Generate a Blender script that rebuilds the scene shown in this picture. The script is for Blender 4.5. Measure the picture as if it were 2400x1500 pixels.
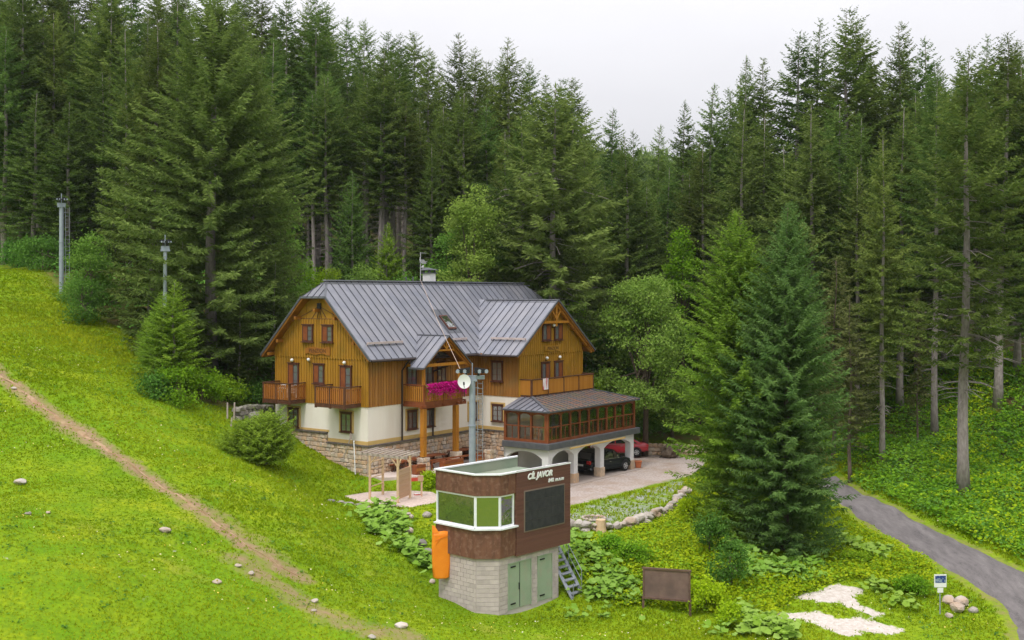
import bpy, bmesh, math, random
import numpy as np
from math import sin, cos, pi, radians, atan2, sqrt
from mathutils import Vector, Matrix

for o in list(bpy.data.objects):
    bpy.data.objects.remove(o)
scene = bpy.context.scene
COL = scene.collection
rng = np.random.default_rng(7)
random.seed(7)

# ------------------------------------------------------------------ camera, light, exposure
CZ, F, HY = 14.5, 2650.0, 690.0          # camera height, focal length and horizon row (2400 px wide picture)
cam_d = bpy.data.cameras.new('camera'); cam = bpy.data.objects.new('camera', cam_d); COL.objects.link(cam)
cam.location = (0, 0, CZ); cam.rotation_euler = (radians(90), 0, 0)
cam_d.sensor_width = 36.0; cam_d.lens = 36.0 * F / 2400.0
cam_d.shift_y = -(750.0 - HY) / 2400.0
cam_d.clip_start = 0.5; cam_d.clip_end = 3000.0
scene.camera = cam

SUN_EL, SUN_AZ = radians(58), radians(205)     # azimuth: compass style, sun behind and left of the camera
world = bpy.data.worlds.new('World'); scene.world = world; world.use_nodes = True
wn = world.node_tree; wn.nodes.clear()
def wnode(t, **k):
    n = wn.nodes.new(t)
    for a, b in k.items(): setattr(n, a, b)
    return n
w_out = wnode('ShaderNodeOutputWorld'); w_bg = wnode('ShaderNodeBackground')
w_sky = wnode('ShaderNodeTexSky', sky_type='NISHITA', sun_disc=False)
w_sky.sun_elevation = SUN_EL; w_sky.sun_rotation = SUN_AZ
w_geo = wnode('ShaderNodeTexCoord'); w_noise = wnode('ShaderNodeTexNoise')
w_noise.inputs['Scale'].default_value = 2.2; w_noise.inputs['Detail'].default_value = 5.0
w_map = wnode('ShaderNodeMapping'); w_map.inputs['Scale'].default_value = (1, 1, 2.2)
w_ramp = wnode('ShaderNodeValToRGB')
w_ramp.color_ramp.elements[0].position = 0.3; w_ramp.color_ramp.elements[0].color = (6.3, 6.22, 6.5, 1)
w_ramp.color_ramp.elements[1].position = 0.7; w_ramp.color_ramp.elements[1].color = (7.3, 7.2, 7.4, 1)
w_sep = wnode('ShaderNodeSeparateXYZ')
w_mr = wnode('ShaderNodeMapRange')              # overcast sky: brighter towards the zenith all the way round
w_mr.inputs['From Min'].default_value = 0.12; w_mr.inputs['From Max'].default_value = 1.0
w_mr.inputs['To Min'].default_value = 1.0; w_mr.inputs['To Max'].default_value = 3.0
w_mul = wnode('ShaderNodeVectorMath', operation='SCALE')
w_mix = wnode('ShaderNodeMix', data_type='RGBA'); w_mix.inputs['Factor'].default_value = 0.93
L = wn.links.new
L(w_geo.outputs['Generated'], w_map.inputs['Vector']); L(w_map.outputs[0], w_noise.inputs['Vector'])
L(w_noise.outputs['Fac'], w_ramp.inputs['Fac']); L(w_geo.outputs['Generated'], w_sep.inputs[0])
L(w_sep.outputs['Z'], w_mr.inputs['Value']); L(w_ramp.outputs['Color'], w_mul.inputs[0]); L(w_mr.outputs[0], w_mul.inputs['Scale'])
L(w_sky.outputs['Color'], w_mix.inputs['A']); L(w_mul.outputs[0], w_mix.inputs['B'])
L(w_mix.outputs['Result'], w_bg.inputs['Color']); w_bg.inputs['Strength'].default_value = 0.10
L(w_bg.outputs[0], w_out.inputs[0])

sun_d = bpy.data.lights.new('sun', 'SUN'); sun_d.energy = 1.5; sun_d.angle = radians(11); sun_d.color = (1.0, 0.96, 0.9)
sun = bpy.data.objects.new('sun', sun_d); COL.objects.link(sun); sun.location = (-30, 0, 60)
sdir = Vector((sin(SUN_AZ) * cos(SUN_EL), cos(SUN_AZ) * cos(SUN_EL), sin(SUN_EL)))
sun.rotation_euler = sdir.to_track_quat('Z', 'Y').to_euler()
vs = scene.view_settings
vs.view_transform = 'Standard'; vs.look = 'None'; vs.exposure = 0.26; vs.gamma = 1.0; vs.use_curve_mapping = False

# ------------------------------------------------------------------ materials
def nodes(m):
    m.use_nodes = True; nt = m.node_tree; nt.nodes.clear()
    out = nt.nodes.new('ShaderNodeOutputMaterial')
    return nt, out
def N(nt, t, **k):
    n = nt.nodes.new(t)
    for a, b in k.items():
        if a in n.inputs: n.inputs[a].default_value = b
        else: setattr(n, a, b)
    return n
def c4(c): return (c[0], c[1], c[2], 1)
def mixc(nt, fac, a, b, mode='MIX'):
    n = nt.nodes.new('ShaderNodeMix'); n.data_type = 'RGBA'; n.blend_type = mode
    for s, v in (('Factor', fac), ('A', a), ('B', b)):
        if hasattr(v, 'links') or hasattr(v, 'is_linked'): nt.links.new(v, n.inputs[s])
        elif s == 'Factor': n.inputs[s].default_value = v
        else: n.inputs[s].default_value = c4(v)
    return n.outputs['Result']
def noise(nt, scale, detail=4, vec=None, rough=0.55, stretch=None):
    n = N(nt, 'ShaderNodeTexNoise', Scale=scale, Detail=detail, Roughness=rough)
    if vec is None:
        vec = N(nt, 'ShaderNodeNewGeometry').outputs['Position']
    if stretch:
        mp = N(nt, 'ShaderNodeMapping'); mp.inputs['Scale'].default_value = stretch
        nt.links.new(vec, mp.inputs['Vector']); vec = mp.outputs[0]
    nt.links.new(vec, n.inputs['Vector'])
    return n.outputs['Fac']
def ramp(nt, fac, lo, hi):
    n = N(nt, 'ShaderNodeMapRange'); n.inputs['From Min'].default_value = lo; n.inputs['From Max'].default_value = hi
    nt.links.new(fac, n.inputs['Value']); return n.outputs[0]
def attr(nt, name):
    n = nt.nodes.new('ShaderNodeAttribute'); n.attribute_name = name; return n.outputs['Fac']
def obj_rand(nt): return nt.nodes.new('ShaderNodeObjectInfo').outputs['Random']
def bump(nt, h, strength=0.3, dist=0.02):
    b = N(nt, 'ShaderNodeBump', Strength=strength, Distance=dist); nt.links.new(h, b.inputs['Height']); return b.outputs[0]

def M(name, c1, c2=None, scale=3.0, rough=0.7, metal=0.0, bmp=0.0, bscale=None, lo=0.35, hi=0.65, use_attr=False, use_rand=0.0,
      stretch=None, c3=None, spec=0.3, coord=None, stain=None):
    m = bpy.data.materials.new(name); nt, out = nodes(m)
    p = N(nt, 'ShaderNodeBsdfPrincipled', Roughness=rough, Metallic=metal)
    p.inputs['Specular IOR Level'].default_value = spec
    col = None
    if c2 is not None:
        if use_attr: fac = attr(nt, 'tint')
        elif use_rand >= 2: fac = obj_rand(nt)
        else:
            fac = ramp(nt, noise(nt, scale, stretch=stretch), lo, hi)
        col = mixc(nt, fac, c1, c2)
        if c3 is not None:
            col = mixc(nt, ramp(nt, noise(nt, scale * 0.37, 3, stretch=stretch), 0.45, 0.75), col, c3)
        if use_rand and use_rand < 2:
            hsv = N(nt, 'ShaderNodeHueSaturation')
            mr = N(nt, 'ShaderNodeMapRange'); mr.inputs['To Min'].default_value = 1 - use_rand; mr.inputs['To Max'].default_value = 1 + use_rand
            nt.links.new(obj_rand(nt), mr.inputs['Value']); nt.links.new(mr.outputs[0], hsv.inputs['Value'])
            nt.links.new(col, hsv.inputs['Color']); col = hsv.outputs[0]
        if stain:
            col = mixc(nt, ramp(nt, noise(nt, stain[1], 5), 0.5, 0.8), col, stain[0])
        nt.links.new(col, p.inputs['Base Color'])
    else:
        p.inputs['Base Color'].default_value = c4(c1)
    if bmp:
        nt.links.new(bump(nt, noise(nt, bscale or scale * 4, 5), bmp, 0.03), p.inputs['Normal'])
    nt.links.new(p.outputs[0], out.inputs[0]); return m

def foliage(name, c1, c2, rv=0.25, hue=0.02, transl=0.35):
    m = bpy.data.materials.new(name); nt, out = nodes(m)
    col = mixc(nt, attr(nt, 'tint'), c1, c2)
    hsv = N(nt, 'ShaderNodeHueSaturation')
    r = obj_rand(nt)
    mr = N(nt, 'ShaderNodeMapRange'); mr.inputs['To Min'].default_value = 1 - rv; mr.inputs['To Max'].default_value = 1 + rv
    nt.links.new(r, mr.inputs['Value']); nt.links.new(mr.outputs[0], hsv.inputs['Value'])
    mu = N(nt, 'ShaderNodeMath', operation='MULTIPLY'); mu.inputs[1].default_value = 7.31
    fr = N(nt, 'ShaderNodeMath', operation='FRACT'); nt.links.new(r, mu.inputs[0]); nt.links.new(mu.outputs[0], fr.inputs[0])
    mh = N(nt, 'ShaderNodeMapRange'); mh.inputs['To Min'].default_value = 0.5 - hue; mh.inputs['To Max'].default_value = 0.5 + hue
    nt.links.new(fr.outputs[0], mh.inputs['Value']); nt.links.new(mh.outputs[0], hsv.inputs['Hue'])
    nt.links.new(col, hsv.inputs['Color'])
    d = N(nt, 'ShaderNodeBsdfDiffuse'); t = N(nt, 'ShaderNodeBsdfTranslucent')
    nt.links.new(hsv.outputs[0], d.inputs['Color']); nt.links.new(hsv.outputs[0], t.inputs['Color'])
    mx = N(nt, 'ShaderNodeMixShader', Fac=transl)
    nt.links.new(d.outputs[0], mx.inputs[1]); nt.links.new(t.outputs[0], mx.inputs[2])
    nt.links.new(mx.outputs[0], out.inputs[0]); return m

def glass(name, tint=(0.9, 0.95, 0.95), refl=0.25, dark=None, wavy=0.0):
    m = bpy.data.materials.new(name); nt, out = nodes(m)
    g = N(nt, 'ShaderNodeBsdfGlossy', Roughness=0.02); g.inputs['Color'].default_value = (0.95, 0.97, 1, 1)
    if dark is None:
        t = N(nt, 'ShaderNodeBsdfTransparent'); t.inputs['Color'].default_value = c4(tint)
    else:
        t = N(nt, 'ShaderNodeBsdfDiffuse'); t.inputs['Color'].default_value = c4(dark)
    if wavy: nt.links.new(bump(nt, noise(nt, 1.6, 3), wavy, 0.05), g.inputs['Normal'])
    f = N(nt, 'ShaderNodeLayerWeight', Blend=0.3)
    mr = N(nt, 'ShaderNodeMapRange'); mr.inputs['To Min'].default_value = refl; mr.inputs['To Max'].default_value = 0.9
    nt.links.new(f.outputs['Fresnel'], mr.inputs['Value'])
    mx = N(nt, 'ShaderNodeMixShader'); nt.links.new(mr.outputs[0], mx.inputs[0])
    nt.links.new(t.outputs[0], mx.inputs[1]); nt.links.new(g.outputs[0], mx.inputs[2])
    nt.links.new(mx.outputs[0], out.inputs[0]); return m

MT = {}
MT['siding'] = M('honey_siding', (0.275, 0.132, 0.010), (0.455, 0.228, 0.022), use_attr=True, rough=0.6, stain=((0.20, 0.12, 0.012), 0.8), bmp=0.1, bscale=30)
MT['siding_brown'] = M('brown_siding', (0.21, 0.085, 0.014), (0.47, 0.215, 0.050), use_attr=True, rough=0.6, stain=((0.26, 0.15, 0.05), 0.9), bmp=0.1, bscale=30)
MT['soffit'] = M('soffit_wood', (0.34, 0.135, 0.018), (0.24, 0.09, 0.012), scale=2, rough=0.6)
MT['post_wood'] = M('yellow_post_wood', (0.46, 0.20, 0.02), (0.36, 0.14, 0.015), scale=2, rough=0.55, stretch=(4, 4, .5))
MT['dark_wood'] = M('dark_brown_wood', (0.075, 0.032, 0.018), (0.12, 0.05, 0.026), scale=3, rough=0.55)
MT['slat_wood'] = M('orange_slat_wood', (0.32, 0.11, 0.020), (0.40, 0.155, 0.035), use_rand=2, rough=0.55)
MT['slat_honey'] = M('honey_slat_wood', (0.38, 0.155, 0.02), (0.46, 0.20, 0.03), use_rand=2, rough=0.55)
MT['red_wood'] = M('red_brown_wood', (0.25, 0.075, 0.024), (0.19, 0.055, 0.02), scale=3, rough=0.5)
MT['plaster'] = M('cream_plaster', (0.80, 0.74, 0.65), (0.84, 0.79, 0.71), scale=1.1, rough=0.85, bmp=0.06, bscale=20, c3=(0.70, 0.635, 0.53), stretch=(1.6, 1.6, .3))
MT['yellow_trim'] = M('yellow_plaster_trim', (0.62, 0.42, 0.15), (0.56, 0.38, 0.14), scale=2, rough=0.85)
MT['white_plaster'] = M('white_plaster', (0.72, 0.71, 0.71), (0.64, 0.63, 0.64), scale=1.3, rough=0.85, bmp=0.05, bscale=20)
MT['roof'] = M('grey_sheet_metal', (0.175, 0.182, 0.218), (0.225, 0.228, 0.258), scale=1.2, rough=0.5, metal=0.25, use_rand=0.12, spec=0.45, c3=(0.245, 0.240, 0.262))
MT['roof_seam'] = M('seam_metal', (0.105, 0.108, 0.128), rough=0.5, metal=0.3)
MT['roof_edge'] = M('edge_metal', (0.10, 0.105, 0.12), (0.13, 0.135, 0.15), rough=0.5, metal=0.3)
MT['roof_mossy'] = M('rusty_mossy_sheet', (0.11, 0.10, 0.095), (0.22, 0.105, 0.055), scale=2.2, rough=0.7, lo=0.42, hi=0.6, c3=(0.13, 0.115, 0.06), stretch=(1, 1, 1))
MT['guard'] = M('snow_guard_metal', (0.46, 0.37, 0.36), (0.54, 0.45, 0.43), rough=0.5)
MT['gutter'] = M('gutter_metal', (0.055, 0.04, 0.036), rough=0.5, metal=0.3)
MT['win_frame'] = M('brown_window_frame', (0.085, 0.032, 0.022), (0.11, 0.042, 0.028), rough=0.45)
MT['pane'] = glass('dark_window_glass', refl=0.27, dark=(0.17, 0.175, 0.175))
MT['curtain'] = M('white_net_curtain', (0.50, 0.50, 0.50), (0.38, 0.38, 0.40), scale=6, stretch=(6, 6, .4), rough=0.9)
MT['clear'] = glass('clear_glass', tint=(0.98, 0.99, 0.985), refl=0.05)
MT['mirror'] = glass('mirror_glass', refl=0.36, wavy=0.25, dark=(0.03, 0.035, 0.03))
m = bpy.data.materials.new('sandstone'); nt, out = nodes(m)
cr = nt.nodes.new('ShaderNodeValToRGB'); el = cr.color_ramp.elements
el[0].position = 0.0; el[0].color = (0.46, 0.33, 0.22, 1); el[1].position = 1.0; el[1].color = (0.56, 0.47, 0.36, 1)
for q_, c_ in ((0.15, (0.58, 0.36, 0.20)), (0.32, (0.64, 0.54, 0.42)), (0.5, (0.42, 0.38, 0.34)), (0.66, (0.60, 0.44, 0.30)), (0.84, (0.46, 0.32, 0.20))):
    e_ = el.new(q_); e_.color = c4(c_)
ad_ = N(nt, 'ShaderNodeMath', operation='ADD'); fr_ = N(nt, 'ShaderNodeMath', operation='FRACT'); nt.links.new(obj_rand(nt), ad_.inputs[0]); nt.links.new(attr(nt, 'tint'), ad_.inputs[1]); nt.links.new(ad_.outputs[0], fr_.inputs[0]); nt.links.new(fr_.outputs[0], cr.inputs[0])
col = mixc(nt, ramp(nt, noise(nt, 5.0, 5), 0.4, 0.7), cr.outputs[0], (0.42, 0.33, 0.25))
p = N(nt, 'ShaderNodeBsdfPrincipled', Roughness=0.88); nt.links.new(col, p.inputs['Base Color']); nt.links.new(bump(nt, noise(nt, 12, 5), 0.5, 0.03), p.inputs['Normal']); nt.links.new(p.outputs[0], out.inputs[0]); MT['stone'] = m
MT['mortar'] = M('mortar', (0.54, 0.47, 0.38), (0.44, 0.38, 0.30), scale=5, rough=0.9, bmp=0.3)
MT['slate'] = M('dark_cap_stone', (0.10, 0.085, 0.075), (0.15, 0.13, 0.11), scale=4, rough=0.8)
MT['rock'] = M('pale_rock', (0.34, 0.30, 0.26), (0.46, 0.42, 0.38), scale=2.0, rough=0.85, bmp=0.5, bscale=8, use_rand=0.2, c3=(0.42, 0.28, 0.18))
MT['rock_dark'] = M('grey_rock', (0.20, 0.19, 0.165), (0.30, 0.27, 0.24), scale=2.0, rough=0.9, bmp=0.5, bscale=8, use_rand=0.2, c3=(0.15, 0.17, 0.08))
MT['block'] = M('concrete_block', (0.44, 0.375, 0.36), (0.50, 0.43, 0.41), scale=3, rough=0.9, bmp=0.25, bscale=25, use_rand=0.1)
MT['joint'] = M('block_joint', (0.50, 0.45, 0.42), rough=0.95)
MT['clad'] = M('brown_ply_cladding', (0.115, 0.05, 0.033), (0.175, 0.078, 0.05), scale=2.2, rough=0.6, stretch=(2, 2, .5), stain=((0.26, 0.15, 0.11), 5.0), bmp=0.1)
MT['clad_strip'] = M('brown_strip_cladding', (0.118, 0.052, 0.040), (0.15, 0.066, 0.05), use_rand=2, rough=0.6)
MT['white_paint'] = M('white_metal_paint', (0.78, 0.79, 0.81), (0.70, 0.71, 0.73), scale=3, rough=0.4)
MT['roof_green'] = M('green_roof_membrane', (0.20, 0.255, 0.185), (0.26, 0.30, 0.23), scale=0.9, rough=0.9, c3=(0.28, 0.29, 0.22), bmp=0.05)
MT['door_green'] = M('green_steel_door', (0.27, 0.345, 0.24), (0.31, 0.375, 0.27), scale=1.5, rough=0.5, stain=((0.33, 0.33, 0.25), 2.5))
MT['black'] = M('black_metal', (0.018, 0.018, 0.02), rough=0.5)
MT['screen'] = M('score_screen', (0.030, 0.029, 0.034), (0.045, 0.043, 0.048), scale=4, rough=0.55)
MT['screen_frame'] = M('screen_frame', (0.20, 0.15, 0.12), rough=0.6)
MT['orange'] = M('orange_tarpaulin', (0.80, 0.22, 0.012), (0.86, 0.27, 0.02), scale=2, rough=0.5, bmp=0.25, bscale=3)
MT['steel'] = M('galvanised_steel', (0.30, 0.34, 0.40), (0.36, 0.40, 0.46), scale=3, rough=0.4, metal=0.25)
MT['grey_steel'] = M('grey_grating', (0.26, 0.28, 0.32), (0.32, 0.34, 0.38), scale=5, rough=0.5, metal=0.3)
MT['board'] = M('brown_board', (0.16, 0.10, 0.085), (0.225, 0.145, 0.12), scale=2.5, rough=0.8, c3=(0.12, 0.08, 0.07), bmp=0.15)
MT['board_frame'] = M('board_frame_wood', (0.10, 0.062, 0.045), (0.15, 0.09, 0.065), scale=4, rough=0.7)
MT['pale_wood'] = M('pale_timber', (0.58, 0.40, 0.24), (0.66, 0.48, 0.30), scale=4, rough=0.7)
MT['plank'] = M('pink_plank', (0.52, 0.32, 0.20), (0.60, 0.40, 0.28), use_rand=2, rough=0.7)
MT['grey_wood'] = M('weathered_timber', (0.40, 0.33, 0.29), (0.50, 0.42, 0.36), scale=4, rough=0.8)
MT['red'] = M('red_plastic', (0.62, 0.09, 0.06), rough=0.4)
MT['red_car'] = M('red_car_paint', (0.34, 0.018, 0.028), rough=0.25, spec=0.6)
MT['black_car'] = M('black_car_paint', (0.012, 0.014, 0.015), rough=0.22, spec=0.6)
MT['tyre'] = M('tyre_rubber', (0.014, 0.014, 0.015), rough=0.9)
MT['rim'] = M('alloy_rim', (0.42, 0.43, 0.45), rough=0.35, metal=0.6)
MT['car_glass'] = glass('car_glass', refl=0.2, dark=(0.012, 0.014, 0.016))
MT['lamp_red'] = M('tail_light_red', (0.45, 0.02, 0.02), rough=0.25, spec=0.6)
MT['lamp_clear'] = M('headlight_clear', (0.65, 0.66, 0.68), rough=0.2, spec=0.6)
MT['chrome'] = M('chrome', (0.6, 0.6, 0.62), rough=0.2, metal=0.9)
MT['white'] = M('white_plastic', (0.80, 0.80, 0.80), rough=0.4)
MT['teal'] = M('teal_cloth', (0.10, 0.26, 0.25), rough=0.9)
MT['terracotta'] = M('terracotta', (0.42, 0.13, 0.055), rough=0.8)
MT['blue'] = M('blue_tarpaulin', (0.025, 0.03, 0.13), rough=0.6)
MT['towel'] = M('red_white_towel', (0.75, 0.72, 0.72), (0.55, 0.12, 0.13), scale=9, stretch=(1, 1, .05), lo=.5, hi=.52, rough=0.9)
MT['petunia'] = foliage('magenta_petunia', (0.52, 0.012, 0.20), (0.72, 0.03, 0.36), rv=0.05, hue=0.01, transl=0.2)
MT['bark'] = M('spruce_bark', (0.22, 0.185, 0.175), (0.33, 0.29, 0.275), scale=3, rough=0.9, stretch=(3, 3, 1), bmp=0.4, bscale=8, use_rand=0.2)
MT['bark_brown'] = M('brown_bark', (0.10, 0.075, 0.055), (0.15, 0.115, 0.085), scale=3, rough=0.9, stretch=(3, 3, 1), bmp=0.4, use_rand=0.2)
MT['spruce'] = foliage('spruce_needles', (0.080, 0.142, 0.030), (0.200, 0.272, 0.064), rv=0.28, hue=0.02)
MT['spruce_olive'] = foliage('olive_spruce_needles', (0.098, 0.154, 0.036), (0.215, 0.282, 0.072), rv=0.12, hue=0.012)
MT['spruce_bright'] = foliage('young_spruce_needles', (0.125, 0.220, 0.024), (0.260, 0.370, 0.050), rv=0.12, hue=0.01)
MT['spruce_blue'] = foliage('bluish_spruce_needles', (0.085, 0.165, 0.044), (0.185, 0.285, 0.078), rv=0.06, hue=0.005)
MT['spruce_brown'] = foliage('brownish_spruce_needles', (0.105, 0.120, 0.042), (0.19, 0.205, 0.068), rv=0.1, hue=0.01)
MT['spruce_fresh'] = foliage('fresh_spruce_needles', (0.150, 0.260, 0.026), (0.290, 0.420, 0.052), rv=0.06, hue=0.01)
MT['leaf'] = foliage('light_leaves', (0.17, 0.295, 0.045), (0.31, 0.435, 0.090), rv=0.12, hue=0.015, transl=0.4)
MT['leaf_bright'] = foliage('bright_leaves', (0.16, 0.32, 0.016), (0.29, 0.46, 0.036), rv=0.15, hue=0.015, transl=0.4)
MT['leaf_dark'] = foliage('dark_leaves', (0.085, 0.200, 0.030), (0.170, 0.325, 0.055), rv=0.2, hue=0.015, transl=0.35)
MT['leaf_yellow'] = foliage('yellow_green_leaves', (0.31, 0.46, 0.010), (0.48, 0.62, 0.028), rv=0.1, hue=0.01, transl=0.4)
MT['butterbur'] = foliage('broad_leaves', (0.18, 0.33, 0.03), (0.30, 0.46, 0.10), rv=0.05, hue=0.01, transl=0.3)
MT['grass'] = foliage('grass_blades', (0.168, 0.275, 0.006), (0.355, 0.405, 0.016), rv=0.0, hue=0.0, transl=0.3)
MT['twig'] = M('dead_twig', (0.17, 0.145, 0.125), (0.22, 0.19, 0.17), scale=3, rough=0.9)

# ------------------------------------------------------------------ mesh builder and object helpers
class MB:
    def __init__(s): s.v = []; s.f = []; s.t = []; s.st = []
    def add(s, vs, fs, t=0.5):
        b = len(s.v); s.st.append((b, len(s.f))); s.v += [tuple(p) for p in vs]; s.t += [t] * len(vs)
        s.f += [tuple(b + i for i in f) for f in fs]
    def box(s, x0, x1, y0, y1, z0, z1, t=0.5):
        if x0 > x1: x0, x1 = x1, x0
        if y0 > y1: y0, y1 = y1, y0
        if z0 > z1: z0, z1 = z1, z0
        s.add([(x0, y0, z0), (x1, y0, z0), (x1, y1, z0), (x0, y1, z0), (x0, y0, z1), (x1, y0, z1), (x1, y1, z1), (x0, y1, z1)],
              [(0, 3, 2, 1), (4, 5, 6, 7), (0, 1, 5, 4), (1, 2, 6, 5), (2, 3, 7, 6), (3, 0, 4, 7)], t)
    def hexa(s, b, tp, t=0.5):            # four bottom points, four top points
        s.add(list(b) + list(tp), [(0, 3, 2, 1), (4, 5, 6, 7), (0, 1, 5, 4), (1, 2, 6, 5), (2, 3, 7, 6), (3, 0, 4, 7)], t)
    def bar(s, a, b, w, h=None, t=0.5, up=(0, 0, 1)):
        a = Vector(a); b = Vector(b); h = h or w
        d = (b - a).normalized(); u = Vector(up)
        if abs(d.dot(u)) > 0.95: u = Vector((1, 0, 0))
        x = d.cross(u).normalized() * (w / 2); y = x.cross(d).normalized() * (h / 2)
        s.hexa([a - x - y, a + x - y, a + x + y, a - x + y], [b - x - y, b + x - y, b + x + y, b - x + y], t)
    def tube(s, pts, r, n=8, t=0.5, cap=True):
        pts = [Vector(p) for p in pts]; rs = r if isinstance(r, (list, tuple)) else [r] * len(pts)
        vs = []; fs = []
        for i, p in enumerate(pts):
            d = (pts[min(i + 1, len(pts) - 1)] - pts[max(i - 1, 0)]).normalized()
            u = Vector((1, 0, 0)) if abs(d.z) > 0.7 else Vector((0, 0, 1))
            x = d.cross(u).normalized(); y = x.cross(d)
            for k in range(n):
                a = 2 * pi * k / n; vs.append(p + (x * cos(a) + y * sin(a)) * rs[i])
        for i in range(len(pts) - 1):
            for k in range(n):
                k2 = (k + 1) % n
                fs.append((i * n + k, (i + 1) * n + k, (i + 1) * n + k2, i * n + k2))
        if cap:
            fs.append(tuple(range(n))); fs.append(tuple((len(pts) - 1) * n + k for k in range(n - 1, -1, -1)))
        s.add(vs, fs, t)
    def prism(s, poly, ext, t=0.5):       # 3D polygon extruded along a vector
        e = Vector(ext); n = len(poly); p = [Vector(q) for q in poly]
        s.add(p + [q + e for q in p], [tuple(range(n - 1, -1, -1)), tuple(range(n, 2 * n))] +
              [(i, (i + 1) % n, n + (i + 1) % n, n + i) for i in range(n)], t)
    def objs(s, name, mat, parent=None, **kw):   # every added primitive as an object of its own
        for i, (b, f0) in enumerate(s.st):
            e, f1 = s.st[i + 1] if i + 1 < len(s.st) else (len(s.v), len(s.f))
            m_ = MB(); m_.add(s.v[b:e], [tuple(k - b for k in f) for f in s.f[f0:f1]]); m_.obj(name, mat, parent, **kw)
    def mesh(s, name, fix=True):
        me = bpy.data.meshes.new(name); me.from_pydata(s.v, [], s.f)
        a = me.attributes.new('tint', 'FLOAT', 'POINT'); a.data.foreach_set('value', s.t)
        if fix:
            bm = bmesh.new(); bm.from_mesh(me); bmesh.ops.recalc_face_normals(bm, faces=bm.faces); bm.to_mesh(me); bm.free()
        me.update(); return me
    def obj(s, name, mat, parent=None, smooth=False, bevel=0.0, **kw):
        me = s.mesh(name); return link(name, me, mat, parent, smooth, bevel, **kw)

def link(name, me, mat=None, parent=None, smooth=False, bevel=0.0, loc=None, rot=None, scale=None):
    if mat is not None and len(me.materials) == 0: me.materials.append(mat)
    o = bpy.data.objects.new(name, me); COL.objects.link(o)
    if parent is not None: o.parent = parent
    if smooth: me.polygons.foreach_set('use_smooth', [True] * len(me.polygons))
    if bevel:
        b = o.modifiers.new('bevel', 'BEVEL'); b.width = bevel; b.segments = 2; b.limit_method = 'ANGLE'
    if loc is not None: o.location = loc
    if rot is not None: o.rotation_euler = (0, 0, rot) if not hasattr(rot, '__len__') else rot
    if scale is not None: o.scale = scale
    return o
def tag(o, label=None, cat=None, group=None, kind=None):
    if label: o['label'] = label
    if cat: o['category'] = cat
    if group: o['group'] = group
    if kind: o['kind'] = kind
    return o
def empty(name, loc=(0, 0, 0), rz=0.0, label=None, cat=None, group=None, scale=None):
    o = bpy.data.objects.new(name, None); COL.objects.link(o); o.empty_display_size = 0.3
    o.location = loc; o.rotation_euler = (0, 0, rz)
    if scale is not None: o.scale = scale
    return tag(o, label, cat, group)
def copy_tree(o, parent=None):
    c = o.copy(); COL.objects.link(c)
    if parent is not None: c.parent = parent
    for ch in [q for q in bpy.data.objects if q.parent == o]: copy_tree(ch, c)
    return c
def quads_mesh(name, V, tint):            # V: (n,4,3) array of separate quads
    n = len(V); me = bpy.data.meshes.new(name)
    me.vertices.add(n * 4); me.vertices.foreach_set('co', V.astype(np.float32).ravel())
    me.loops.add(n * 4); me.loops.foreach_set('vertex_index', np.arange(n * 4, dtype=np.int32))
    me.polygons.add(n); me.polygons.foreach_set('loop_start', np.arange(0, n * 4, 4, dtype=np.int32))
    try: me.polygons.foreach_set('loop_total', np.full(n, 4, dtype=np.int32))
    except Exception: pass
    me.update(calc_edges=True); me.validate()
    a = me.attributes.new('tint', 'FLOAT', 'POINT'); a.data.foreach_set('value', np.repeat(tint, 4).astype(np.float32))
    return me
def px(x, y, d): return ((x - 1200.0) / F * d, d, CZ - (y - HY) / F * d)

# ------------------------------------------------------------------ house frame: u along the ridge, v towards the back
HO = np.array([-8.8, 69.0]); HA = atan2(0.806, 0.592)
UU = np.array([cos(HA), sin(HA)]); VV = np.array([-sin(HA), cos(HA)])
def H(u, v): p = HO + UU * u + VV * v; return float(p[0]), float(p[1])
def HL(x, y): d = np.array([x, y]) - HO; return float(d @ UU), float(d @ VV)

# ------------------------------------------------------------------ terrain
ctrl = [px(*c) for c in [
    (0, 1500, 35.4), (0, 1200, 44.8), (0, 900, 61), (0, 640, 89), (145, 690, 88), (300, 1500, 37.7), (600, 1500, 40.5), (900, 1500, 44),
    (1170, 1445, 50), (1036, 1395, 52), (1320, 1400, 53.5), (1500, 1500, 46.5), (1800, 1500, 47.5), (2100, 1500, 47.5), (2400, 1500, 47.5), (300, 1200, 48.7), (600, 1200, 53.4),
    (590, 1090, 61), (643, 985, 73.8), (767, 1075, 71), (855, 1103, 69.2), (300, 950, 64), (300, 780, 82), (450, 930, 71), (850, 1195, 62),
    (700, 1250, 52.5), (850, 1300, 54), (950, 1400, 49.7), (820, 1150, 66), (1030, 1165, 64.5), (1340, 1238, 60.5), (1450, 1232, 61),
    (1540, 1203, 65), (1590, 1163, 70.5), (1400, 1330, 54.5), (1560, 1440, 51.2), (1700, 1310, 56.5), (1850, 1312, 57), (1950, 1200, 66),
    (1960, 1155, 75), (2100, 1240, 63), (2250, 1330, 55.5), (2390, 1450, 50.5), (2205, 1440, 51), (1980, 1400, 52.2), (1750, 1440, 50.5),
    (2270, 1150, 68), (1540, 1450, 50.8), (1615, 1468, 50.2), (2400, 1250, 60.5), (2400, 1100, 72), (2400, 900, 85), (2340, 955, 84), (2070, 1070, 78), (2190, 1030, 82),
    (2000, 950, 90), (1600, 1050, 88), (1500, 880, 120), (1700, 950, 105), (0, 560, 112), (200, 590, 108), (500, 700, 92), (730, 645, 108), (950, 640, 108),
    (1150, 680, 106), (1300, 720, 106), (1850, 850, 110), (2150, 780, 112), (2400, 720, 112), (-300, 1200, 48), (-300, 700, 90),
]]
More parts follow.
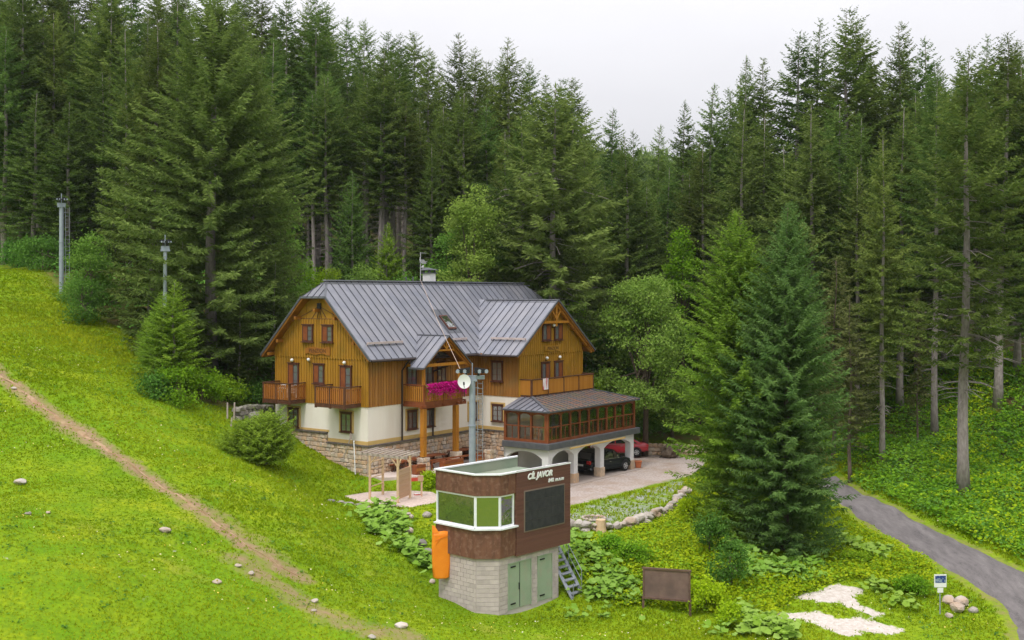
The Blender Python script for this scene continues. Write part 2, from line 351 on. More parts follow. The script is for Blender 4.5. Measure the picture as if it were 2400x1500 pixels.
ctrl += [(-70, 60, 12), (-80, 20, 4), (-20, 15, -4.5), (20, 15, -6), (70, 20, -4), (70, 60, 6), (75, 100, 22), (-85, 110, 30), (-60, 160, 44), (-20, 170, 33), (25, 175, 12),
         (70, 170, 36), (-100, 200, 60), (110, 200, 50), (0, 220, 36), (25, 240, 20), (60, 230, 42), (-130, 60, 24), (130, 60, 22), (0, -20, -4.5), (-45, -20, 7), (45, -20, -6), (0, -80, 3), (-60, -80, 18), (60, -80, 0), (30, 34, -1.2), (-2, 34, -.9),
         H(2, 9.5) + (6.2,), H(10, 10.5) + (6.6,), H(18, 11) + (5.2,), H(24, 6) + (3.2,), H(14, -9) + (2.0,), H(20, -9.5) + (2.0,), H(24, -3) + (2.1,)]
ctrl = np.array(ctrl)
def tps(r2): return np.where(r2 > 1e-9, 0.5 * r2 * np.log(r2 + 1e-12), 0.0)
_n = len(ctrl); _s = 60.0
_P = ctrl[:, :2] / _s
_K = tps(((_P[:, None] - _P[None]) ** 2).sum(-1)) + np.eye(_n) * 0.0012
_Q = np.hstack([np.ones((_n, 1)), _P]); _A = np.block([[_K, _Q], [_Q.T, np.zeros((3, 3))]])
_W = np.linalg.solve(_A, np.concatenate([ctrl[:, 2], np.zeros(3)]))
def poly_sd(x, y, poly):                 # signed distance, negative inside
    d = np.full(x.shape, 1e9); s = np.ones(x.shape); n = len(poly)
    for i in range(n):
        ax, ay = poly[i]; bx, by = poly[(i + 1) % n]
        ex, ey = bx - ax, by - ay; wx, wy = x - ax, y - ay
        t = np.clip((wx * ex + wy * ey) / (ex * ex + ey * ey), 0, 1)
        d = np.minimum(d, np.hypot(wx - ex * t, wy - ey * t))
        c1 = y >= ay; c2 = y < by; c3 = ex * wy > ey * wx
        s = np.where((c1 & c2 & c3) | (~c1 & ~c2 & ~c3), -s, s)
    return d * s
PATIO = [H(-0.2, 0.3), H(-0.2, -1.2), H(2.2, -3.2), H(9.1, -3.2), H(11.3, -3.2), H(11.3, 0.3)]
YARD = [H(7.6, -7.0), H(9.0, -3.3), H(24, -3), H(27.5, -1.0), H(27.5, -9), px(1590, 1165, 70.5)[:2], px(1545, 1205, 65)[:2], px(1450, 1234, 61.3)[:2], px(1330, 1236, 60.8)[:2], px(1240, 1240, 61.0)[:2]]
SAND = [px(808, 1160, 65.6)[:2], px(870, 1142, 67.0)[:2], px(960, 1139, 67.4)[:2], px(1010, 1145, 67.0)[:2], px(1035, 1160, 65)[:2], px(1010, 1180, 63.6)[:2], px(960, 1197, 62.5)[:2], px(900, 1190, 63)[:2], px(845, 1178, 64)[:2]]
FLATS = [(PATIO, 3.4, 0.5), (YARD, 2.0, 1.6), (SAND, 2.75, 1.3)]
def hgt(x, y):
    x = np.asarray(x, float); y = np.asarray(y, float); shp = x.shape
    xf, yf = x.ravel(), y.ravel(); out = np.empty(xf.shape)
    for i in range(0, len(xf), 20000):
        q = np.stack([xf[i:i + 20000], yf[i:i + 20000]], 1) / _s
        k = tps(((q[:, None] - _P[None]) ** 2).sum(-1))
        out[i:i + 20000] = k @ _W[:_n] + _W[_n] + q @ _W[_n + 1:]
    # far ground rises to a wooded ridge
    t = np.clip((yf - 200) / 120, 0, 1); t = t * t * (3 - 2 * t)
    far = 20 + (yf - 200) * 0.118 + 1.5 * np.sin(xf * 0.03 + 1)
    far = np.minimum(far, 78 + 6 * np.sin(xf * 0.011))
    out = out * (1 - t) + far * t
    b = np.clip((np.abs(xf) - 110) / 60, 0, 1); b = b * b * (3 - 2 * b)
    out = out * (1 - b * (1 - t)) + (35 + 0.1 * np.abs(xf)) * b * (1 - t) * np.clip((yf - 20) / 100, 0, 1)
    # small unevenness
    out += 0.05 * np.sin(xf * 1.1 + 0.7 * yf) * np.sin(yf * 0.9 - 0.4 * xf) + 0.04 * np.sin(xf * 2.3 - yf * 1.7)
    sl = 1 / (1 + np.exp((xf + 6) / 2.0)) * np.clip((95 - yf) / 20, 0, 1)
    out += sl * (0.14 * np.sin(xf * 0.55 + 0.35 * yf + 1) * np.sin(0.31 * yf - 0.2 * xf) + 0.10 * np.sin(0.9 * xf - 0.62 * yf) * np.sin(0.27 * xf + 0.5 * yf + 2))
    for poly, z, w in FLATS:
        near = (np.abs(xf - np.mean([p[0] for p in poly])) < 25) & (np.abs(yf - np.mean([p[1] for p in poly])) < 25)
        if near.any():
            sd = poly_sd(xf[near], yf[near], poly)
            m = np.clip(1 - sd / w, 0, 1); m = m * m * (3 - 2 * m)
            out[near] = out[near] * (1 - m) + z * m
    return out.reshape(shp)
def hz(x, y): return float(hgt(np.array([x]), np.array([y]))[0])
def hit(X, Y, d0=30.0, d1=200.0):        # where the view line through a picture point meets the ground
    d = np.arange(d0, d1, 0.1); rx = (X - 1200) / F; rz = -(Y - HY) / F
    dz = CZ + rz * d - hgt(rx * d, d)
    i = np.argmax(dz < 0)
    dd = d[i] if dz[i] < 0 else d1
    return np.array([rx * dd, dd, hz(rx * dd, dd)])
# ------------------------------------------------------------------ ground sheet
def axis(segs):
    out = [segs[0][0]]
    for a, b, st in segs:
        n = max(1, int(round((b - a) / st))); out += list(a + (b - a) * (np.arange(n) + 1) / n)
    return np.array(out)
gx = axis([(-420, -120, 20), (-120, -46, 3), (-46, 32, 0.4), (32, 120, 3), (120, 420, 20)])
gy = axis([(-260, -12, 12), (-12, 28, 4), (28, 92, 0.4), (92, 240, 3), (240, 760, 16)])
GX, GY = np.meshgrid(gx, gy); GZ = hgt(GX, GY)
def seg_dist(x, y, pts):
    d = np.full(x.shape, 1e9)
    for (ax, ay), (bx, by) in zip(pts[:-1], pts[1:]):
        ex, ey = bx - ax, by - ay; t = np.clip(((x - ax) * ex + (y - ay) * ey) / (ex * ex + ey * ey), 0, 1)
        d = np.minimum(d, np.hypot(x - ax - ex * t, y - ay - ey * t))
    return d
def smooth(d, a, b): t = np.clip((d - a) / (b - a), 0, 1); return t * t * (3 - 2 * t)
PATH = [hit(*p)[:2] for p in [(-90, 815), (0, 882), (70, 930), (140, 982), (200, 1022), (270, 1068), (330, 1108), (400, 1155), (460, 1192), (520, 1238), (580, 1283), (640, 1322), (700, 1352)]]
RUT = [hit(*p)[:2] for p in [(560, 1310), (620, 1352), (680, 1392), (760, 1440), (860, 1478), (960, 1492)]]
RUT2 = [hit(*p)[:2] for p in [(150, 1000), (300, 1085), (440, 1165), (560, 1240), (660, 1315)]]
ROAD_L = [(1905, 1128), (1935, 1160), (2000, 1212), (2060, 1248), (2140, 1296), (2215, 1338), (2270, 1370), (2320, 1402), (2352, 1432), (2372, 1470), (2378, 1510), (2380, 1560)]
ROAD_R = [(1965, 1118), (1998, 1140), (2080, 1182), (2150, 1220), (2230, 1256), (2310, 1295), (2390, 1334), (2460, 1366), (2520, 1400), (2570, 1440), (2620, 1500), (2640, 1560)]
RL = [hit(*p)[:2] for p in ROAD_L]; RR = [hit(*p)[:2] for p in ROAD_R]
ROAD_POLY = [tuple(p) for p in RL] + [tuple(p) for p in RR[::-1]]
EDGE = [(-140, 78)] + [tuple(hit(*p)[:2]) for p in [(-150, 600), (0, 618), (90, 660), (150, 720), (240, 770), (335, 830), (340, 925), (520, 975), (610, 985)]] + [H(0, 9.5), H(10, 9), H(22, 9), H(27, 0), H(28, -3)] + \
       [tuple(hit(*p)[:2]) for p in [(1620, 1060), (1760, 1080), (1960, 1098), (2060, 1130), (2260, 1175), (2420, 1235)]] + [(60, 58), (140, 50), (420, 50), (420, 760), (-420, 760), (-420, 78)]
forest = 1 - smooth(poly_sd(GX, GY, EDGE), -2.5, 0.6)
dirt = np.maximum(0.70 * (1 - smooth(seg_dist(GX, GY, PATH), 0.25, 1.2)), 0.58 * (1 - smooth(seg_dist(GX, GY, RUT), 0.2, 1.7)))
dirt = np.maximum(dirt, 0.42 * (1 - smooth(seg_dist(GX, GY, RUT2), 0.3, 1.5)))
ysd = poly_sd(GX, GY, YARD)
YA, YB = px(1330, 1165, 66.5)[:2], px(1640, 1105, 79)[:2]          # gravel nearest the house, grass towards the stone border
side = (GX - YA[0]) * (YB[1] - YA[1]) - (GY - YA[1]) * (YB[0] - YA[0])
side = side / math.hypot(YB[0] - YA[0], YB[1] - YA[1])
grav = (1 - smooth(ysd, -0.2, 0.4)) * (1 - smooth(side, -1.4, 1.2))
grey = (1 - smooth(ysd, -0.3, 0.2)) * (1 - grav) * 0.50
WHITE = [[hit(*p)[:2] for p in q] for q in [[(1888, 1400), (1945, 1394), (1985, 1410)], [(1950, 1380), (2005, 1385)], [(1975, 1388), (1998, 1420), (2050, 1438)], [(1930, 1408), (1960, 1402)], [(1880, 1444), (1930, 1460), (1990, 1485)], [(1920, 1445), (1960, 1466), (1975, 1470)], [(1960, 1462), (2000, 1455), (2060, 1470), (2072, 1481)], [(1985, 1472), (2040, 1476)], [(1815, 1440), (1870, 1450)], [(2090, 1476), (2100, 1477)]]]
whit = np.zeros(GX.shape)
for q in WHITE: whit = np.maximum(whit, 1 - smooth(seg_dist(GX, GY, q), 0.05, 0.75))
rsh = 1 - smooth(np.abs(poly_sd(GX, GY, ROAD_POLY)), 0.1, 0.8)
dirt = np.maximum(dirt, 0.42 * rsh)
bank = smooth(GX, -3, 3) * (1 - smooth(GY, 70, 76)) * (1 - forest)
ny, nx = GX.shape
me = bpy.data.meshes.new('ground')
V = np.stack([GX.ravel(), GY.ravel(), GZ.ravel()], 1); me.vertices.add(len(V)); me.vertices.foreach_set('co', V.astype(np.float32).ravel())
ii = (np.arange(ny - 1)[:, None] * nx + np.arange(nx - 1)[None]).ravel()
Fq = np.stack([ii, ii + 1, ii + nx + 1, ii + nx], 1).astype(np.int32)
me.loops.add(Fq.size); me.loops.foreach_set('vertex_index', Fq.ravel()); me.polygons.add(len(Fq))
me.polygons.foreach_set('loop_start', np.arange(0, Fq.size, 4, dtype=np.int32))
me.polygons.foreach_set('use_smooth', np.ones(len(Fq), bool)); me.update(calc_edges=True); me.validate()
for nm, arr in (('forest', forest), ('dirt', dirt), ('gravel', grav), ('grey', grey), ('white', whit), ('bank', bank)):
    a = me.attributes.new(nm, 'FLOAT', 'POINT'); a.data.foreach_set('value', arr.ravel().astype(np.float32))
m = bpy.data.materials.new('meadow_ground'); nt, out = nodes(m)
big = ramp(nt, noise(nt, 0.11, 5), 0.35, 0.65); mid = ramp(nt, noise(nt, 0.55, 6), 0.35, 0.68); fine = ramp(nt, noise(nt, 5.0, 6, rough=0.7), 0.3, 0.7)
g = mixc(nt, big, (0.195, 0.300, 0.004), (0.355, 0.385, 0.010))
g = mixc(nt, mid, g, (0.135, 0.275, 0.004))
gb = mixc(nt, mid, (0.205, 0.335, 0.006), (0.32, 0.41, 0.012))
g = mixc(nt, attr(nt, 'bank'), g, gb)
g = mixc(nt, fine, g, (0.095, 0.18, 0.008))
straw = ramp(nt, noise(nt, 0.33, 7, rough=0.7), 0.58, 0.78)
sm = N(nt, 'ShaderNodeMath', operation='MULTIPLY'); nt.links.new(straw, sm.inputs[0]); sm.inputs[1].default_value = 0.55
g = mixc(nt, sm.outputs[0], g, (0.36, 0.31, 0.06))
ffl = mixc(nt, ramp(nt, noise(nt, 0.9, 6), 0.4, 0.62), (0.075, 0.12, 0.014), (0.11, 0.075, 0.034))
g = mixc(nt, attr(nt, 'forest'), g, ffl)
def thr(name, sc, soft, det=6, st=None, amp=1.0):
    n = noise(nt, sc, det, rough=0.7, stretch=st); a = attr(nt, name)
    if amp != 1.0: n = ramp(nt, n, 0.5 - 0.5 / amp, 0.5 + 0.5 / amp)
    s = N(nt, 'ShaderNodeMath', operation='ADD'); nt.links.new(a, s.inputs[0]); nt.links.new(n, s.inputs[1])
    return ramp(nt, s.outputs[0], 1.0 - soft, 1.0 + soft)
soil = mixc(nt, fine, (0.20, 0.135, 0.065), (0.34, 0.24, 0.15))
g = mixc(nt, thr('dirt', 1.6, 0.22), g, soil)
gcol = mixc(nt, ramp(nt, noise(nt, 6, 7, rough=.85), 0.38, 0.62), (0.27, 0.225, 0.20), (0.55, 0.47, 0.425))
gcol = mixc(nt, ramp(nt, noise(nt, 0.5, 6, rough=.65), 0.46, 0.68), gcol, (0.33, 0.245, 0.185))
g = mixc(nt, thr('grey', 0.9, 0.12), g, mixc(nt, fine, (0.26, 0.27, 0.28), (0.36, 0.36, 0.36)))
g = mixc(nt, thr('gravel', 0.9, 0.12), g, gcol)
g = mixc(nt, thr('white', 1.5, 0.10, 9, (1, .7, 1), 2.2), g, mixc(nt, fine, (0.42, 0.36, 0.30), (0.66, 0.61, 0.57)))
p = N(nt, 'ShaderNodeBsdfPrincipled', Roughness=0.95); p.inputs['Specular IOR Level'].default_value = 0.1
nt.links.new(g, p.inputs['Base Color']); nt.links.new(bump(nt, noise(nt, 6, 6, rough=0.7), 0.6, 0.08), p.inputs['Normal'])
nt.links.new(p.outputs[0], out.inputs[0]); me.materials.append(m)
tag(link('ground', me), kind='structure')

# ------------------------------------------------------------------ road, dirt path, sand pit
def resample(pts, n):
    pts = np.array(pts, float); d = np.r_[0, np.cumsum(np.hypot(*np.diff(pts, axis=0).T))]
    t = np.linspace(0, d[-1], n); return np.stack([np.interp(t, d, pts[:, 0]), np.interp(t, d, pts[:, 1])], 1)
def strip(name, L_, R_, n, k, off, mat, jag=0.0, rise=0.0):
    A, B = resample(L_, n), resample(R_, n); mb = MB()
    w = np.linspace(0, 1, k + 1); P = A[:, None] * (1 - w[None, :, None]) + B[:, None] * w[None, :, None]
    if jag:
        j = np.convolve(rng.normal(0, jag, n + 4), [.25, .5, .25], 'same')[2:-2]; j2 = np.convolve(rng.normal(0, jag, n + 4), [.25, .5, .25], 'same')[2:-2]
        P[:, 0] += ((B - A) * j[:, None]); P[:, -1] += ((B - A) * j2[:, None])
    Z = hgt(P[..., 0], P[..., 1]) + off + rise * (4 * w * (1 - w))[None]
    Z[:, 0] -= off + 0.06; Z[:, -1] -= off + 0.06
    vs = [(P[i, c, 0], P[i, c, 1], Z[i, c]) for i in range(n) for c in range(k + 1)]
    fs = [(i * (k + 1) + c, i * (k + 1) + c + 1, (i + 1) * (k + 1) + c + 1, (i + 1) * (k + 1) + c) for i in range(n - 1) for c in range(k)]
    mb.add(vs, fs); o = mb.obj(name, mat, smooth=True); tag(o, kind='structure'); return o
m = bpy.data.materials.new('worn_asphalt'); nt, out = nodes(m)
nz = ramp(nt, noise(nt, 0.8, 7, rough=0.75, stretch=(2.2, 0.5, 1)), 0.4, 0.66)
a = mixc(nt, nz, (0.082, 0.073, 0.073), (0.225, 0.203, 0.198))
a = mixc(nt, ramp(nt, noise(nt, 14, 4), 0.35, 0.7), a, (0.145, 0.13, 0.128))
a = mixc(nt, ramp(nt, noise(nt, 2.6, 8, rough=.8), 0.60, 0.66), a, (0.06, 0.055, 0.056))
p = N(nt, 'ShaderNodeBsdfPrincipled', Roughness=0.85); nt.links.new(a, p.inputs['Base Color'])
nt.links.new(bump(nt, noise(nt, 12, 5), 0.3, 0.02), p.inputs['Normal']); nt.links.new(p.outputs[0], out.inputs[0])
strip('road', RL, RR, 120, 8, 0.07, m, jag=0.02, rise=0.03)
PR = resample(PATH, 70); dP = np.gradient(PR, axis=0); dP /= np.hypot(*dP.T)[:, None]; nP = np.stack([-dP[:, 1], dP[:, 0]], 1)
hw = np.interp(np.linspace(0, 1, 70), [0, 0.3, 0.7, 0.93, 1], [0.24, 0.24, 0.15, 0.07, 0.01])[:, None]
msoil = M('path_soil', (0.27, 0.16, 0.088), (0.39, 0.265, 0.165), scale=2.2, rough=0.95, bmp=0.4, bscale=12, c3=(0.21, 0.17, 0.06), lo=.4, hi=.6)
strip('dirt_path', PR + nP * hw, PR - nP * hw, 110, 3, 0.035, msoil, jag=0.6)
msand = M('pink_gravel', (0.46, 0.36, 0.31), (0.60, 0.49, 0.43), scale=7, rough=0.95, bmp=0.3, bscale=25)
cx, cy = np.mean([p[0] for p in SAND]), np.mean([p[1] for p in SAND]); mb = MB()
ring = resample(SAND + SAND[:1], 60)[:-1]; vs = []
for k, s in enumerate((0.0, 0.5, 0.9, 1.03, 1.06)):
    for q in ring:
        x, y = cx + (q[0] - cx) * s, cy + (q[1] - cy) * s; vs.append((x, y, 2.80 if k < 4 else 2.55))
nn = len(ring); mb.add(vs, [(k * nn + i, k * nn + (i + 1) % nn, (k + 1) * nn + (i + 1) % nn, (k + 1) * nn + i) for k in range(4) for i in range(nn)])
tag(mb.obj('sand_pit', msand, smooth=True), kind='structure')

# ------------------------------------------------------------------ the chalet
house = empty('chalet', (HO[0], HO[1], 0), HA, 'large timber chalet over a cream plaster storey with grey sheet metal roof', 'house')
W, LU, ZW = 8.25, 22.3, 7.63
RV, RZ = 4.125, 15.37
zf = lambda v: 10.52 + (v + 0.72) if v <= RV else 10.52 + (2 * RV + 0.72 - v)      # main roof surface
WU0, WU1, WV = 11.0, 18.55, -3.5                                                   # wing
WR, WRZ, WS = 14.78, 14.10, 0.764
zw = lambda u: WRZ - WS * abs(u - WR)
# walls below
mb = MB(); mb.box(0, LU, 0, W, 2.0, ZW); mb.box(WU0, WU1, WV, 0.1, 1.5, ZW)
wall = mb.obj('plaster_wall', MT['plaster'], house)
mb = MB()       # timber shell behind the boards
mb.prism([(0.02, 0.02, ZW), (0.02, W - .02, ZW), (0.02, W - .02, zf(W) - .2), (0.02, 5.1, 14.2), (0.02, 3.1, 14.2), (0.02, 0.02, zf(0) - .2)], (LU - .04, 0, 0))
mb.prism([(WU0 + .02, WV + .02, ZW), (WU1 - .02, WV + .02, ZW), (WU1 - .02, WV + .02, zw(WU1) - .2), (WR, WV + .02, WRZ - .2), (WU0 + .02, WV + .02, zw(WU0) - .2)], (0, 4.4, 0))
mb.obj('timber_wall', MT['siding_brown'], house)

def boards(name, P, s0, s1, z0, ztop, mat, bw=0.118, proud=0.03, toothed=False, parent=None):
    """vertical boards along a wall; P(s, out, z) gives the point"""
    mb = MB(); n = int(round((s1 - s0) / bw)); bw = (s1 - s0) / n
    for i in range(n):
        a, b = s0 + i * bw, s0 + (i + 1) * bw
        gap = 0.02; th = proud + (0.020 if i % 2 else 0.0)
        za, zb = ztop(a + gap / 2), ztop(b - gap / 2)
        if max(za, zb) < z0 + 0.05: continue
        za = max(za, z0 + 0.01); zb = max(zb, z0 + 0.01)
        t = .28 + .44 * random.random(); lo = z0 - (0.05 if (toothed and i % 2) else 0)
        q = [P(a + gap / 2, 0, lo), P(b - gap / 2, 0, lo), P(b - gap / 2, 0, zb), P(a + gap / 2, 0, za)]
        r = [P(a + gap / 2, th, lo), P(b - gap / 2, th, lo), P(b - gap / 2, th, zb), P(a + gap / 2, th, za)]
        mb.hexa(q, r, t)
    o = mb.obj(name, mat, parent or house); o['kind'] = 'stuff'; return o
PG = lambda s, o, z: (-o, s, z)              # gable wall u=0
PF = lambda s, o, z: (s, -o, z)              # front wall v=0
PWG = lambda s, o, z: (s, WV - o, z)         # wing gable
PWS = lambda s, o, z: (WU0 - o, s, z)        # wing side
hipz = 14.20
roofG = lambda v: min(zf(v) - 0.2, hipz)
boards('siding', PG, 0, W, ZW - .04, lambda v: min(roofG(v), 10.5), MT['siding'])
boards('siding', lambda s, o, z: (-o - .05, s, z), 0, W, 10.5, lambda v: min(roofG(v), 12.95), MT['siding'], toothed=True)
boards('siding', lambda s, o, z: (-o - .02, s, z), 0, W, 12.97, lambda v: roofG(v), MT['siding'], bw=0.6, proud=0.02)
boards('siding', PF, 0, WU0, ZW - .04, lambda u: 11.0, MT['siding_brown'], bw=0.125)
boards('siding', PWG, WU0, WU1, ZW - .04, lambda u: min(zw(u) - .2, 10.4), MT['siding'])
boards('siding', lambda s, o, z: (s, WV - o - .05, z), WU0, WU1, 10.4, lambda u: zw(u) - .2, MT['siding'], toothed=True)
boards('siding', PWS, WV, 0, ZW - .04, lambda v: 11.0, MT['siding_brown'], bw=0.125)
mb = MB()
for a in (-68, -40, -14, 14, 40, 68):         # fan of dark strips imitating shaded grooves below the attic hatch
    d = Vector((0, sin(radians(a)), -cos(radians(a)))); c = Vector((-.075, RV, 13.75))
    ln = min(0.75 / max(cos(radians(a)), .2), 1.9); e = c + d * ln
    while e.z > roofG(e.y) - 0.05 and ln > 0.3: ln -= .1; e = c + d * ln
    mb.bar(c + d * 0.2, e, 0.03, 0.03, up=(1, 0, 0))
mb.box(-.09, -.05, 2.2, 6.05, 12.93, 12.98)
mb.objs('groove_strip', MT['dark_wood'], house)
mb = MB(); mb.box(-.12, -.02, 0 - .10, 0.04, ZW, 10.9); mb.box(WU0 - .09, WU0 + .04, WV - .09, WV + .05, ZW, 10.5); mb.box(WU1 - .04, WU1 + .09, WV - .09, WV + .05, ZW, 10.5)
mb.objs('corner_board', MT['siding'], house)

# roofs: each sheet between two standing seams is a part of its own
def roof(part, P, s0, s1, step, lo, hi, mat, th=0.035, seam=True):
    n = max(1, int(round((s1 - s0) / step))); st = (s1 - s0) / n; sm = MB()
    for i in range(n):
        a, b = s0 + i * st, s0 + (i + 1) * st; e = 1e-4
        la, lb, ha, hb = lo(a + e), lo(b - e), hi(a + e), hi(b - e)
        if ha - la < 0.02 and hb - lb < 0.02: continue
        if ha < la: ha = la + .01
        if hb < lb: hb = lb + .01
        g = 0.012; mb = MB(); c = [(a + g, la), (b - g, lb), (b - g, hb), (a + g, ha)]
        mb.hexa([P(s, t, 0) for s, t in c], [P(s, t, th) for s, t in c])
        mb.obj('roof_panel', mat, part)
        if seam and i > 0:
            w = 0.016; sm.hexa([P(s, t, .0) for s, t in ((a - w, la), (a + w, la), (a + w, ha), (a - w, ha))],
                               [P(s, t, th + .05) for s, t in ((a - w, la), (a + w, la), (a + w, ha), (a - w, ha))])
    if sm.v: sm.obj('standing_seam', MT['roof_seam'], part)
def slab(poly, n, depth):                   # polygon extruded against its normal
    return [tuple(Vector(p) - Vector(n) * 0.005) for p in poly], tuple(-Vector(n) * depth)
U0, U1 = -0.62, LU + 0.62
nf = Vector((0, -1, 1)).normalized(); nb = Vector((0, 1, 1)).normalized()
mb = MB()                                    # timber deck under the sheets = soffit
pf = [(U0, -.72, zf(-.72)), (U1, -.72, zf(-.72)), (U1, 3.07, zf(3.07)), (U1 - 1.2, RV, RZ), (U0 + 1.2, RV, RZ), (U0, 3.07, zf(3.07))]
pb = [(p[0], 2 * RV - p[1], p[2]) for p in pf][::-1]
mb.prism(*slab(pf, nf, 0.15)); mb.prism(*slab(pb, nb, 0.15))
hl = [(U0, 3.07, zf(3.07)), (U0 + 1.2, RV, RZ), (U0, 2 * RV - 3.07, zf(3.07))]
nh = Vector((-(RZ - zf(3.07)), 0, 1.2)).normalized(); mb.prism(*slab(hl, nh, 0.12))
wl = [(10.0, -4.05, zw(10.0)), (WR, -4.05, WRZ), (WR, 2.86, WRZ), (10.0, -.75, zw(10.0))]; nl = Vector((-WS, 0, 1)).normalized()
wr = [(2 * WR - p[0], p[1], p[2]) for p in wl][::-1]; nr = Vector((WS, 0, 1)).normalized()
mb.prism(*slab(wl, nl, 0.15)); mb.prism(*slab(wr, nr, 0.15))
mb.obj('soffit', MT['soffit'], house)
main = MB(); main.bar((U0 + 1.0, RV - .02, RZ + .03), (U1 - 1.0, RV - .02, RZ + .03), 0.36, 0.07); main.bar((U0 + .4, RV - .25, RZ - .17), (U1 - .4, RV - .25, RZ - .17), 0.03, 0.06)
mainroof = main.obj('roof', MT['roof'], house)
def lo_main(u):
    if 10.0 < u < 19.56: return -0.72 + max(0, 3.58 * (1 - abs(u - WR) / 4.78))
    return -0.72
hi_main = lambda u: min(RV, 3.07 + 1.055 * (min(u - U0, U1 - u)) / 1.2)
roof(mainroof, lambda s, t, o: (s, t - o * .707, zf(t) + o * .707), U0, U1, 0.66, lo_main, hi_main, MT['roof'])
roof(mainroof, lambda s, t, o: (s, 2 * RV - t + o * .707, zf(t) + o * .707), U0, U1, 0.66, lambda u: -.72, hi_main, MT['roof'], seam=False)
hz0 = zf(3.07); hs = (RZ - hz0) / 1.2
roof(mainroof, lambda s, t, o: (U0 + t - o * nh.x * -1, s, hz0 + hs * t + o * nh.z), 3.07, 2 * RV - 3.07, 0.53, lambda v: -0.06, lambda v: 1.2 * (1 - abs(v - RV) / 1.055), MT['roof'])
roof(mainroof, lambda s, t, o: (U1 - t + o * .6, s, hz0 + hs * t + o * nh.z), 3.07, 2 * RV - 3.07, 0.53, lambda v: -0.06, lambda v: 1.2 * (1 - abs(v - RV) / 1.055), MT['roof'])
mb = MB()                                    # verge and eave trims, hip flashing
for pts in ([(U0, -.74, zf(-.72) + .02), (U0, 3.07, zf(3.07) + .02)], [(U0, 2 * RV + .74, zf(-.72) + .02), (U0, 2 * RV - 3.07, zf(3.07) + .02)], [(U0 - .02, 3.0, hz0), (U0 - .02, 2 * RV - 3.0, hz0)]):
    mb.bar(pts[0], pts[1], 0.09, 0.14)
for v in (3.07, 2 * RV - 3.07): mb.bar((U0, v, hz0 + .04), (U0 + 1.2, RV, RZ + .04), 0.14, 0.03)
mb.bar((U0, -.75, zf(-.72) - .02), (10.0, -.75, zf(-.72) - .02), 0.06, 0.1)
for s in (-1, 1):
    e = WR + s * 4.80; mb.bar((e, -4.06, zw(e) + .02), (WR, -4.06, WRZ + .02), 0.12, 0.10, up=(0, 1, 0)); mb.bar((e, -4.05, zw(e) - .02), (e, -.75, zw(e) - .02), 0.06, 0.1)
mb.obj('roof_trim', MT['roof_edge'], house)
mb = MB(); mb.bar((9.95, -.78, zw(10) + .05), (WR, 2.86, WRZ + .05), 0.42, 0.03, up=(-.5, -.7, 1)); mb.obj('valley_flashing', MT['roof'], house)
mb = MB(); mb.bar((WR, -4.08, WRZ + .03), (WR, 2.2, WRZ + .03), 0.34, 0.06); mb.bar((WR - .26, -4.0, WRZ - .14), (WR - .26, 2.0, WRZ - .14), 0.03, 0.05)
wing = mb.obj('wing_roof', MT['roof'], house)
lo_w = lambda v: 10.0 if v < -.75 else 10.0 + (v + .75) / 3.61 * 4.78
roof(wing, lambda s, t, o: (t + o * nl.x, s, zw(t) + o * nl.z), -4.05, 2.86, 0.6, lo_w, lambda v: WR, MT['roof'])
roof(wing, lambda s, t, o: (2 * WR - t - o * nl.x, s, zw(t) + o * nl.z), -4.05, 2.86, 0.6, lo_w, lambda v: WR, MT['roof'], seam=False)
# rafter ends, purlins and the open truss in the wing gable
mb = MB()
for v, z in ((RV, 13.6), (0.75, 11.6), (2 * RV - .75, 11.6), (2 * RV + .1, 10.75), (2.4, 13.1), (2 * RV - 2.4, 13.1)): mb.box(U0 + .06, 0.1, v - .09, v + .09, z - .2, z)
for u in (WR - 4.0, WR + 4.0, WR - 2.3, WR + 2.3): mb.box(u - .09, u + .09, -3.98, -3.4, zw(u) - .36, zw(u) - .16)
mb.objs('purlin', MT['soffit'], house)
mb = MB(); y = -3.86
zb = WRZ - 1.52
mb.bar((WR - 1.75, y, zb), (WR + 1.75, y, zb), 0.14, 0.17, up=(0, 0, 1)); mb.bar((WR, y - .01, zb - .3), (WR, y - .01, WRZ - .2), 0.13, 0.15)
for s in (-1, 1):
    mb.bar((WR, y - .02, zb + .2), (WR + s * .62, y - .02, WRZ - .62), 0.1, 0.12)
    mb.bar((WR, y + .02, WRZ - .28), (WR + s * 4.6, y + .02, zw(WR + 4.6) - .28), 0.14, 0.18, up=(0, 1, 0))
mb.obj('gable_truss', MT['post_wood'], house)

# porch dormer over the front balcony
DU, DZ, DV, DS = 5.3, 11.85, -2.0, 0.80
zd = lambda u: DZ - DS * abs(u - DU)
nd = Vector((-DS, 0, 1)).normalized()
mb = MB(); pl = [(DU - 2.42, DV, zd(DU - 2.42)), (DU, DV, DZ), (DU, .62, DZ), (DU - 2.42, -.9, zd(DU - 2.42))]
mb.prism(*slab(pl, nd, 0.12)); mb.prism(*slab([(2 * DU - p[0], p[1], p[2]) for p in pl][::-1], Vector((DS, 0, 1)).normalized(), 0.12))
mb.obj('porch_soffit', MT['soffit'], house)
mb = MB(); mb.bar((DU, DV - .03, DZ + .03), (DU, .6, DZ + .03), 0.2, 0.05); porch = mb.obj('porch_roof', MT['roof_edge'], house)
for sg in (1, -1):
    roof(porch, (lambda s, t, o, sg=sg: (DU + sg * (t - DU) + sg * o * nd.x, s, zd(t) + o * nd.z)), DV, 0.62, 0.52,
         lambda v: DU - 2.42 if v < -.75 else min(DU - 0.05, DU - 2.42 + (v + .75) / 1.37 * 2.42), lambda v: DU, MT['roof'])
mb = MB()
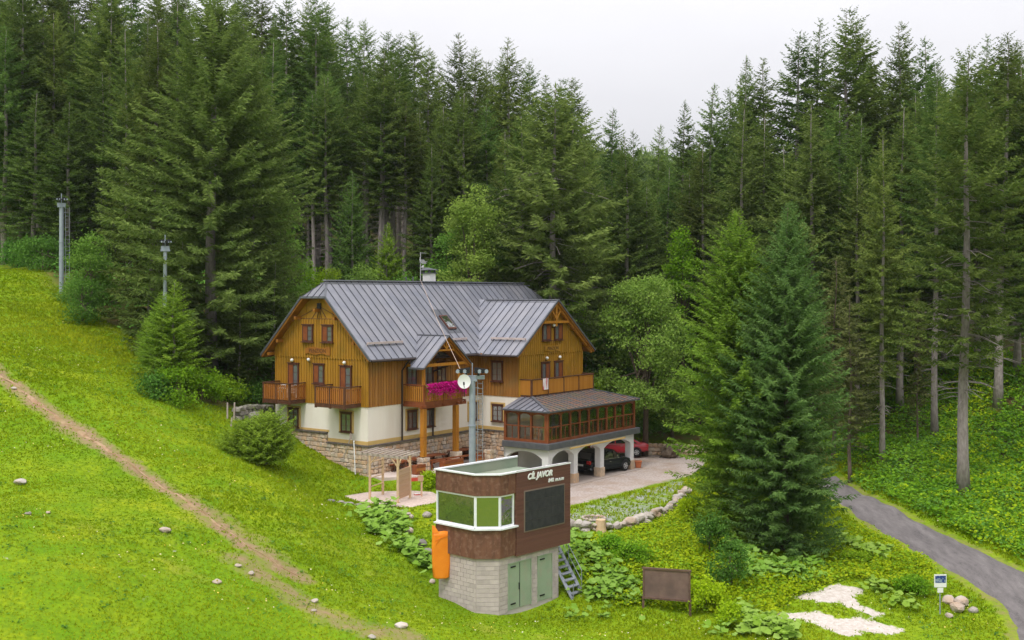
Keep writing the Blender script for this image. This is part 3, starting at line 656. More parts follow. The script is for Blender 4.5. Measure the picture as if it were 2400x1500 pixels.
for s in (-1, 1): mb.bar((DU, DV - .02, DZ + .01), (DU + s * 2.44, DV - .02, zd(DU + 2.44)), 0.06, 0.12, up=(0, 1, 0))
mb.bar((DU - 2.44, DV, zd(DU - 2.44) - .02), (DU - 2.44, -.8, zd(DU - 2.44) - .02), 0.1, 0.1)
mb.bar((DU - 2.2, -.72, 10.53), (DU - 1.9, .75, 12.0), 0.36, 0.03, up=(0, -.7, .7))
mb.obj('porch_trim', MT['roof_edge'], house)
mb = MB(); y = DV + .2
mb.bar((DU - 2.1, y, 10.05), (DU + 2.1, y, 10.05), 0.14, 0.18); mb.bar((DU - 0.95, y, 10.95), (DU + 0.95, y, 10.95), 0.1, 0.12); mb.bar((DU, y - .01, 10.9), (DU, y - .01, DZ - .15), 0.12)
for s in (-1, 1):
    mb.bar((DU, y - .02, 11.0), (DU + s * .4, y - .02, DZ - .42), 0.08); mb.bar((DU, y + .03, DZ - .2), (DU + s * 2.3, y + .03, zd(DU + 2.3) - .2), 0.12, 0.16, up=(0, 1, 0))
    mb.box(DU + s * 2.0 - .07, DU + s * 2.0 + .07, -1.9, 0, 9.94, 10.1)
mb.obj('porch_truss', MT['post_wood'], house)

# windows and doors
wc = {}
def wmesh(key, fn, mat):
    if key not in wc:
        mb = MB(); fn(mb); me = mb.mesh(key[0]); me.materials.append(MT[mat]); wc[key] = me
    return wc[key]
def window(loc, rot, w, h, surround=False, door=False, leaf=0, parent=house, curtain=True, name='window'):
    def frame(mb):
        f = 0.085
        mb.box(-w / 2, -w / 2 + f, -.08, .0, 0, h); mb.box(w / 2 - f, w / 2, -.08, .0, 0, h)
        mb.box(-w / 2 + f, w / 2 - f, -.08, .0, h - f, h); mb.box(-w / 2 + f, w / 2 - f, -.08, .0, 0, f)
        mb.box(-w / 2 - .05, w / 2 + .05, -.11, .0, h + .002, h + .07)
    o = link(name, wmesh((name, w, h), frame, 'win_frame'), None, parent, loc=loc, rot=rot)
    def pane(mb): mb.box(-w / 2 + .08, w / 2 - .08, -.045, -.035, .08, h - .08)
    link('pane', wmesh(('pane', w, h), pane, 'pane'), None, o)
    def mun(mb):
        mb.box(-.03, .03, -.07, -.046, .085, h - .085)
        for k in ((1, 2) if not door else (1, 2, 3)):
            z = h * k / (3 if not door else 4); mb.box(-w / 2 + .085, -.03, -.06, -.046, z - .012, z + .012); mb.box(.03, w / 2 - .085, -.06, -.046, z - .012, z + .012)
    link('glazing_bar', wmesh(('glazing_bar', w, h, door), mun, 'win_frame'), None, o)
    if leaf:                                  # casement opened inwards shows as a brown half
        def lf(mb):
            a = -w / 2 + .086 if leaf < 0 else .031
            mb.box(a, a + w / 2 - .117, -.068, -.048, .09, h - .09)
        link('casement', wmesh(('casement', w, h, leaf), lf, 'red_wood'), None, o)
    elif curtain:
        def cu(mb):
            mb.box(-w / 2 + .1, -w / 2 + .1 + w * .26, -.034, -.03, .09, h - .09); mb.box(w / 2 - .1 - w * .26, w / 2 - .1, -.034, -.03, .09, h - .09)
    if not door:
        def sill(mb): mb.box(-w / 2 - .07, w / 2 + .07, -.16, .0, -.06, -.002)
        link('sill', wmesh(('sill', w), sill, 'win_frame'), None, o)
    if surround:
        def su(mb):
            b = .17
            mb.box(-w / 2 - b, -w / 2 - .002, -.03, .0, -.06, h + b); mb.box(w / 2 + .002, w / 2 + b, -.03, .0, -.06, h + b); mb.box(-w / 2 - .002, w / 2 + .002, -.03, .0, h + .071, h + b)
        link('surround', wmesh(('surround', w, h), su, 'yellow_trim'), None, o)
    return o
RG = -pi / 2
B = 0.055                                     # boards stand proud of the wall
for v in (6.5, 1.8): window((0, v, 5.98), RG, .92, 1.18, True)
for v, lf in ((6.47, -1), (1.79, -1)): window((-B, v, 7.85), RG, .98, 2.2, door=True, leaf=lf, name='balcony_door')
window((-B, 4.16, 8.87), RG, .95, 1.22, leaf=-1)
for v in (5.1, 3.34): window((-B - .05, v, 11.5), RG, .95, 1.05, leaf=-1)
for u in (4.04, 5.75, 10.35): window((u, 0, 5.9), 0, .9, 1.15, True)
window((3.95, -B, 8.6), 0, .95, 1.4); window((6.9, -B, 8.75), 0, .9, 1.3)
window((5.5, -B, 7.8), 0, 1.0, 2.1, door=True, name='balcony_door')
window((WU0, -1.65, 5.87), RG, .9, 1.12, True); window((WU0 - B, -1.65, 8.6), RG, .92, 1.34)
for u in (13.94, 15.42): window((u, WV - B - .05, 11.32), 0, 1.0, 1.12, leaf=1)
for u in (13.9, 15.5): window((u, WV - B, 7.7), 0, 1.0, 2.1, door=True, leaf=1, name='balcony_door')
mb = MB(); mb.box(-.13, -.05, RV - .16, RV + .16, 13.55, 13.95); hatch = mb.obj('attic_hatch', MT['black'], house)

# balconies: posts, rails, deck and every slat
slat_me = {}
def slat(part, loc, rot, h, mat, w=0.11):
    k = (round(h, 2), mat, w)
    if k not in slat_me:
        mb = MB(); mb.box(-w / 2, w / 2, -.013, .013, 0, h); me = mb.mesh('slat'); me.materials.append(MT[mat]); slat_me[k] = me
    link('slat', slat_me[k], None, part, loc=loc, rot=rot)
def balcony(loc, rot, w, d, mat='slat_wood', rail='dark_wood', pitch=0.165, sides=(True, True), hgt_=1.05, deck=0.14):
    mb = MB(); mb.box(-w / 2, w / 2, -d, 0, -deck, 0); mb.box(-w / 2 - .03, w / 2 + .03, -d - .03, -d, -deck - .06, .05)
    for x in (-w / 2 - .03, w / 2): mb.box(x, x + .03, -d, 0, -deck - .06, .05)
    b = mb.obj('balcony', MT[rail], house, loc=loc, rot=rot)
    mb = MB(); mb.box(-w / 2 - .07, w / 2 + .07, -d - .08, -d + .06, hgt_, hgt_ + .07)
    for x in (-w / 2, w / 2): mb.box(x - .07, x + .07, -d + .062, 0, hgt_, hgt_ + .07)
    mb.box(-w / 2, w / 2, -d - .02, -d + .02, hgt_ - .22, hgt_ - .14); mb.box(-w / 2, w / 2, -d - .02, -d + .02, .1, .18)
    for x in (-w / 2, w / 2): mb.box(x - .02, x + .02, -d + .022, 0, hgt_ - .22, hgt_ - .14); mb.box(x - .02, x + .02, -d + .022, 0, .1, .18)
    mb.obj('handrail', MT[rail], b)
    nseg = 2 if w > 1.5 else 1
    if w > 5: nseg = 4
    pm = MB(); pm.box(-.06, .06, -.06, .06, -deck - .1, hgt_); pme = pm.mesh('post'); pme.materials.append(MT[rail])
    for i in range(nseg + 1): link('post', pme, None, b, loc=(-w / 2 + w * i / nseg, -d, 0))
    n = int(w / pitch)
    for i in range(n): slat(b, (-w / 2 + (i + .5) * w / n, -d - .036, .06), 0, hgt_ - .1, mat)
    n = int(d / pitch)
    for sx in (-1, 1):
        for i in range(n): slat(b, (sx * (w / 2 + .036), -d + (i + .5) * d / n, .06), pi / 2, hgt_ - .1, mat)
    return b
balcony((-.0, 6.61, 7.78), RG, 2.38, 1.39)
balcony((-.0, 1.80, 7.78), RG, 2.45, 1.42)
fb = balcony((5.1, 0, 7.72), 0, 3.7, 1.73, mat='slat_honey', rail='red_wood')
balcony((14.78, WV, 7.72), 0, 7.6, 0.97, mat='slat_honey', rail='dark_wood', pitch=.12)
mb = MB()                                     # beams under the front balcony
mb.bar((3.0, -1.62, 7.45), (7.5, -1.62, 7.45), .16, .2); mb.bar((3.25, 0, 7.5), (3.25, -1.9, 7.5), .14, .16); mb.bar((6.5, 0, 7.5), (6.5, -1.9, 7.5), .14, .16); mb.bar((7.3, -.2, 7.62), (7.3, -1.8, 7.62), .1, .08); mb.objs('balcony_beam', MT['red_wood'], house)
pm = MB(); pm.box(-.15, .15, -.15, .15, 0, 3.0); pm.box(-.17, .17, -.17, .17, 1.25, 1.3); pme = pm.mesh('porch_post'); pme.materials.append(MT['post_wood'])
for u in (3.3, 6.5): link('porch_post', pme, None, house, loc=(u, -1.62, 4.34))
mb = MB(); mb.box(3.22, 3.38, -1.72, -1.56, 8.8, 10.0); mb.box(6.62, 6.78, -1.72, -1.56, 8.8, 10.0); mb.objs('upper_post', MT['post_wood'], house)

# stone base, laid stone by stone
def stone_mesh(seed):
    r = random.Random(seed); bm = bmesh.new(); bmesh.ops.create_cube(bm, size=1.0)
    bmesh.ops.bevel(bm, geom=bm.edges[:], offset=0.2, segments=1, affect='EDGES')
    for v in bm.verts:
        v.co += Vector((r.uniform(-.12, .12), r.uniform(-.1, .1), r.uniform(-.12, .12)))
    me = bpy.data.meshes.new('stone'); bm.to_mesh(me); bm.free(); me.materials.append(MT['stone']); return me
ST = [stone_mesh(i) for i in range(9)]
STONES = {}
def put_stone(part, me, loc, rot, scale, key=None):
    k = key or part.name; STONES[k] = STONES.get(k, 0) + 1
    if STONES[k] <= 298: return link('stone', me, None, part, loc=loc, rot=rot, scale=scale)
    mt = Matrix.LocRotScale(Vector(loc), __import__('mathutils').Euler(rot), Vector(scale))
    REST.setdefault(k, MB()).add([mt @ v.co for v in me.vertices], [tuple(p_.vertices) for p_ in me.polygons], random.random())
REST = {}
def stone_wall(part, P, rot, s0, s1, zlo, zhi, hrow=0.27, wst=0.33, limit=400):
    z = min(zlo(s0 + (s1 - s0) * i / 20) for i in range(21)); zmax = max(zhi(s0 + (s1 - s0) * i / 20) for i in range(21)); n = 0
    while z < zmax:
        h = hrow * random.uniform(.75, 1.2); s = s0
        while s < s1 - .05:
            w = min(wst * random.uniform(.6, 1.4), s1 - s)
            if s1 - s - w < .15: w = s1 - s
            c = s + w / 2; zl, zh = zlo(c), zhi(c)
            a, b = max(z, zl - .1), min(z + h, zh)
            if b - a > .12:
                put_stone(part, random.choice(ST), loc=P(c, 0.03 + random.uniform(-.02, .03), (a + b) / 2), rot=(random.uniform(-.05, .05), random.uniform(-.13, .13), rot), scale=(w - .01, .16, b - a - .01)); n += 1
            s += w
        z += h
    return n
def gzl(u, v): x, y = H(u, v); return hz(x, y)
base_top_g = lambda v: 5.22 if v < 3.45 else 5.80
mb = MB(); mb.box(-.06, .0, 0, 3.45, 2.5, 5.2); mb.box(-.06, .0, 3.452, W, 2.5, 5.78); mb.box(-.0, WU0, -.06, 0, 2.5, 5.2); mb.box(WU0 - .06, WU0, WV, -.06, 1.5, 5.2)
base = mb.obj('stone_base', MT['mortar'], house)
n1 = stone_wall(base, lambda s, o, z: (-.06 - o, s, z), RG, 0, W, lambda v: gzl(-.3, v) - .1, base_top_g)
n2 = stone_wall(base, lambda s, o, z: (s, -.06 - o, z), 0, 0, WU0, lambda u: 3.3, lambda u: 5.2)
n3 = stone_wall(base, lambda s, o, z: (WU0 - .06 - o, s, z), RG, WV, 0, lambda v: 2.6, lambda v: 5.2)
if base.name in REST: REST[base.name].obj('stone', MT['stone'], base)['kind'] = 'stuff'
mb = MB()
def capline(a, b, n):
    for i in range(n):
        p = Vector(a).lerp(Vector(b), i / n); q = Vector(a).lerp(Vector(b), (i + .94) / n); mb.bar(p, q, .3, .07 + random.uniform(0, .02))
capline((-.11, -.1, 5.24), (-.11, 3.4, 5.24), 7); capline((-.11, 3.4, 5.83), (-.11, W, 5.83), 9); capline((-.1, -.11, 5.24), (WU0 - .1, -.11, 5.24), 20); capline((WU0 - .11, -.1, 5.24), (WU0 - .11, WV, 5.24), 7)
mb.objs('cap_course', MT['slate'], house)
mb = MB(); mb.box(-.014, .0, -.01, 3.45, 5.28, 5.50); mb.box(-.014, 0, 3.3, W, 5.86, 6.0); mb.box(-.014, WU0, -.014, 0, 5.28, 5.52); mb.box(WU0 - .014, WU0, WV, -.02, 5.28, 5.5)
mb.obj('yellow_band', MT['yellow_trim'], house)

# signs carved in wood
def text_mesh(body, size, ext=0.006, shear=0.0, offset=0.0, name='lettering'):
    cu = bpy.data.curves.new(name, 'FONT'); cu.body = body; cu.size = size; cu.extrude = ext; cu.shear = shear; cu.offset = offset; cu.align_x = 'CENTER'; cu.align_y = 'CENTER'
    t = bpy.data.objects.new(name, cu); COL.objects.link(t); dg = bpy.context.evaluated_depsgraph_get()
    me = bpy.data.meshes.new_from_object(t.evaluated_get(dg)); me.name = name; bpy.data.objects.remove(t); return me
def sign(loc, rot, w, h, body, size, mat, lmat, name='name_board'):
    mb = MB(); n = 9
    pts = [(-w / 2 + w * i / n, -.05, -h / 2 + .05 * sin(i * 1.3)) for i in range(n + 1)] + [(w / 2 - w * i / n, -.05, h / 2 + .05 * sin(i * 1.1 + 1)) for i in range(n + 1)]
    mb.prism(pts, (0, .05, 0)); o = mb.obj(name, MT[mat], house, loc=loc, rot=rot)
    me = text_mesh(body, size); l = link('lettering', me, MT[lmat], o, loc=(0, -.056, 0), rot=(pi / 2, 0, 0)); return o
sign((-B - .06, 4.2, 10.93), RG, 2.2, .42, 'PENZION', .36, 'soffit', 'dark_wood')
sign((14.7, WV - B - .06, 10.75), 0, 1.9, .38, 'PENZION', .32, 'siding', 'dark_wood')

# chimney, aerial, skylight, snow guards, vents, downpipes, wall lamps
mb = MB(); mb.box(10.85, 11.5, 4.3, 4.95, 14.6, 16.0); ch = mb.obj('chimney', MT['white_plaster'], house)
mb = MB(); mb.box(10.75, 11.6, 4.2, 5.05, 16.0, 16.05)
for x in (10.85, 11.4): mb.box(x, x + .1, 4.3, 4.4, 16.05, 16.22); mb.box(x, x + .1, 4.85, 4.95, 16.05, 16.22)
mb.hexa([(10.7, 4.15, 16.22), (11.65, 4.15, 16.22), (11.65, 5.1, 16.22), (10.7, 5.1, 16.22)], [(10.7, 4.15, 16.25), (11.65, 4.15, 16.25), (11.45, 4.9, 16.42), (10.9, 4.9, 16.42)])
mb.obj('chimney_cap', MT['roof_edge'], ch)
mb = MB(); X_ = 9.65; mb.tube([(X_, RV, 15.2), (X_, RV, 17.45)], .025)
mb.bar((X_ + .05, RV - .1, 17.4), (X_ + .6, RV + .1, 17.42), .025)
for k in range(4): mb.bar((X_ + .1 + k * .15, RV - .12, 17.4), (X_ + .1 + k * .15, RV + .12, 17.42), .015)
mb.bar((X_ - .1, RV, 16.75), (X_ + .45, RV - .25, 16.8), .03)
for k in range(6): mb.bar((X_ - .05 + k * .09, RV - .2, 16.65), (X_ - .05 + k * .09, RV + .05, 16.95), .02)
mb.tube([(X_, RV - .05, 16.4), (X_ + .14, RV - .14, 16.42)], [.02, .15], n=10); mb.tube([(X_, RV, 16.9), (X_ - .16, RV - .1, 16.8), (X_ - .16, RV - .1, 17.1)], .025)
mb.obj('tv_aerial', MT['curtain'], house)
mb = MB(); mb.tube([(9.3, RV + .4, 15), (9.3, RV + .4, 15.75)], .05); mb.tube([(8.6, RV + .4, 15), (8.6, RV + .4, 15.7)], .05); mb.obj('vent_pipe', MT['roof_edge'], house)
def on_roof(u, v, o): return (u, v - o * .707, zf(v) + o * .707)
mb = MB(); c = [(8.75, .85), (9.55, .85), (9.55, 1.75), (8.75, 1.75)]
mb.hexa([on_roof(u, v, .03) for u, v in c], [on_roof(u, v, .14) for u, v in c]); sk = mb.obj('skylight', MT['win_frame'], house)
mb = MB(); c = [(8.83, .95), (9.47, .95), (9.47, 1.68), (8.83, 1.68)]; mb.hexa([on_roof(u, v, .141) for u, v in c], [on_roof(u, v, .15) for u, v in c]); mb.obj('pane', MT['mirror'], sk)
mb = MB(); c = [(8.35, .6), (10.0, .6), (10.0, 2.2), (8.35, 2.2)]; mb.hexa([on_roof(u, v, .036) for u, v in c], [on_roof(u, v, .041) for u, v in c]); mb.obj('flashing', MT['roof_edge'], sk)
for (a, b, fn) in ((0.0, 3.2, lambda u: on_roof(u, .15, .17)), (7.7, 9.7, lambda u: on_roof(u, .15, .17)), (-3.9, -1.0, lambda v: (11.2 - .1, v, zw(11.2) + .15))):
    mb = MB(); n = 6
    mb.bar(fn(a), fn(b), .11, .13)
    for i in range(n + 1):
        p = Vector(fn(a + (b - a) * i / n)); mb.bar(p, p - Vector((0, -.06, .2)) if a >= 0 else p - Vector((-.06, 0, .2)), .04)
    mb.obj('snow_guard', MT['guard'], house)
mb = MB(); n = 12
mb.tube([(U0 + .1, -.80, zf(-.72) - .06), (10.0, -.80, zf(-.72) - .1)], .07)
mb.tube([(2.95, -.8, 10.4), (3.0, -.5, 10.15), (3.0, -.12, 9.7), (3.0, -.12, 5.3)], .055)
mb.tube([(7.9, -.8, 10.4), (7.7, -.4, 9.9), (6.1, -.12, 9.5), (6.0, -.12, 9.1), (6.0, -.12, 5.3)], .055)
mb.tube([(9.93, -.8, zw(10) - .08), (9.93, -4.0, zw(10) - .05)], .06)
mb.obj('downpipe', MT['gutter'], house)
def lamp(loc, rot):
    mb = MB(); mb.tube([(0, 0, 0), (0, -.14, 0), (0, -.16, .06)], .025); o = mb.obj('wall_lamp', MT['black'], house, loc=loc, rot=rot)
    bm = bmesh.new(); bmesh.ops.create_icosphere(bm, subdivisions=2, radius=.11); me = bpy.data.meshes.new('globe'); bm.to_mesh(me); bm.free()
    link('globe', me, MT['white'], o, smooth=True, loc=(0, -.16, .16))
for v, z in ((6.47, 10.12), (4.95, 10.2), (1.79, 10.12)): lamp((-B, v, z), RG)
for u in (13.9, 15.5): lamp((u, WV - B, 9.95), 0)
lamp((14.68, WV - B - .05, 12.2), 0)
# ------------------------------------------------------------------ glazed veranda on white arches
ver = empty('veranda', (HO[0], HO[1], 0), HA, 'glazed brown timber veranda raised on white arched pillars', 'veranda')
VU0, VU1, VV0 = 9.15, 20.25, -7.04
ZF, ZE = 4.98, 6.93
mb = MB(); mb.box(VU0 - .25, VU1 + .25, VV0 - .25, -3.56, 4.55, 4.95); mb.obj('floor_band', MT['roof_edge'], ver, bevel=.03)
mb = MB(); mb.box(VU0 + 2.1, VU1 - 2, VV0 - .36, VV0 - .3, 4.40, 4.50); mb.obj('yellow_strip', MT['yellow_trim'], ver)
def arch_wall(name, P, s0, s1, z0, z1, spring, rise, piers, th, parent):
    """wall of arches: piers = list of (a,b) solid intervals"""
    mb = MB(); ps = sorted(piers)
    for a, b in ps: mb.hexa([P(a, 0, z0), P(b, 0, z0), P(b, th, z0), P(a, th, z0)], [P(a, 0, z1), P(b, 0, z1), P(b, th, z1), P(a, th, z1)])
    for (a, b), (c, d) in zip(ps[:-1], ps[1:]):
        n = 10
        for i in range(n):
            x0, x1 = b + (c - b) * i / n, b + (c - b) * (i + 1) / n
            f = lambda x: spring + rise * (1 - abs((x - (b + c) / 2) / ((c - b) / 2)) ** 2.4)
            q0, q1 = f(x0), f(x1)
            mb.hexa([P(x0, 0, q0), P(x1, 0, q1), P(x1, th, q1), P(x0, th, q0)], [P(x0, 0, z1), P(x1, 0, z1), P(x1, th, z1), P(x0, th, z1)])
    return mb.obj(name, MT['white_plaster'], parent)
Z0 = 2.65
cols = [(9.2, 9.65), (12.2, 12.65), (15.5, 15.95), (19.55, 20.0)]
arch_wall('arcade', lambda s, o, z: (s, VV0 + o, z), 9.2, 20, Z0, 4.545, 3.92, .42, cols, .45, ver)
arch_wall('side_arch', lambda s, o, z: (VU0 + .05 + o, s, z), VV0, -3.5, 1.9, 4.545, 3.92, .42, [(VV0 + .452, VV0 + .5), (-3.75, -3.5)], .35, ver)
for a, b in cols:
    mb = MB(); mb.box(a - .06, b + .06, VV0 - .06, VV0 + .51, 1.8, Z0)
    mb.obj('pier_foot', MT['stone'], ver, bevel=.03)
mb = MB(); mb.box(9.0, 20.2, VV0 - .5, -3.6, 1.7, 2.03); mb.obj('carport_slab', M('carport_concrete', (.30, .25, .22), (.37, .31, .27), scale=1.5, rough=.9), ver)
mb = MB(); mb.box(WU0 - .0, WU1, WV - .12, WV, 1.9, 4.5); mb.box(9.2, 11, -3.62, -3.5, 1.9, 4.54); mb.obj('back_wall', MT['white_plaster'], ver)
mb = MB(); mb.box(9.75, 10.55, -3.69, -3.63, 2.03, 4.0); mb.obj('cellar_door', MT['dark_wood'], ver)
mb = MB(); mb.box(VU0 + .45, VU1 - .2, VV0 + .5, -3.6, 4.5, 4.548); mb.obj('carport_ceiling', MT['white_plaster'], ver)
# roof of the veranda
ve = lambda: 0
E0u, E1u, E0v = VU0 - .22, VU1 + .22, VV0 - .22
T0u, T1u, Tv, TZ = 11.0, 18.55, -4.47, 7.62
mb = MB(); z0 = ZE + .02
mb.prism([(E0u, E0v, z0), (E1u, E0v, z0), (E1u, -3.56, z0), (E0u, -3.56, z0)], (0, 0, .03))
mb.obj('eave_board', MT['red_wood'], ver)
mb = MB(); mb.box(E0u - .03, E1u + .03, E0v - .05, E0v - .002, z0 - .02, z0 + .07); mb.box(E0u - .05, E0u - .002, E0v, -3.6, z0 - .02, z0 + .07)
for a, b in (((E0u, E0v, z0 + .09), (T0u, Tv, TZ + .09)), ((E1u, E0v, z0 + .09), (T1u, Tv, TZ + .09))): mb.bar(a, b, .2, .04)
vr = mb.obj('roof', MT['roof_edge'], ver)
sv = (TZ - z0 - .05) / (Tv - E0v)
def lo_v(u): return E0v
def hi_v(u):
    if u < T0u: return E0v + (Tv - E0v) * (u - E0u) / (T0u - E0u)
    if u > T1u: return E0v + (Tv - E0v) * (E1u - u) / (E1u - T1u)
    return Tv
roof(vr, lambda s, t, o: (s, t - o * .2, z0 + .05 + (t - E0v) * sv + o), E0u, E1u, 0.52, lo_v, hi_v, MT['roof_mossy'])
su = (TZ - z0 - .05) / (T0u - E0u)
roof(vr, lambda s, t, o: (t - o * .2, s, z0 + .05 + (t - E0u) * su + o), E0v, -3.56, 0.45, lambda v: E0u, lambda v: E0u + (T0u - E0u) * min(1, (v - E0v) / (Tv - E0v)), MT['roof'])
roof(vr, lambda s, t, o: (E1u - (t - E0u) + o * .2, s, z0 + .05 + (t - E0u) * su + o), E0v, -3.56, 0.45, lambda v: E0u, lambda v: E0u + (T0u - E0u) * min(1, (v - E0v) / (Tv - E0v)), MT['roof'])
mb = MB(); mb.box(T0u, T1u, Tv - .03, -3.5, TZ + .03, TZ + .09); mb.obj('terrace_deck', M('pinkish_tiles', (.52, .40, .33), (.60, .47, .40), scale=3, rough=.8), ver)
# timber posts, rails and panes
RAILZ = 5.95
def bay_wall(P, s0, s1, posts, inner=True):
    xs = [s0] + list(posts) + [s1]
    mb = MB()
    def bx(a, b, o0, o1, z0, z1): mb.hexa([P(a, o0, z0), P(b, o0, z0), P(b, o1, z0), P(a, o1, z0)], [P(a, o0, z1), P(b, o0, z1), P(b, o1, z1), P(a, o1, z1)])
    bx(s0, s1, -.07, .07, ZF - .03, ZF + .14); bx(s0, s1, -.07, .07, ZE - .16, ZE + .02); bx(s0, s1, -.035, .035, RAILZ - .035, RAILZ + .035)
    f = mb.obj('rail_frame', MT['red_wood'], ver)
    for x in xs:
        mb = MB(); w = .085 if x in (s0, s1) else .05
        mb.hexa([P(x - w, -.085, ZF - .03), P(x + w, -.085, ZF - .03), P(x + w, .085, ZF - .03), P(x - w, .085, ZF - .03)], [P(x - w, -.085, ZE), P(x + w, -.085, ZE), P(x + w, .085, ZE), P(x - w, .085, ZE)])
        mb.obj('post', MT['red_wood'], ver)
    for a, b in zip(xs[:-1], xs[1:]):
        mb = MB()
        mb.hexa([P(a + .05, -.005, ZF + .14), P(b - .05, -.005, ZF + .14), P(b - .05, .005, ZF + .14), P(a + .05, .005, ZF + .14)], [P(a + .05, -.005, ZE - .16), P(b - .05, -.005, ZE - .16), P(b - .05, .005, ZE - .16), P(a + .05, .005, ZE - .16)])
        mb.obj('pane', MT['clear'], ver)
        mb = MB(); n = 6; h = .16                           # arched head of the bay
        for i in range(n):
            x0, x1 = a + .05 + (b - a - .1) * i / n, a + .05 + (b - a - .1) * (i + 1) / n
            g = lambda x: ZE - .16 - h * abs((x - (a + b) / 2) / ((b - a) / 2)) ** 2.2
            mb.hexa([P(x0, -.04, g(x0)), P(x1, -.04, g(x1)), P(x1, .04, g(x1)), P(x0, .04, g(x0))], [P(x0, -.04, ZE - .15), P(x1, -.04, ZE - .15), P(x1, .04, ZE - .15), P(x0, .04, ZE - .15)])
        mb.obj('bay_head', MT['red_wood'], ver)
        for q in ([.5] if b - a < 1.3 else [.33, .67]):      # thin stiles of the lower part
            mb = MB(); x = a + (b - a) * q; mb.hexa([P(x - .02, -.025, ZF + .14), P(x + .02, -.025, ZF + .14), P(x + .02, .025, ZF + .14), P(x - .02, .025, ZF + .14)], [P(x - .02, -.025, RAILZ - .04), P(x + .02, -.025, RAILZ - .04), P(x + .02, .025, RAILZ - .04), P(x - .02, .025, RAILZ - .04)])
            mb.obj('stile', MT['red_wood'], ver)
n = 9; dv = (VU1 - VU0 - .2) / (n + .6)
bay_wall(lambda s, o, z: (s, VV0 + .1 + o, z), VU0 + .1, VU1 - .1, [VU0 + .1 + dv * 1.3 + dv * i for i in range(n - 1)])
bay_wall(lambda s, o, z: (VU0 + .1 + o, s, z), VV0 + .2, -3.6, [VV0 + 1.35, VV0 + 2.35])
bay_wall(lambda s, o, z: (VU1 - .1 + o, s, z), VV0 + .2, -3.6, [VV0 + 1.35, VV0 + 2.35])
mb = MB(); mb.box(VU0 + .3, VU1 - .3, VV0 + .3, -3.65, 4.952, 4.975); mb.obj('floor', MT['pale_wood'], ver)
mb = MB(); mb.box(VU1 - 1.7, VU1 - .1, -3.56, -3.5, 4.98, 6.9); mb.box(VU0 + .1, WU0, -3.56, -3.5, 4.98, 6.9); mb.obj('inner_wall', MT['white_plaster'], ver)
mb = MB(); mb.box(VU0 + .25, VU1 - .25, VV0 + .25, -3.6, ZE + .0, ZE + .018); mb.obj('bounce_ceiling', MT['white'], ver)  # white lining added to bounce daylight into the veranda
# tables and chairs inside
def ver_loc(u, v, z): x, y = H(u, v); return (x, y, z)
def dining_table():
    t = empty('dining_table'); mb = MB(); mb.box(-.6, .6, -.38, .38, .71, .75); mb.obj('tabletop', MT['pale_wood'], t, bevel=.01)
    for x in (-.5, .5):
        for y in (-.3, .3): mb = MB(); mb.box(x - .03, x + .03, y - .03, y + .03, 0, .71); mb.obj('leg', MT['pale_wood'], t)
    return t
def dining_chair():
    t = empty('dining_chair'); mb = MB(); mb.box(-.22, .22, -.21, .21, .43, .47); mb.obj('seat', MT['pale_wood'], t)
    for x in (-.19, .19):
        mb = MB(); mb.box(x - .02, x + .02, -.2, -.16, 0, .43); mb.obj('leg', MT['pale_wood'], t)
        mb = MB(); mb.bar((x, .19, 0), (x, .23, .95), .04); mb.obj('leg', MT['pale_wood'], t)
    mb = MB()
    for z in (.6, .75, .9): mb.box(-.17, .17, .2, .23, z - .035, z + .035)
    mb.obj('backrest', MT['pale_wood'], t); return t
T0 = dining_table(); C0 = dining_chair()
tb = 0
for i, u in enumerate((10.6, 12.9, 15.2, 17.5, 19.2)):
    t = T0 if i == 0 else copy_tree(T0)
    t.location = ver_loc(u, -6.15, 4.98); t.rotation_euler.z = HA + pi / 2
    tag(t, 'pale wooden dining table behind the veranda glass, %s' % ['nearest the left corner', 'second from the left corner', 'in the middle of the row', 'second from the far right end', 'at the far right end'][i], 'table', 'dining tables inside the veranda')
    for k, (du, rz) in enumerate(((-.62, pi / 2), (.62, -pi / 2))):
        for j, dv_ in enumerate((-.35, .35)):
            c = C0 if (i, k, j) == (0, 0, 0) else copy_tree(C0)
            c.location = ver_loc(u + du, -6.15 + dv_, 4.98); c.rotation_euler.z = HA + rz
            tag(c, 'pale wooden dining chair at a table inside the veranda', 'chair', 'chairs inside the veranda')
mb = MB()
for i, (u, z, s) in enumerate(((11.0, 5.72, .34), (12.6, 5.73, .36), (15.1, 5.73, .34))):  # pale cloths added to brighten the interior behind the glass
    mb = MB(); mb.box(-s, s, -s * .8, s * .8, -.22, .02); mb.box(-s * 1.02, s * 1.02, -s * .82, s * .82, .02, .03)
    o = mb.obj('tablecloth', MT['white'], None, loc=ver_loc(u, -6.3, 5.97), rot=HA + pi / 2)
    tag(o, 'white cloth added to brighten a table inside the veranda, %s' % ['first from the left corner', 'second from the left corner', 'third from the left corner'][i], 'tablecloth', 'white cloths inside the veranda')

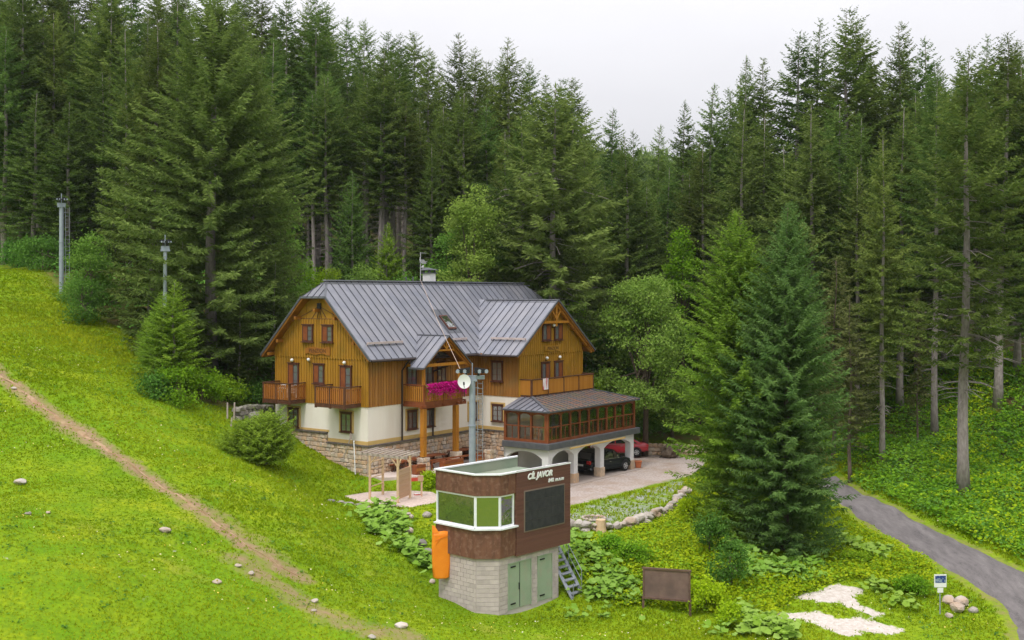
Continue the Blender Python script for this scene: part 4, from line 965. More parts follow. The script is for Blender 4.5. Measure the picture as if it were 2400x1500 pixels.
# ------------------------------------------------------------------ patio in front of the chalet
pat = empty('patio', (HO[0], HO[1], 0), HA, 'raised stone patio with low arched openings below the front of the chalet', 'patio')
mb = MB(); q = [(-.2, -.08), (-.2, -1.3), (2.2, -3.25), (11.2, -3.25), (10.95, -.08)]
mb.prism([(u, v, 3.2) for u, v in q], (0, 0, .26)); mb.obj('paving', M('patio_paving', (.52, .43, .38), (.60, .51, .46), scale=2, rough=.9, bmp=.1), pat)
mb = MB(); mb.prism([(2.2, -3.2, 2.3), (11.0, -3.2, 2.3), (11.0, -3.0, 2.3), (2.2, -3.0, 2.3)], (0, 0, .88))
rw = mb.obj('retaining_wall', MT['mortar'], pat)
arches = [(4.6, .42), (6.2, .42), (7.8, .42)]
def clear(u): return all(abs(u - a) > r for a, r in arches)
for u0, u1 in ((2.2, 4.15), (5.05, 5.75), (6.65, 7.35), (8.25, 11.0)): stone_wall(rw, lambda s, o, z: (s, -3.2 - o, z), 0, u0, u1, lambda u: 2.3, lambda u: 3.2, .3, .42)
for u, r in arches:  # black plate stands in for the shade inside each arch
    mb = MB(); mb.prism([(u - r, -3.22, 2.4), (u + r, -3.22, 2.4)] + [(u + r * cos(a), -3.22, 2.8 + .3 * sin(a)) for a in np.linspace(0, pi, 7)], (0, .05, 0)); mb.obj('arch_shade_panel', MT['black'], rw)
    for a in np.linspace(.15, pi - .15, 6): link('stone', random.choice(ST), None, rw, loc=(u + r * 1.2 * cos(a), -3.26, 2.82 + .4 * sin(a)), rot=(0, pi / 2 - a, 0), scale=(.2, .2, .18))
mb = MB()
for i in range(16): mb.box(2.2 + i * .55, 2.2 + i * .55 + .52, -3.4, -3.0, 3.465, 3.53 + .02 * (i % 3))
mb.objs('cap_course', MT['stone'], pat)
for i, (u, v, h) in enumerate(((3.3, -1.62, .9), (6.5, -1.62, .95), (8.6, -2.8, .9))):
    mb = MB(); mb.box(u - .28, u + .28, v - .28, v + .28, 3.46, 3.46 + h - .08); pr = mb.obj('pier', MT['mortar'], pat)
    for rot, fx, fy in ((0, 0, -.28), (RG, -.28, 0)):
        for k in range(3):
            for s in (-.13, .13): link('stone', random.choice(ST), None, pr, loc=(u + (s if rot == 0 else fx), v + (fy if rot == 0 else s), 3.6 + k * .29), rot=rot, scale=(.26, .14, .27))
mb = MB(); mb.bar((3.5, -1.9, 4.1), (8.4, -2.6, 4.1), .1, .08)
for t in (.05, .3, .55, .8, .97): mb.bar((3.5 + 4.9 * t, -1.9 - .7 * t, 3.46), (3.5 + 4.9 * t, -1.9 - .7 * t, 4.1), .08)
mb.obj('patio_rail', MT['red_wood'], pat)
def picnic(loc, rz, label):
    t = empty('picnic_table', loc, rz, label, 'picnic table', 'picnic tables on the patio')
    mb = MB()
    for k in range(4): mb.box(-.95, .95, -.38 + k * .195, -.38 + k * .195 + .18, .72, .77)
    mb.obj('tabletop', MT['red_wood'], t)
    for s in (-1, 1):
        mb = MB()
        for k in (0, 1): mb.box(-.95, .95, s * .72 - .16 + k * .165, s * .72 - .005 + k * .165, .43, .47)
        mb.obj('bench_seat', MT['red_wood'], t)
    for x in (-.7, .7):
        mb = MB(); mb.bar((x, -.75, 0), (x, -.3, .72), .09); mb.bar((x, .75, 0), (x, .3, .72), .09); mb.bar((x, -.85, .4), (x, .85, .4), .07, .09); mb.obj('leg_frame', MT['dark_wood'], t)
for u, v, lb in ((2.6, -1.0, 'red brown picnic table against the stone wall left of the porch post'), (4.9, -.95, 'red brown picnic table between the two yellow porch posts'), (7.9, -.9, 'red brown picnic table right of the right porch post')):
    picnic(ver_loc(u, v, 3.46), HA, lb)
for u, v, lb in ((2.2, -2.4, 'red brown timber planter box at the patio edge left of the porch post'), (5.0, -2.7, 'long red brown timber planter box at the front edge of the patio'), (7.6, -2.75, 'red brown timber planter box by the stone pier')):
    t = empty('planter_box', ver_loc(u, v, 3.46), HA, lb, 'planter'); w = .95 if u == 5.0 else .4
    for k in range(3): mb = MB(); mb.box(-w, w, -.02, .02, .02 + k * .2, .2 + k * .2); mb.obj('plank', MT['slat_wood'] if k % 2 else MT['red_wood'], t)
    mb = MB(); mb.box(-w, w, .03, .4, .02, .55); mb.obj('box', MT['red_wood'], t)
t = empty('rain_barrel', ver_loc(8.9, -.6, 3.46), 0, 'dark wooden barrel on the patio beside the lift pylon', 'barrel')
mb = MB(); mb.tube([(0, 0, 0), (0, 0, .2), (0, 0, .5), (0, 0, .8)], [.3, .36, .36, .3], 12); mb.obj('staves', MT['dark_wood'], t, smooth=True)
mb = MB()
for z, r in ((.15, .35), (.65, .345)): mb.tube([(0, 0, z), (0, 0, z + .04)], r + .012, 12)
mb.obj('hoop', MT['black'], t)

# petunias on the front balcony
fl = empty('flower_box', ver_loc(5.1, -1.9, 8.55), HA, 'flower boxes of trailing magenta petunias along the front balcony rail', 'flowers')
for k in range(5): mb = MB(); mb.box(-1.7 + k * .68, -.9 + k * .68 + .64, -.22, -.04, -.05, .14); mb.obj('box', MT['dark_wood'], fl)
n = 8000; X = -1.95 + 3.85 * rng.random(n) ** .7; Zc = .22 + .2 * rng.random(n) - np.abs(rng.normal(0, .24, n)) * (1.0 + .25 * np.sin(X * 5) + .2 * np.sin(X * 13)); Yc = -.2 + rng.normal(0, .09, n) - np.clip(.1 - Zc, 0, .4) * .2
def leaf_quads(C, size, tint=None, up=0.0, name='leaves', aspect=0.7):
    n = len(C); d = rng.normal(size=(n, 3)); d /= np.linalg.norm(d, axis=1)[:, None]
    nr = rng.normal(size=(n, 3)); nr[:, 2] += up * 2.5
    a = np.cross(d, nr); a /= (np.linalg.norm(a, axis=1) + 1e-9)[:, None]; b = np.cross(nr, a); b /= (np.linalg.norm(b, axis=1) + 1e-9)[:, None]
    s = (np.asarray(size) * rng.uniform(.6, 1.25, n))[:, None]
    V = np.stack([C - a * s * .5, C + b * s * .5 * aspect, C + a * s * .5, C - b * s * .5 * aspect], 1)
    return quads_mesh(name, V, rng.random(n) if tint is None else tint)
link('petunias', leaf_quads(np.stack([X, Yc, Zc], 1), .085, aspect=1.0, name='petunias'), MT['petunia'], fl)['kind'] = 'stuff'
n = 900; X = rng.uniform(-1.95, 1.85, n)
link('leaves', leaf_quads(np.stack([X, -.12 + rng.normal(0, .09, n), .12 + rng.normal(0, .12, n)], 1), .1), MT['leaf_bright'], fl)['kind'] = 'stuff'

# white furniture and washing on the balconies
def garden_chair(loc, rz, label):
    t = empty('garden_chair', loc, rz, label, 'chair', 'white chairs on the left balcony')
    mb = MB(); mb.box(-.24, .24, -.22, .22, .42, .45); mb.obj('seat', MT['white'], t)
    mb = MB()
    for k in range(5): mb.bar((-.2 + k * .1, .22, .45), (-.19 + k * .095, .33, .92), .06, .02)
    mb.bar((-.24, .33, .9), (.24, .33, .9), .06, .04); mb.obj('backrest', MT['white'], t)
    for x in (-.22, .22):
        for y in (-.2, .22): mb = MB(); mb.bar((x, y, .0), (x * .9, y, .43), .04); mb.obj('leg', MT['white'], t)
        mb = MB(); mb.bar((x, -.2, .64), (x, .28, .64), .05, .03); mb.bar((x, -.18, .44), (x, -.18, .63), .03); mb.obj('armrest', MT['white'], t)
def gl(v, o, z): x, y = H(-o, v); return (x, y, z)
garden_chair(gl(7.2, .6, 7.8), HA + pi, 'white garden chair at the left end of the left balcony')
garden_chair(gl(6.1, .6, 7.8), HA + pi * .9, 'white garden chair at the right end of the left balcony')
t = empty('balcony_table', gl(6.65, .8, 7.8), HA, 'small round white table between two white chairs on the left balcony', 'table')
mb = MB(); mb.tube([(0, 0, .7), (0, 0, .74)], .36, 14); mb.obj('tabletop', MT['white'], t); mb = MB(); mb.tube([(0, 0, 0), (0, 0, .7)], .03); mb.tube([(0, 0, 0), (0, 0, .03)], .2, 10); mb.obj('pedestal', MT['white'], t)
mb = MB(); c = [(-.3, 0), (-.15, .02), (0, 0), (.15, .025), (.3, 0)]
for (a, oa), (b, ob) in zip(c[:-1], c[1:]): mb.hexa([(a, -.03 - oa, -.72), (b, -.03 - ob, -.72), (b, .0 - ob, -.72), (a, .0 - oa, -.72)], [(a, -.03 - oa, .03), (b, -.03 - ob, .03), (b, .0 - ob, .03), (a, .0 - oa, .03)])
x, y = H(12.45, -4.58); tag(mb.obj('towel', MT['towel'], None, loc=(x, y, 8.8), rot=HA), 'white and red striped towel hung over the right balcony rail', 'towel')

# ------------------------------------------------------------------ cars
def car(loc, rz, paint, kind, label):
    """x forwards, origin on the ground in the middle"""
    t = empty('parked_car', loc, rz, label, 'car'); L_ = 4.5; w = .92
    if kind == 'suv':
        prof = [(-2.2, .35, .55, .80), (-2.22, .45, .85, .86), (-2.05, .33, 1.02, .90), (-1.2, .3, 1.05, .92), (0, .28, 1.03, .92), (1.0, .28, 1.0, .92), (1.55, .3, .95, .88), (2.05, .34, .82, .82), (2.2, .40, .62, .72)]
        cab = [(-2.0, 1.02, -1.75, 1.5), (-1.75, 1.5, 0, 0), (0, 0, 0, 0)]
        top = [(-2.12, 1.0), (-1.80, 1.55), (-1.2, 1.66), (0.0, 1.66), (0.35, 1.58), (1.08, 1.02)]
    else:
        prof = [(-2.25, .40, .70, .78), (-2.28, .48, .92, .82), (-2.0, .34, 1.0, .86), (-1.2, .3, .98, .88), (0, .26, .95, .88), (1.0, .26, .92, .88), (1.6, .3, .86, .85), (2.15, .36, .74, .78), (2.25, .42, .58, .70)]
        top = [(-1.75, .97), (-1.0, 1.38), (-.55, 1.44), (.1, 1.44), (.5, 1.36), (1.2, .93)]
    mb = MB(); vs = []; fs = []; ns = 8
    for x, zb, zt, ww in prof:
        m_ = zb + (zt - zb) * .6
        vs += [(x, -ww * .92, zb), (x, -ww, zb + .12), (x, -ww, m_), (x, -ww * .9, zt), (x, ww * .9, zt), (x, ww, m_), (x, ww, zb + .12), (x, ww * .92, zb)]
    for i in range(len(prof) - 1):
        for k in range(ns): fs.append((i * ns + k, i * ns + (k + 1) % ns, (i + 1) * ns + (k + 1) % ns, (i + 1) * ns + k))
    fs += [tuple(range(ns)), tuple((len(prof) - 1) * ns + k for k in range(ns))]
    mb.add(vs, fs); body = mb.obj('body', paint, t, smooth=True, bevel=.02)
    mb = MB(); vs = []
    for x, z in top: ww = .82 - (z - .95) * .22; vs += [(x, -ww, z), (x, ww, z)]
    m = len(top); low = []
    for x, z in top: low += [(x, -.84, .9), (x, .84, .9)]
    fs = [(2 * i, 2 * i + 1, 2 * i + 3, 2 * i + 2) for i in range(m - 1)]
    o_ = len(vs); vs += low
    fs += [(2 * i, 2 * i + 2, o_ + 2 * i + 2, o_ + 2 * i) for i in range(m - 1)] + [(2 * i + 1, o_ + 2 * i + 1, o_ + 2 * i + 3, 2 * i + 3) for i in range(m - 1)] + [(0, o_, o_ + 1, 1), (2 * m - 2, 2 * m - 1, o_ + 2 * m - 1, o_ + 2 * m - 2)]
    mb.add(vs, fs); mb.obj('roof', paint, t, bevel=.03)
    # windows lie on the cabin
    def yz(z): return .82 - (z - .95) * .22 + .012
    zt = top[2][1] - .1; zb = 1.03 if kind == 'suv' else .98
    for s in (-1, 1):
        for a, b, c, d in ((top[0][0] + .3, top[1][0] + .22, -.75, -.7), (-.66, -.62, .22, .24), (.3, .3, top[-1][0] - .22, top[-2][0] - .1)):
            mb = MB(); q = [(a, s * yz(zb), zb), (c, s * yz(zb), zb), (d, s * yz(zt), zt), (b, s * yz(zt), zt)]
            mb.prism(q, (0, -s * .01, 0)); mb.obj('side_window', MT['car_glass'], t)
    for (x0, z0), (x1, z1), nm in ((top[0], top[1], 'rear_window'), (top[-1], top[-2], 'windscreen')):
        dx = -.02 if nm == 'rear_window' else .02; mb = MB(); e = .15
        a = (x0 + (x1 - x0) * e + dx, z0 + (z1 - z0) * e + .02); b = (x0 + (x1 - x0) * .92 + dx, z0 + (z1 - z0) * .92 + .02)
        mb.prism([(a[0], -.74, a[1]), (a[0], .74, a[1]), (b[0], .66, b[1]), (b[0], -.66, b[1])], (-dx * .5, 0, -.01)); mb.obj(nm, MT['car_glass'], t)
    R = .36 if kind == 'suv' else .32
    for x in (-1.35, 1.38):
        for s in (-1, 1):
            mb = MB(); mb.tube([(x, s * .70, R), (x, s * .90, R)], [R, R], 18); mb.tube([(x, s * .9, R), (x, s * .945, R)], [R, R * .86], 18); wh = mb.obj('wheel', MT['tyre'], t)
            mb = MB(); mb.tube([(x, s * .93, R), (x, s * .952, R)], [R * .66, R * .62], 14)
            rm = mb.obj('rim', MT['rim'], wh)
            mb = MB()
            for k in range(5):
                a = 2 * pi * k / 5 + .6; mb.tube([(x + cos(a) * R * .42, s * .953, R + sin(a) * R * .42), (x + cos(a) * R * .42, s * .958, R + sin(a) * R * .42)], R * .15, 6)
            mb.obj('rim_opening', MT['black'], wh)
            mb = MB()                                       # wheel arch lip
            for k in range(9):
                a0, a1 = pi * k / 9, pi * (k + 1) / 9; r1, r0 = R * 1.28, R * 1.04
                q = [(x + r * cos(a), s * .925, R + r * sin(a)) for r, a in ((r0, a0), (r1, a0), (r1, a1), (r0, a1))]; mb.prism(q, (0, s * .02, 0))
            mb.obj('wheel_arch', MT['black'], t)
    for s in (-1, 1):
        x = prof[1][0]
        mb = MB(); mb.box(x - .02, x + .12, s * .52, s * .84, .78 if kind == 'suv' else .72, 1.0 if kind == 'suv' else .9); mb.obj('tail_light', MT['lamp_red'], t, bevel=.02)
        mb = MB(); mb.box(2.0, 2.16, s * .5, s * .76, .62, .78); mb.obj('headlight', MT['lamp_clear'], t, bevel=.03)
        mb = MB(); mb.box(.85, 1.0, s * .88, s * 1.06, .98, 1.12); mb.obj('wing_mirror', paint, t, bevel=.03)
        mb = MB(); mb.box(-1.0, 1.0, s * .885 - .01, s * .885 + .01, .99 if kind == 'suv' else .935, 1.01 if kind == 'suv' else .955); mb.obj('chrome_strip', MT['chrome'], t)
        for x in (-.2,): mb = MB(); mb.box(x - .1, x + .08, s * .925 - .01, s * .925 + .012, .8, .83); mb.obj('door_handle', MT['chrome'], t)
    mb = MB(); mb.box(-2.3, -2.2, -.75, .75, .38, .58); mb.box(2.1, 2.26, -.7, .7, .36, .52); mb.obj('bumper', MT['black'] if kind == 'suv' else paint, t, bevel=.03)
    mb = MB(); mb.box(-2.31, -2.28, -.26, .26, .62, .74); mb.obj('number_plate', MT['white'], t)
    return t
x, y = H(17.55, -5.95); car((x, y, 2.04), HA - .18, MT['black_car'], 'suv', 'black car parked under the white arches of the veranda')
car((8.1, 87.0, 2.15), radians(182), MT['red_car'], 'sedan', 'red car parked behind the right pillar of the arches')
x, y = H(20.7, -7.0); t = empty('flower_pot', (x, y, 2.02), 0, 'square terracotta pot on the gravel by the rightmost pillar', 'pot')
mb = MB(); mb.hexa([(-.17, -.17, 0), (.17, -.17, 0), (.17, .17, 0), (-.17, .17, 0)], [(-.23, -.23, .42), (.23, -.23, .42), (.23, .23, .42), (-.23, .23, .42)]); mb.obj('pot', MT['terracotta'], t)
mb = MB(); mb.box(-.25, .25, -.25, .25, .421, .48); mb.obj('pot_rim', MT['terracotta'], t)
x, y = H(11.3, -6.2); mb = MB()
bm = bmesh.new(); bmesh.ops.create_grid(bm, x_segments=14, y_segments=10, size=1.0)
for v in bm.verts: v.co.z = .55 + .18 * sin(v.co.x * 4 + 1) * cos(v.co.y * 3) - .5 * max(abs(v.co.x), abs(v.co.y)) ** 4; v.co.y *= .6
me = bpy.data.meshes.new('tarpaulin'); bm.to_mesh(me); bm.free()
tag(link('tarpaulin', me, MT['blue'], None, smooth=True, loc=(x, y, 2.05), rot=HA), 'dark blue tarpaulin over a low stack under the left arch', 'tarpaulin')

# ------------------------------------------------------------------ timing hut
TA = radians(47.6); TK = (-1.05, 49.41)
tw = empty('timing_hut', (TK[0], TK[1], 0), TA, 'brown clad timing hut on concrete blocks with corner windows and score screen', 'hut')
TB0, AL, BL, CH = 0.18, 5.54, 3.3, .80
def outline(a1, b1, ch, o=0.0):           # a along the right face, b along the left face, chamfered front corner
    return [(ch, -o), (a1, -o), (a1, b1), (-o, b1), (-o, ch)]
def prism_z(mb, q, z0, z1): mb.prism([(x, y, z0) for x, y in q], (0, 0, z1 - z0))
blk = [(CH + .03, .12), (4.9, .12), (4.9, 3.2), (.12, 3.2), (.12, CH + .03)]
mb = MB(); prism_z(mb, blk, -.8, 2.85); bw = mb.obj('block_wall', MT['joint'], tw)
bmesh_cache = {}
def block(w, loc, rot):
    k = round(w, 2)
    if k not in bmesh_cache:
        m_ = MB(); m_.box(-k / 2 + .007, k / 2 - .007, -.022, .0, .006, .19); me = m_.mesh('block'); me.materials.append(MT['block']); bmesh_cache[k] = me
    link('block', bmesh_cache[k], None, bw, loc=loc, rot=rot)
doors = [(1.42, 2.91), (3.42, 4.38)]
nb_ = 0
for (p0, p1, face) in ((blk[0], blk[1], 'r'), (blk[4], blk[0], 'c'), (blk[3], blk[4], 'l')):
    p0, p1 = Vector(p0), Vector(p1); ln = (p1 - p0).length; d = (p1 - p0) / ln; rot = atan2(d.y, d.x)
    for r in range(13):
        z = .28 + r * .198; s = -.2 if r % 2 else 0.0
        if face == 'l': zmin = .3
        while s < ln - .02:
            a, b = max(s, 0), min(s + .4, ln)
            if face == 'r':
                A, B_ = a + p0.x, b + p0.x
                for q0, q1 in doors:
                    if z < 2.4:
                        if A < q0 < B_: b = q0 - p0.x
                        elif A < q1 < B_: a = q1 - p0.x
                        elif A >= q0 and B_ <= q1: a = b
            if b - a > .06:
                c = p0 + d * ((a + b) / 2); block(b - a, (c.x, c.y, z), rot); nb_ += 1
            s += .4
print('blocks', nb_)
def facebox(mb, a0, a1, o0, o1, z0, z1): mb.box(a0, a1, -o1, -o0, z0, z1)
for (a0, a1), z1 in zip(doors, (2.42, 2.42)):
    mb = MB(); facebox(mb, a0, a1, -.13, -.09, .38, z1); mb.box(a0 - .04, a0, .06, .12, .36, z1 + .04); mb.box(a1, a1 + .04, .06, .12, .36, z1 + .04); mb.box(a0 - .04, a1 + .04, .06, .12, z1 + .001, z1 + .05)
    dr = mb.obj('steel_door', MT['door_green'], tw)
    mb = MB()
    if a1 - a0 > 1.2:
        mid = (a0 + a1) / 2; mb.box(mid - .012, mid + .012, .075, .088, .4, z1 - .02); mb.box(mid - .07, mid - .03, .05, .088, 1.2, 1.5)
    for z in (.62, z1 - .14): mb.box(a0 + .14, a0 + .46, .06, .088, z - .03, z + .03)
    mb.obj('hinge_strap', MT['black'], dr)
out_q = outline(AL, BL, CH)
# lower and upper cladding bands in sheets
def sheet(name, p0, p1, z0, z1, parent, th=.05, mat='clad'):
    p0, p1 = Vector(p0), Vector(p1); d = (p1 - p0).normalized(); nrm = Vector((d.y, -d.x)); mb = MB()
    q = [p0 + nrm * 0, p1 + nrm * 0, p1 - nrm * th, p0 - nrm * th]
    prism_z(mb, [(v.x, v.y) for v in q], z0, z1); return mb.obj(name, MT[mat], parent)
core = [(CH + .04, .06), (AL - .05, .06), (AL - .05, BL - .05), (.06, BL - .05), (.06, CH + .04)]
mb = MB(); prism_z(mb, core, 2.8, 4.1); prism_z(mb, core, 5.6, 5.96); cr = mb.obj('cladding', MT['clad'], tw)
P_ = {'c0': (CH, 0), 'c1': (0, CH), 'l': (0, BL), 'r0': (1.78, 0), 'r1': (AL, 0)}
for z0, z1 in ((2.8, 4.1), (5.58, 6.5)):
    sheet('cladding_sheet', (0, BL), (0, CH + .006), z0, z1, cr); sheet('cladding_sheet', (0, CH), (CH, 0), z0, z1, cr)
    sheet('cladding_sheet', (CH + .006, 0), (1.30, 0), z0, z1, cr); sheet('cladding_sheet', (1.306, 0), (1.80, 0), z0, z1, cr)
    sheet('cladding_sheet', (AL, BL), (0, BL), z0, z1, cr)
# strip boarding of the projecting right face
zs = 2.74
mb = MB(); mb.box(1.82, AL + .04, -.03, .10, 2.74, 6.5); mb.box(AL - .05, AL + .04, .102, BL, 2.74, 5.98); rp = mb.obj('strip_boarding', MT['clad'], tw)
k = 0
while zs < 6.46:
    mb = MB(); mb.box(1.81, AL + .06, -.05, -.031, zs, zs + .118); mb.obj('board', MT['clad_strip'], rp)
    mb = MB(); mb.box(AL + .041, AL + .06, -.03, BL, zs, zs + .118); mb.obj('board', MT['clad_strip'], rp) if zs < 5.86 else None
    zs += .128
mb = MB(); mb.box(2.30, 5.15, -.075, -.051, 3.74, 5.62); sf = mb.obj('score_screen', MT['screen_frame'], tw)
for i in range(6):
    for j in range(4):
        mb = MB(); w, h = 2.75 / 6, 1.78 / 4; mb.box(2.35 + i * w + .004, 2.35 + (i + 1) * w - .004, -.09, -.076, 3.79 + j * h + .004, 3.79 + (j + 1) * h - .004); mb.obj('screen_panel', MT['screen'], sf)
me = text_mesh('CÍL JAVOR', .37, .015, shear=.28, offset=.012); link('lettering', me, MT['white'], tw, loc=(3.38, -.07, 6.22), rot=(pi / 2, 0, 0))
me = text_mesh('840. m.n.m', .25, .012, shear=.28, offset=.004); link('lettering', me, MT['white'], tw, loc=(4.52, -.07, 5.88), rot=(pi / 2, 0, 0))
# windows
def win_face(p0, p1, nm='corner_window'):
    p0, p1 = Vector(p0), Vector(p1); d = (p1 - p0).normalized(); nrm = Vector((d.y, -d.x)); L_ = (p1 - p0).length; mb = MB()
    def bx(a, b, o0, o1, z0, z1):
        q = [p0 + d * a + nrm * o0, p0 + d * b + nrm * o0, p0 + d * b + nrm * o1, p0 + d * a + nrm * o1]; prism_z(mb, [(v.x, v.y) for v in q], z0, z1)
    f = .075
    bx(0, f, -.10, -.02, 4.14, 5.58); bx(L_ - f, L_, -.10, -.02, 4.14, 5.58); bx(f, L_ - f, -.10, -.02, 4.14, 4.14 + f); bx(f, L_ - f, -.10, -.02, 5.58 - f, 5.58)
    o = mb.obj(nm, MT['white_paint'], tw); mb = MB(); bx(f - .01, L_ - f + .01, -.07, -.06, 4.2, 5.52); mb.obj('pane', MT['mirror'], o)
win_face((0.02, BL), (0.02, CH + .02)); win_face((0.02, CH + .01), (CH + .01, 0.02)); win_face((CH + .02, .02), (1.74, .02))
mb = MB()
for p0, p1 in (((-.08, BL), (-.08, CH - .02)), ((-.08, CH - .02), (CH - .02, -.08)), ((CH - .02, -.08), (1.86, -.08))):
    p0, p1 = Vector(p0), Vector(p1); d = (p1 - p0).normalized(); nrm = Vector((d.y, -d.x)); q = [p0 + nrm * .05, p1 + nrm * .05, p1 - nrm * .15, p0 - nrm * .15]; prism_z(mb, [(v.x, v.y) for v in q], 4.08 + random.uniform(0, .004), 4.15)
mb.obj('window_ledge', MT['white_paint'], tw)
mb = MB(); prism_z(mb, [(CH + .05, .1), (AL - .1, .1), (AL - .1, BL - .1), (.1, BL - .1), (.1, CH + .05)], 5.98, 6.04); mb.obj('roof_deck', MT['roof_green'], tw)
mb = MB()
for p0, p1 in (((AL - .05, BL - .06), (.06, BL - .06)), ((.06, BL - .06), (.06, CH)), ((.06, CH + .03), (CH + .03, .06)), ((CH, .06), (AL - .05, .06))):
    p0, p1 = Vector(p0), Vector(p1); d = (p1 - p0).normalized(); nrm = Vector((d.y, -d.x)); q = [p0 - nrm * .0, p1 - nrm * .0, p1 - nrm * .04, p0 - nrm * .04]; prism_z(mb, [(v.x, v.y) for v in q], 6.0, 6.5)
mb.obj('parapet_lining', MT['roof_green'], tw)
mb = MB(); cap = [(CH - .03, -.07), (AL + .09, -.07), (AL + .09, BL + .05), (-.07, BL + .05), (-.07, CH - .03)]
inn = [(CH + .07, .11), (AL - .09, .11), (AL - .09, BL - .13), (.11, BL - .13), (.11, CH + .07)]
for i in (0, 2, 3, 4):
    j = (i + 1) % 5; prism_z(mb, [cap[i], cap[j], inn[j], inn[i]], 6.5, 6.56)
mb.obj('parapet_cap', MT['white_paint'], tw)
# orange crash mat hung on the left corner
mb = MB(); vs = []; fs = []; R_ = 12; n_ = 16
ma = empty('crash_mat', (0, 0, 0), 0, 'tall orange padded crash mat hanging on the left corner of the hut', 'crash mat')
c = Vector(TK) + Vector((cos(TA), sin(TA))) * -.14 + Vector((-sin(TA), cos(TA))) * (BL - .5)
ma.location = (c.x, c.y, 0); ma.rotation_euler = (0, 0, TA - pi / 2 + .95)
prof = [(2.06 - .4, .25), (1.72, .40), (2.3, .44), (3.0, .46), (3.6, .44), (3.75, .43)]
for i, (z, w) in enumerate(prof):
    for k in range(n_):
        a = 2 * pi * k / n_; ca, sa = cos(a), sin(a)
        e = .35; vs.append((w * (abs(ca) ** e) * (1 if ca > 0 else -1) * 0.92, .17 * (abs(sa) ** e) * (1 if sa > 0 else -1) + .012 * sin(z * 9 + k), z + (.05 * sin(k) if i == len(prof) - 1 else 0)))
for i in range(len(prof) - 1):
    for k in range(n_): fs.append((i * n_ + k, i * n_ + (k + 1) % n_, (i + 1) * n_ + (k + 1) % n_, (i + 1) * n_ + k))
fs += [tuple(range(n_)), tuple((len(prof) - 1) * n_ + k for k in range(n_))]
mb.add(vs, fs); mb.obj('padding', MT['orange'], ma, smooth=True)
mb = MB(); mb.hexa([(-.42, -.16, 3.72), (-.1, -.16, 3.72), (-.1, -.1, 3.72), (-.42, -.1, 3.72)], [(-.42, -.1, 4.08), (-.3, -.1, 4.05), (-.3, -.06, 4.05), (-.42, -.06, 4.08)]); mb.bar((-.3, -.185, 3.4), (.3, -.185, 3.62), .02, .01); mb.bar((-.05, -.185, 3.5), (-.3, -.185, 3.2), .02, .01); mb.obj('hanging_flap', MT['orange'], ma)
# steel stair at the right end
def TW(a, b): return (TK[0] + cos(TA) * a - sin(TA) * b, TK[1] + sin(TA) * a + cos(TA) * b)
st = empty('steel_stair', TW(5.15, .0) + (0,), TA, 'grey steel stair with open treads at the right end of the hut', 'stairs')
NT = 11; Lb, Ht = -.95, .22
bt = lambda i: (-.62 + i * .20, .18 + i * .27)
for i in range(NT):
    b, z = bt(i); mb = MB(); mb.box(.02, .78, b - .13, b + .13, z, z + .045); mb.obj('tread', MT['grey_steel'], st)
for x in (0, .8):
    mb = MB(); b0, z0_ = bt(-.7); b1, z1_ = bt(NT - 1); mb.bar((x, b0, z0_), (x, b1, z1_), .04, .2, up=(1, 0, 0)); mb.obj('stringer', MT['grey_steel'], st)
mb = MB()
for x in (.84,):
    mb.tube([(x, bt(1)[0], bt(1)[1] + .98), (x, bt(NT - 1)[0], bt(NT - 1)[1] + .98)], .02, 6); mb.tube([(x, bt(1)[0], bt(1)[1] + .5), (x, bt(NT - 1)[0], bt(NT - 1)[1] + .5)], .015, 6)
    for i in (1, 5, 9): mb.tube([(x, bt(i)[0], bt(i)[1]), (x, bt(i)[0], bt(i)[1] + .98)], .018, 6)
mb.tube([(-.02, bt(0)[0], .1), (-.02, bt(0)[0], 1.0)], .018, 6)
mb.obj('handrail', MT['grey_steel'], st)
mb = MB(); mb.box(0, .85, bt(NT - 1)[0] + .14, bt(NT - 1)[0] + 1.2, bt(NT - 1)[1] - .02, bt(NT - 1)[1] + .03); mb.obj('landing', MT['grey_steel'], st)

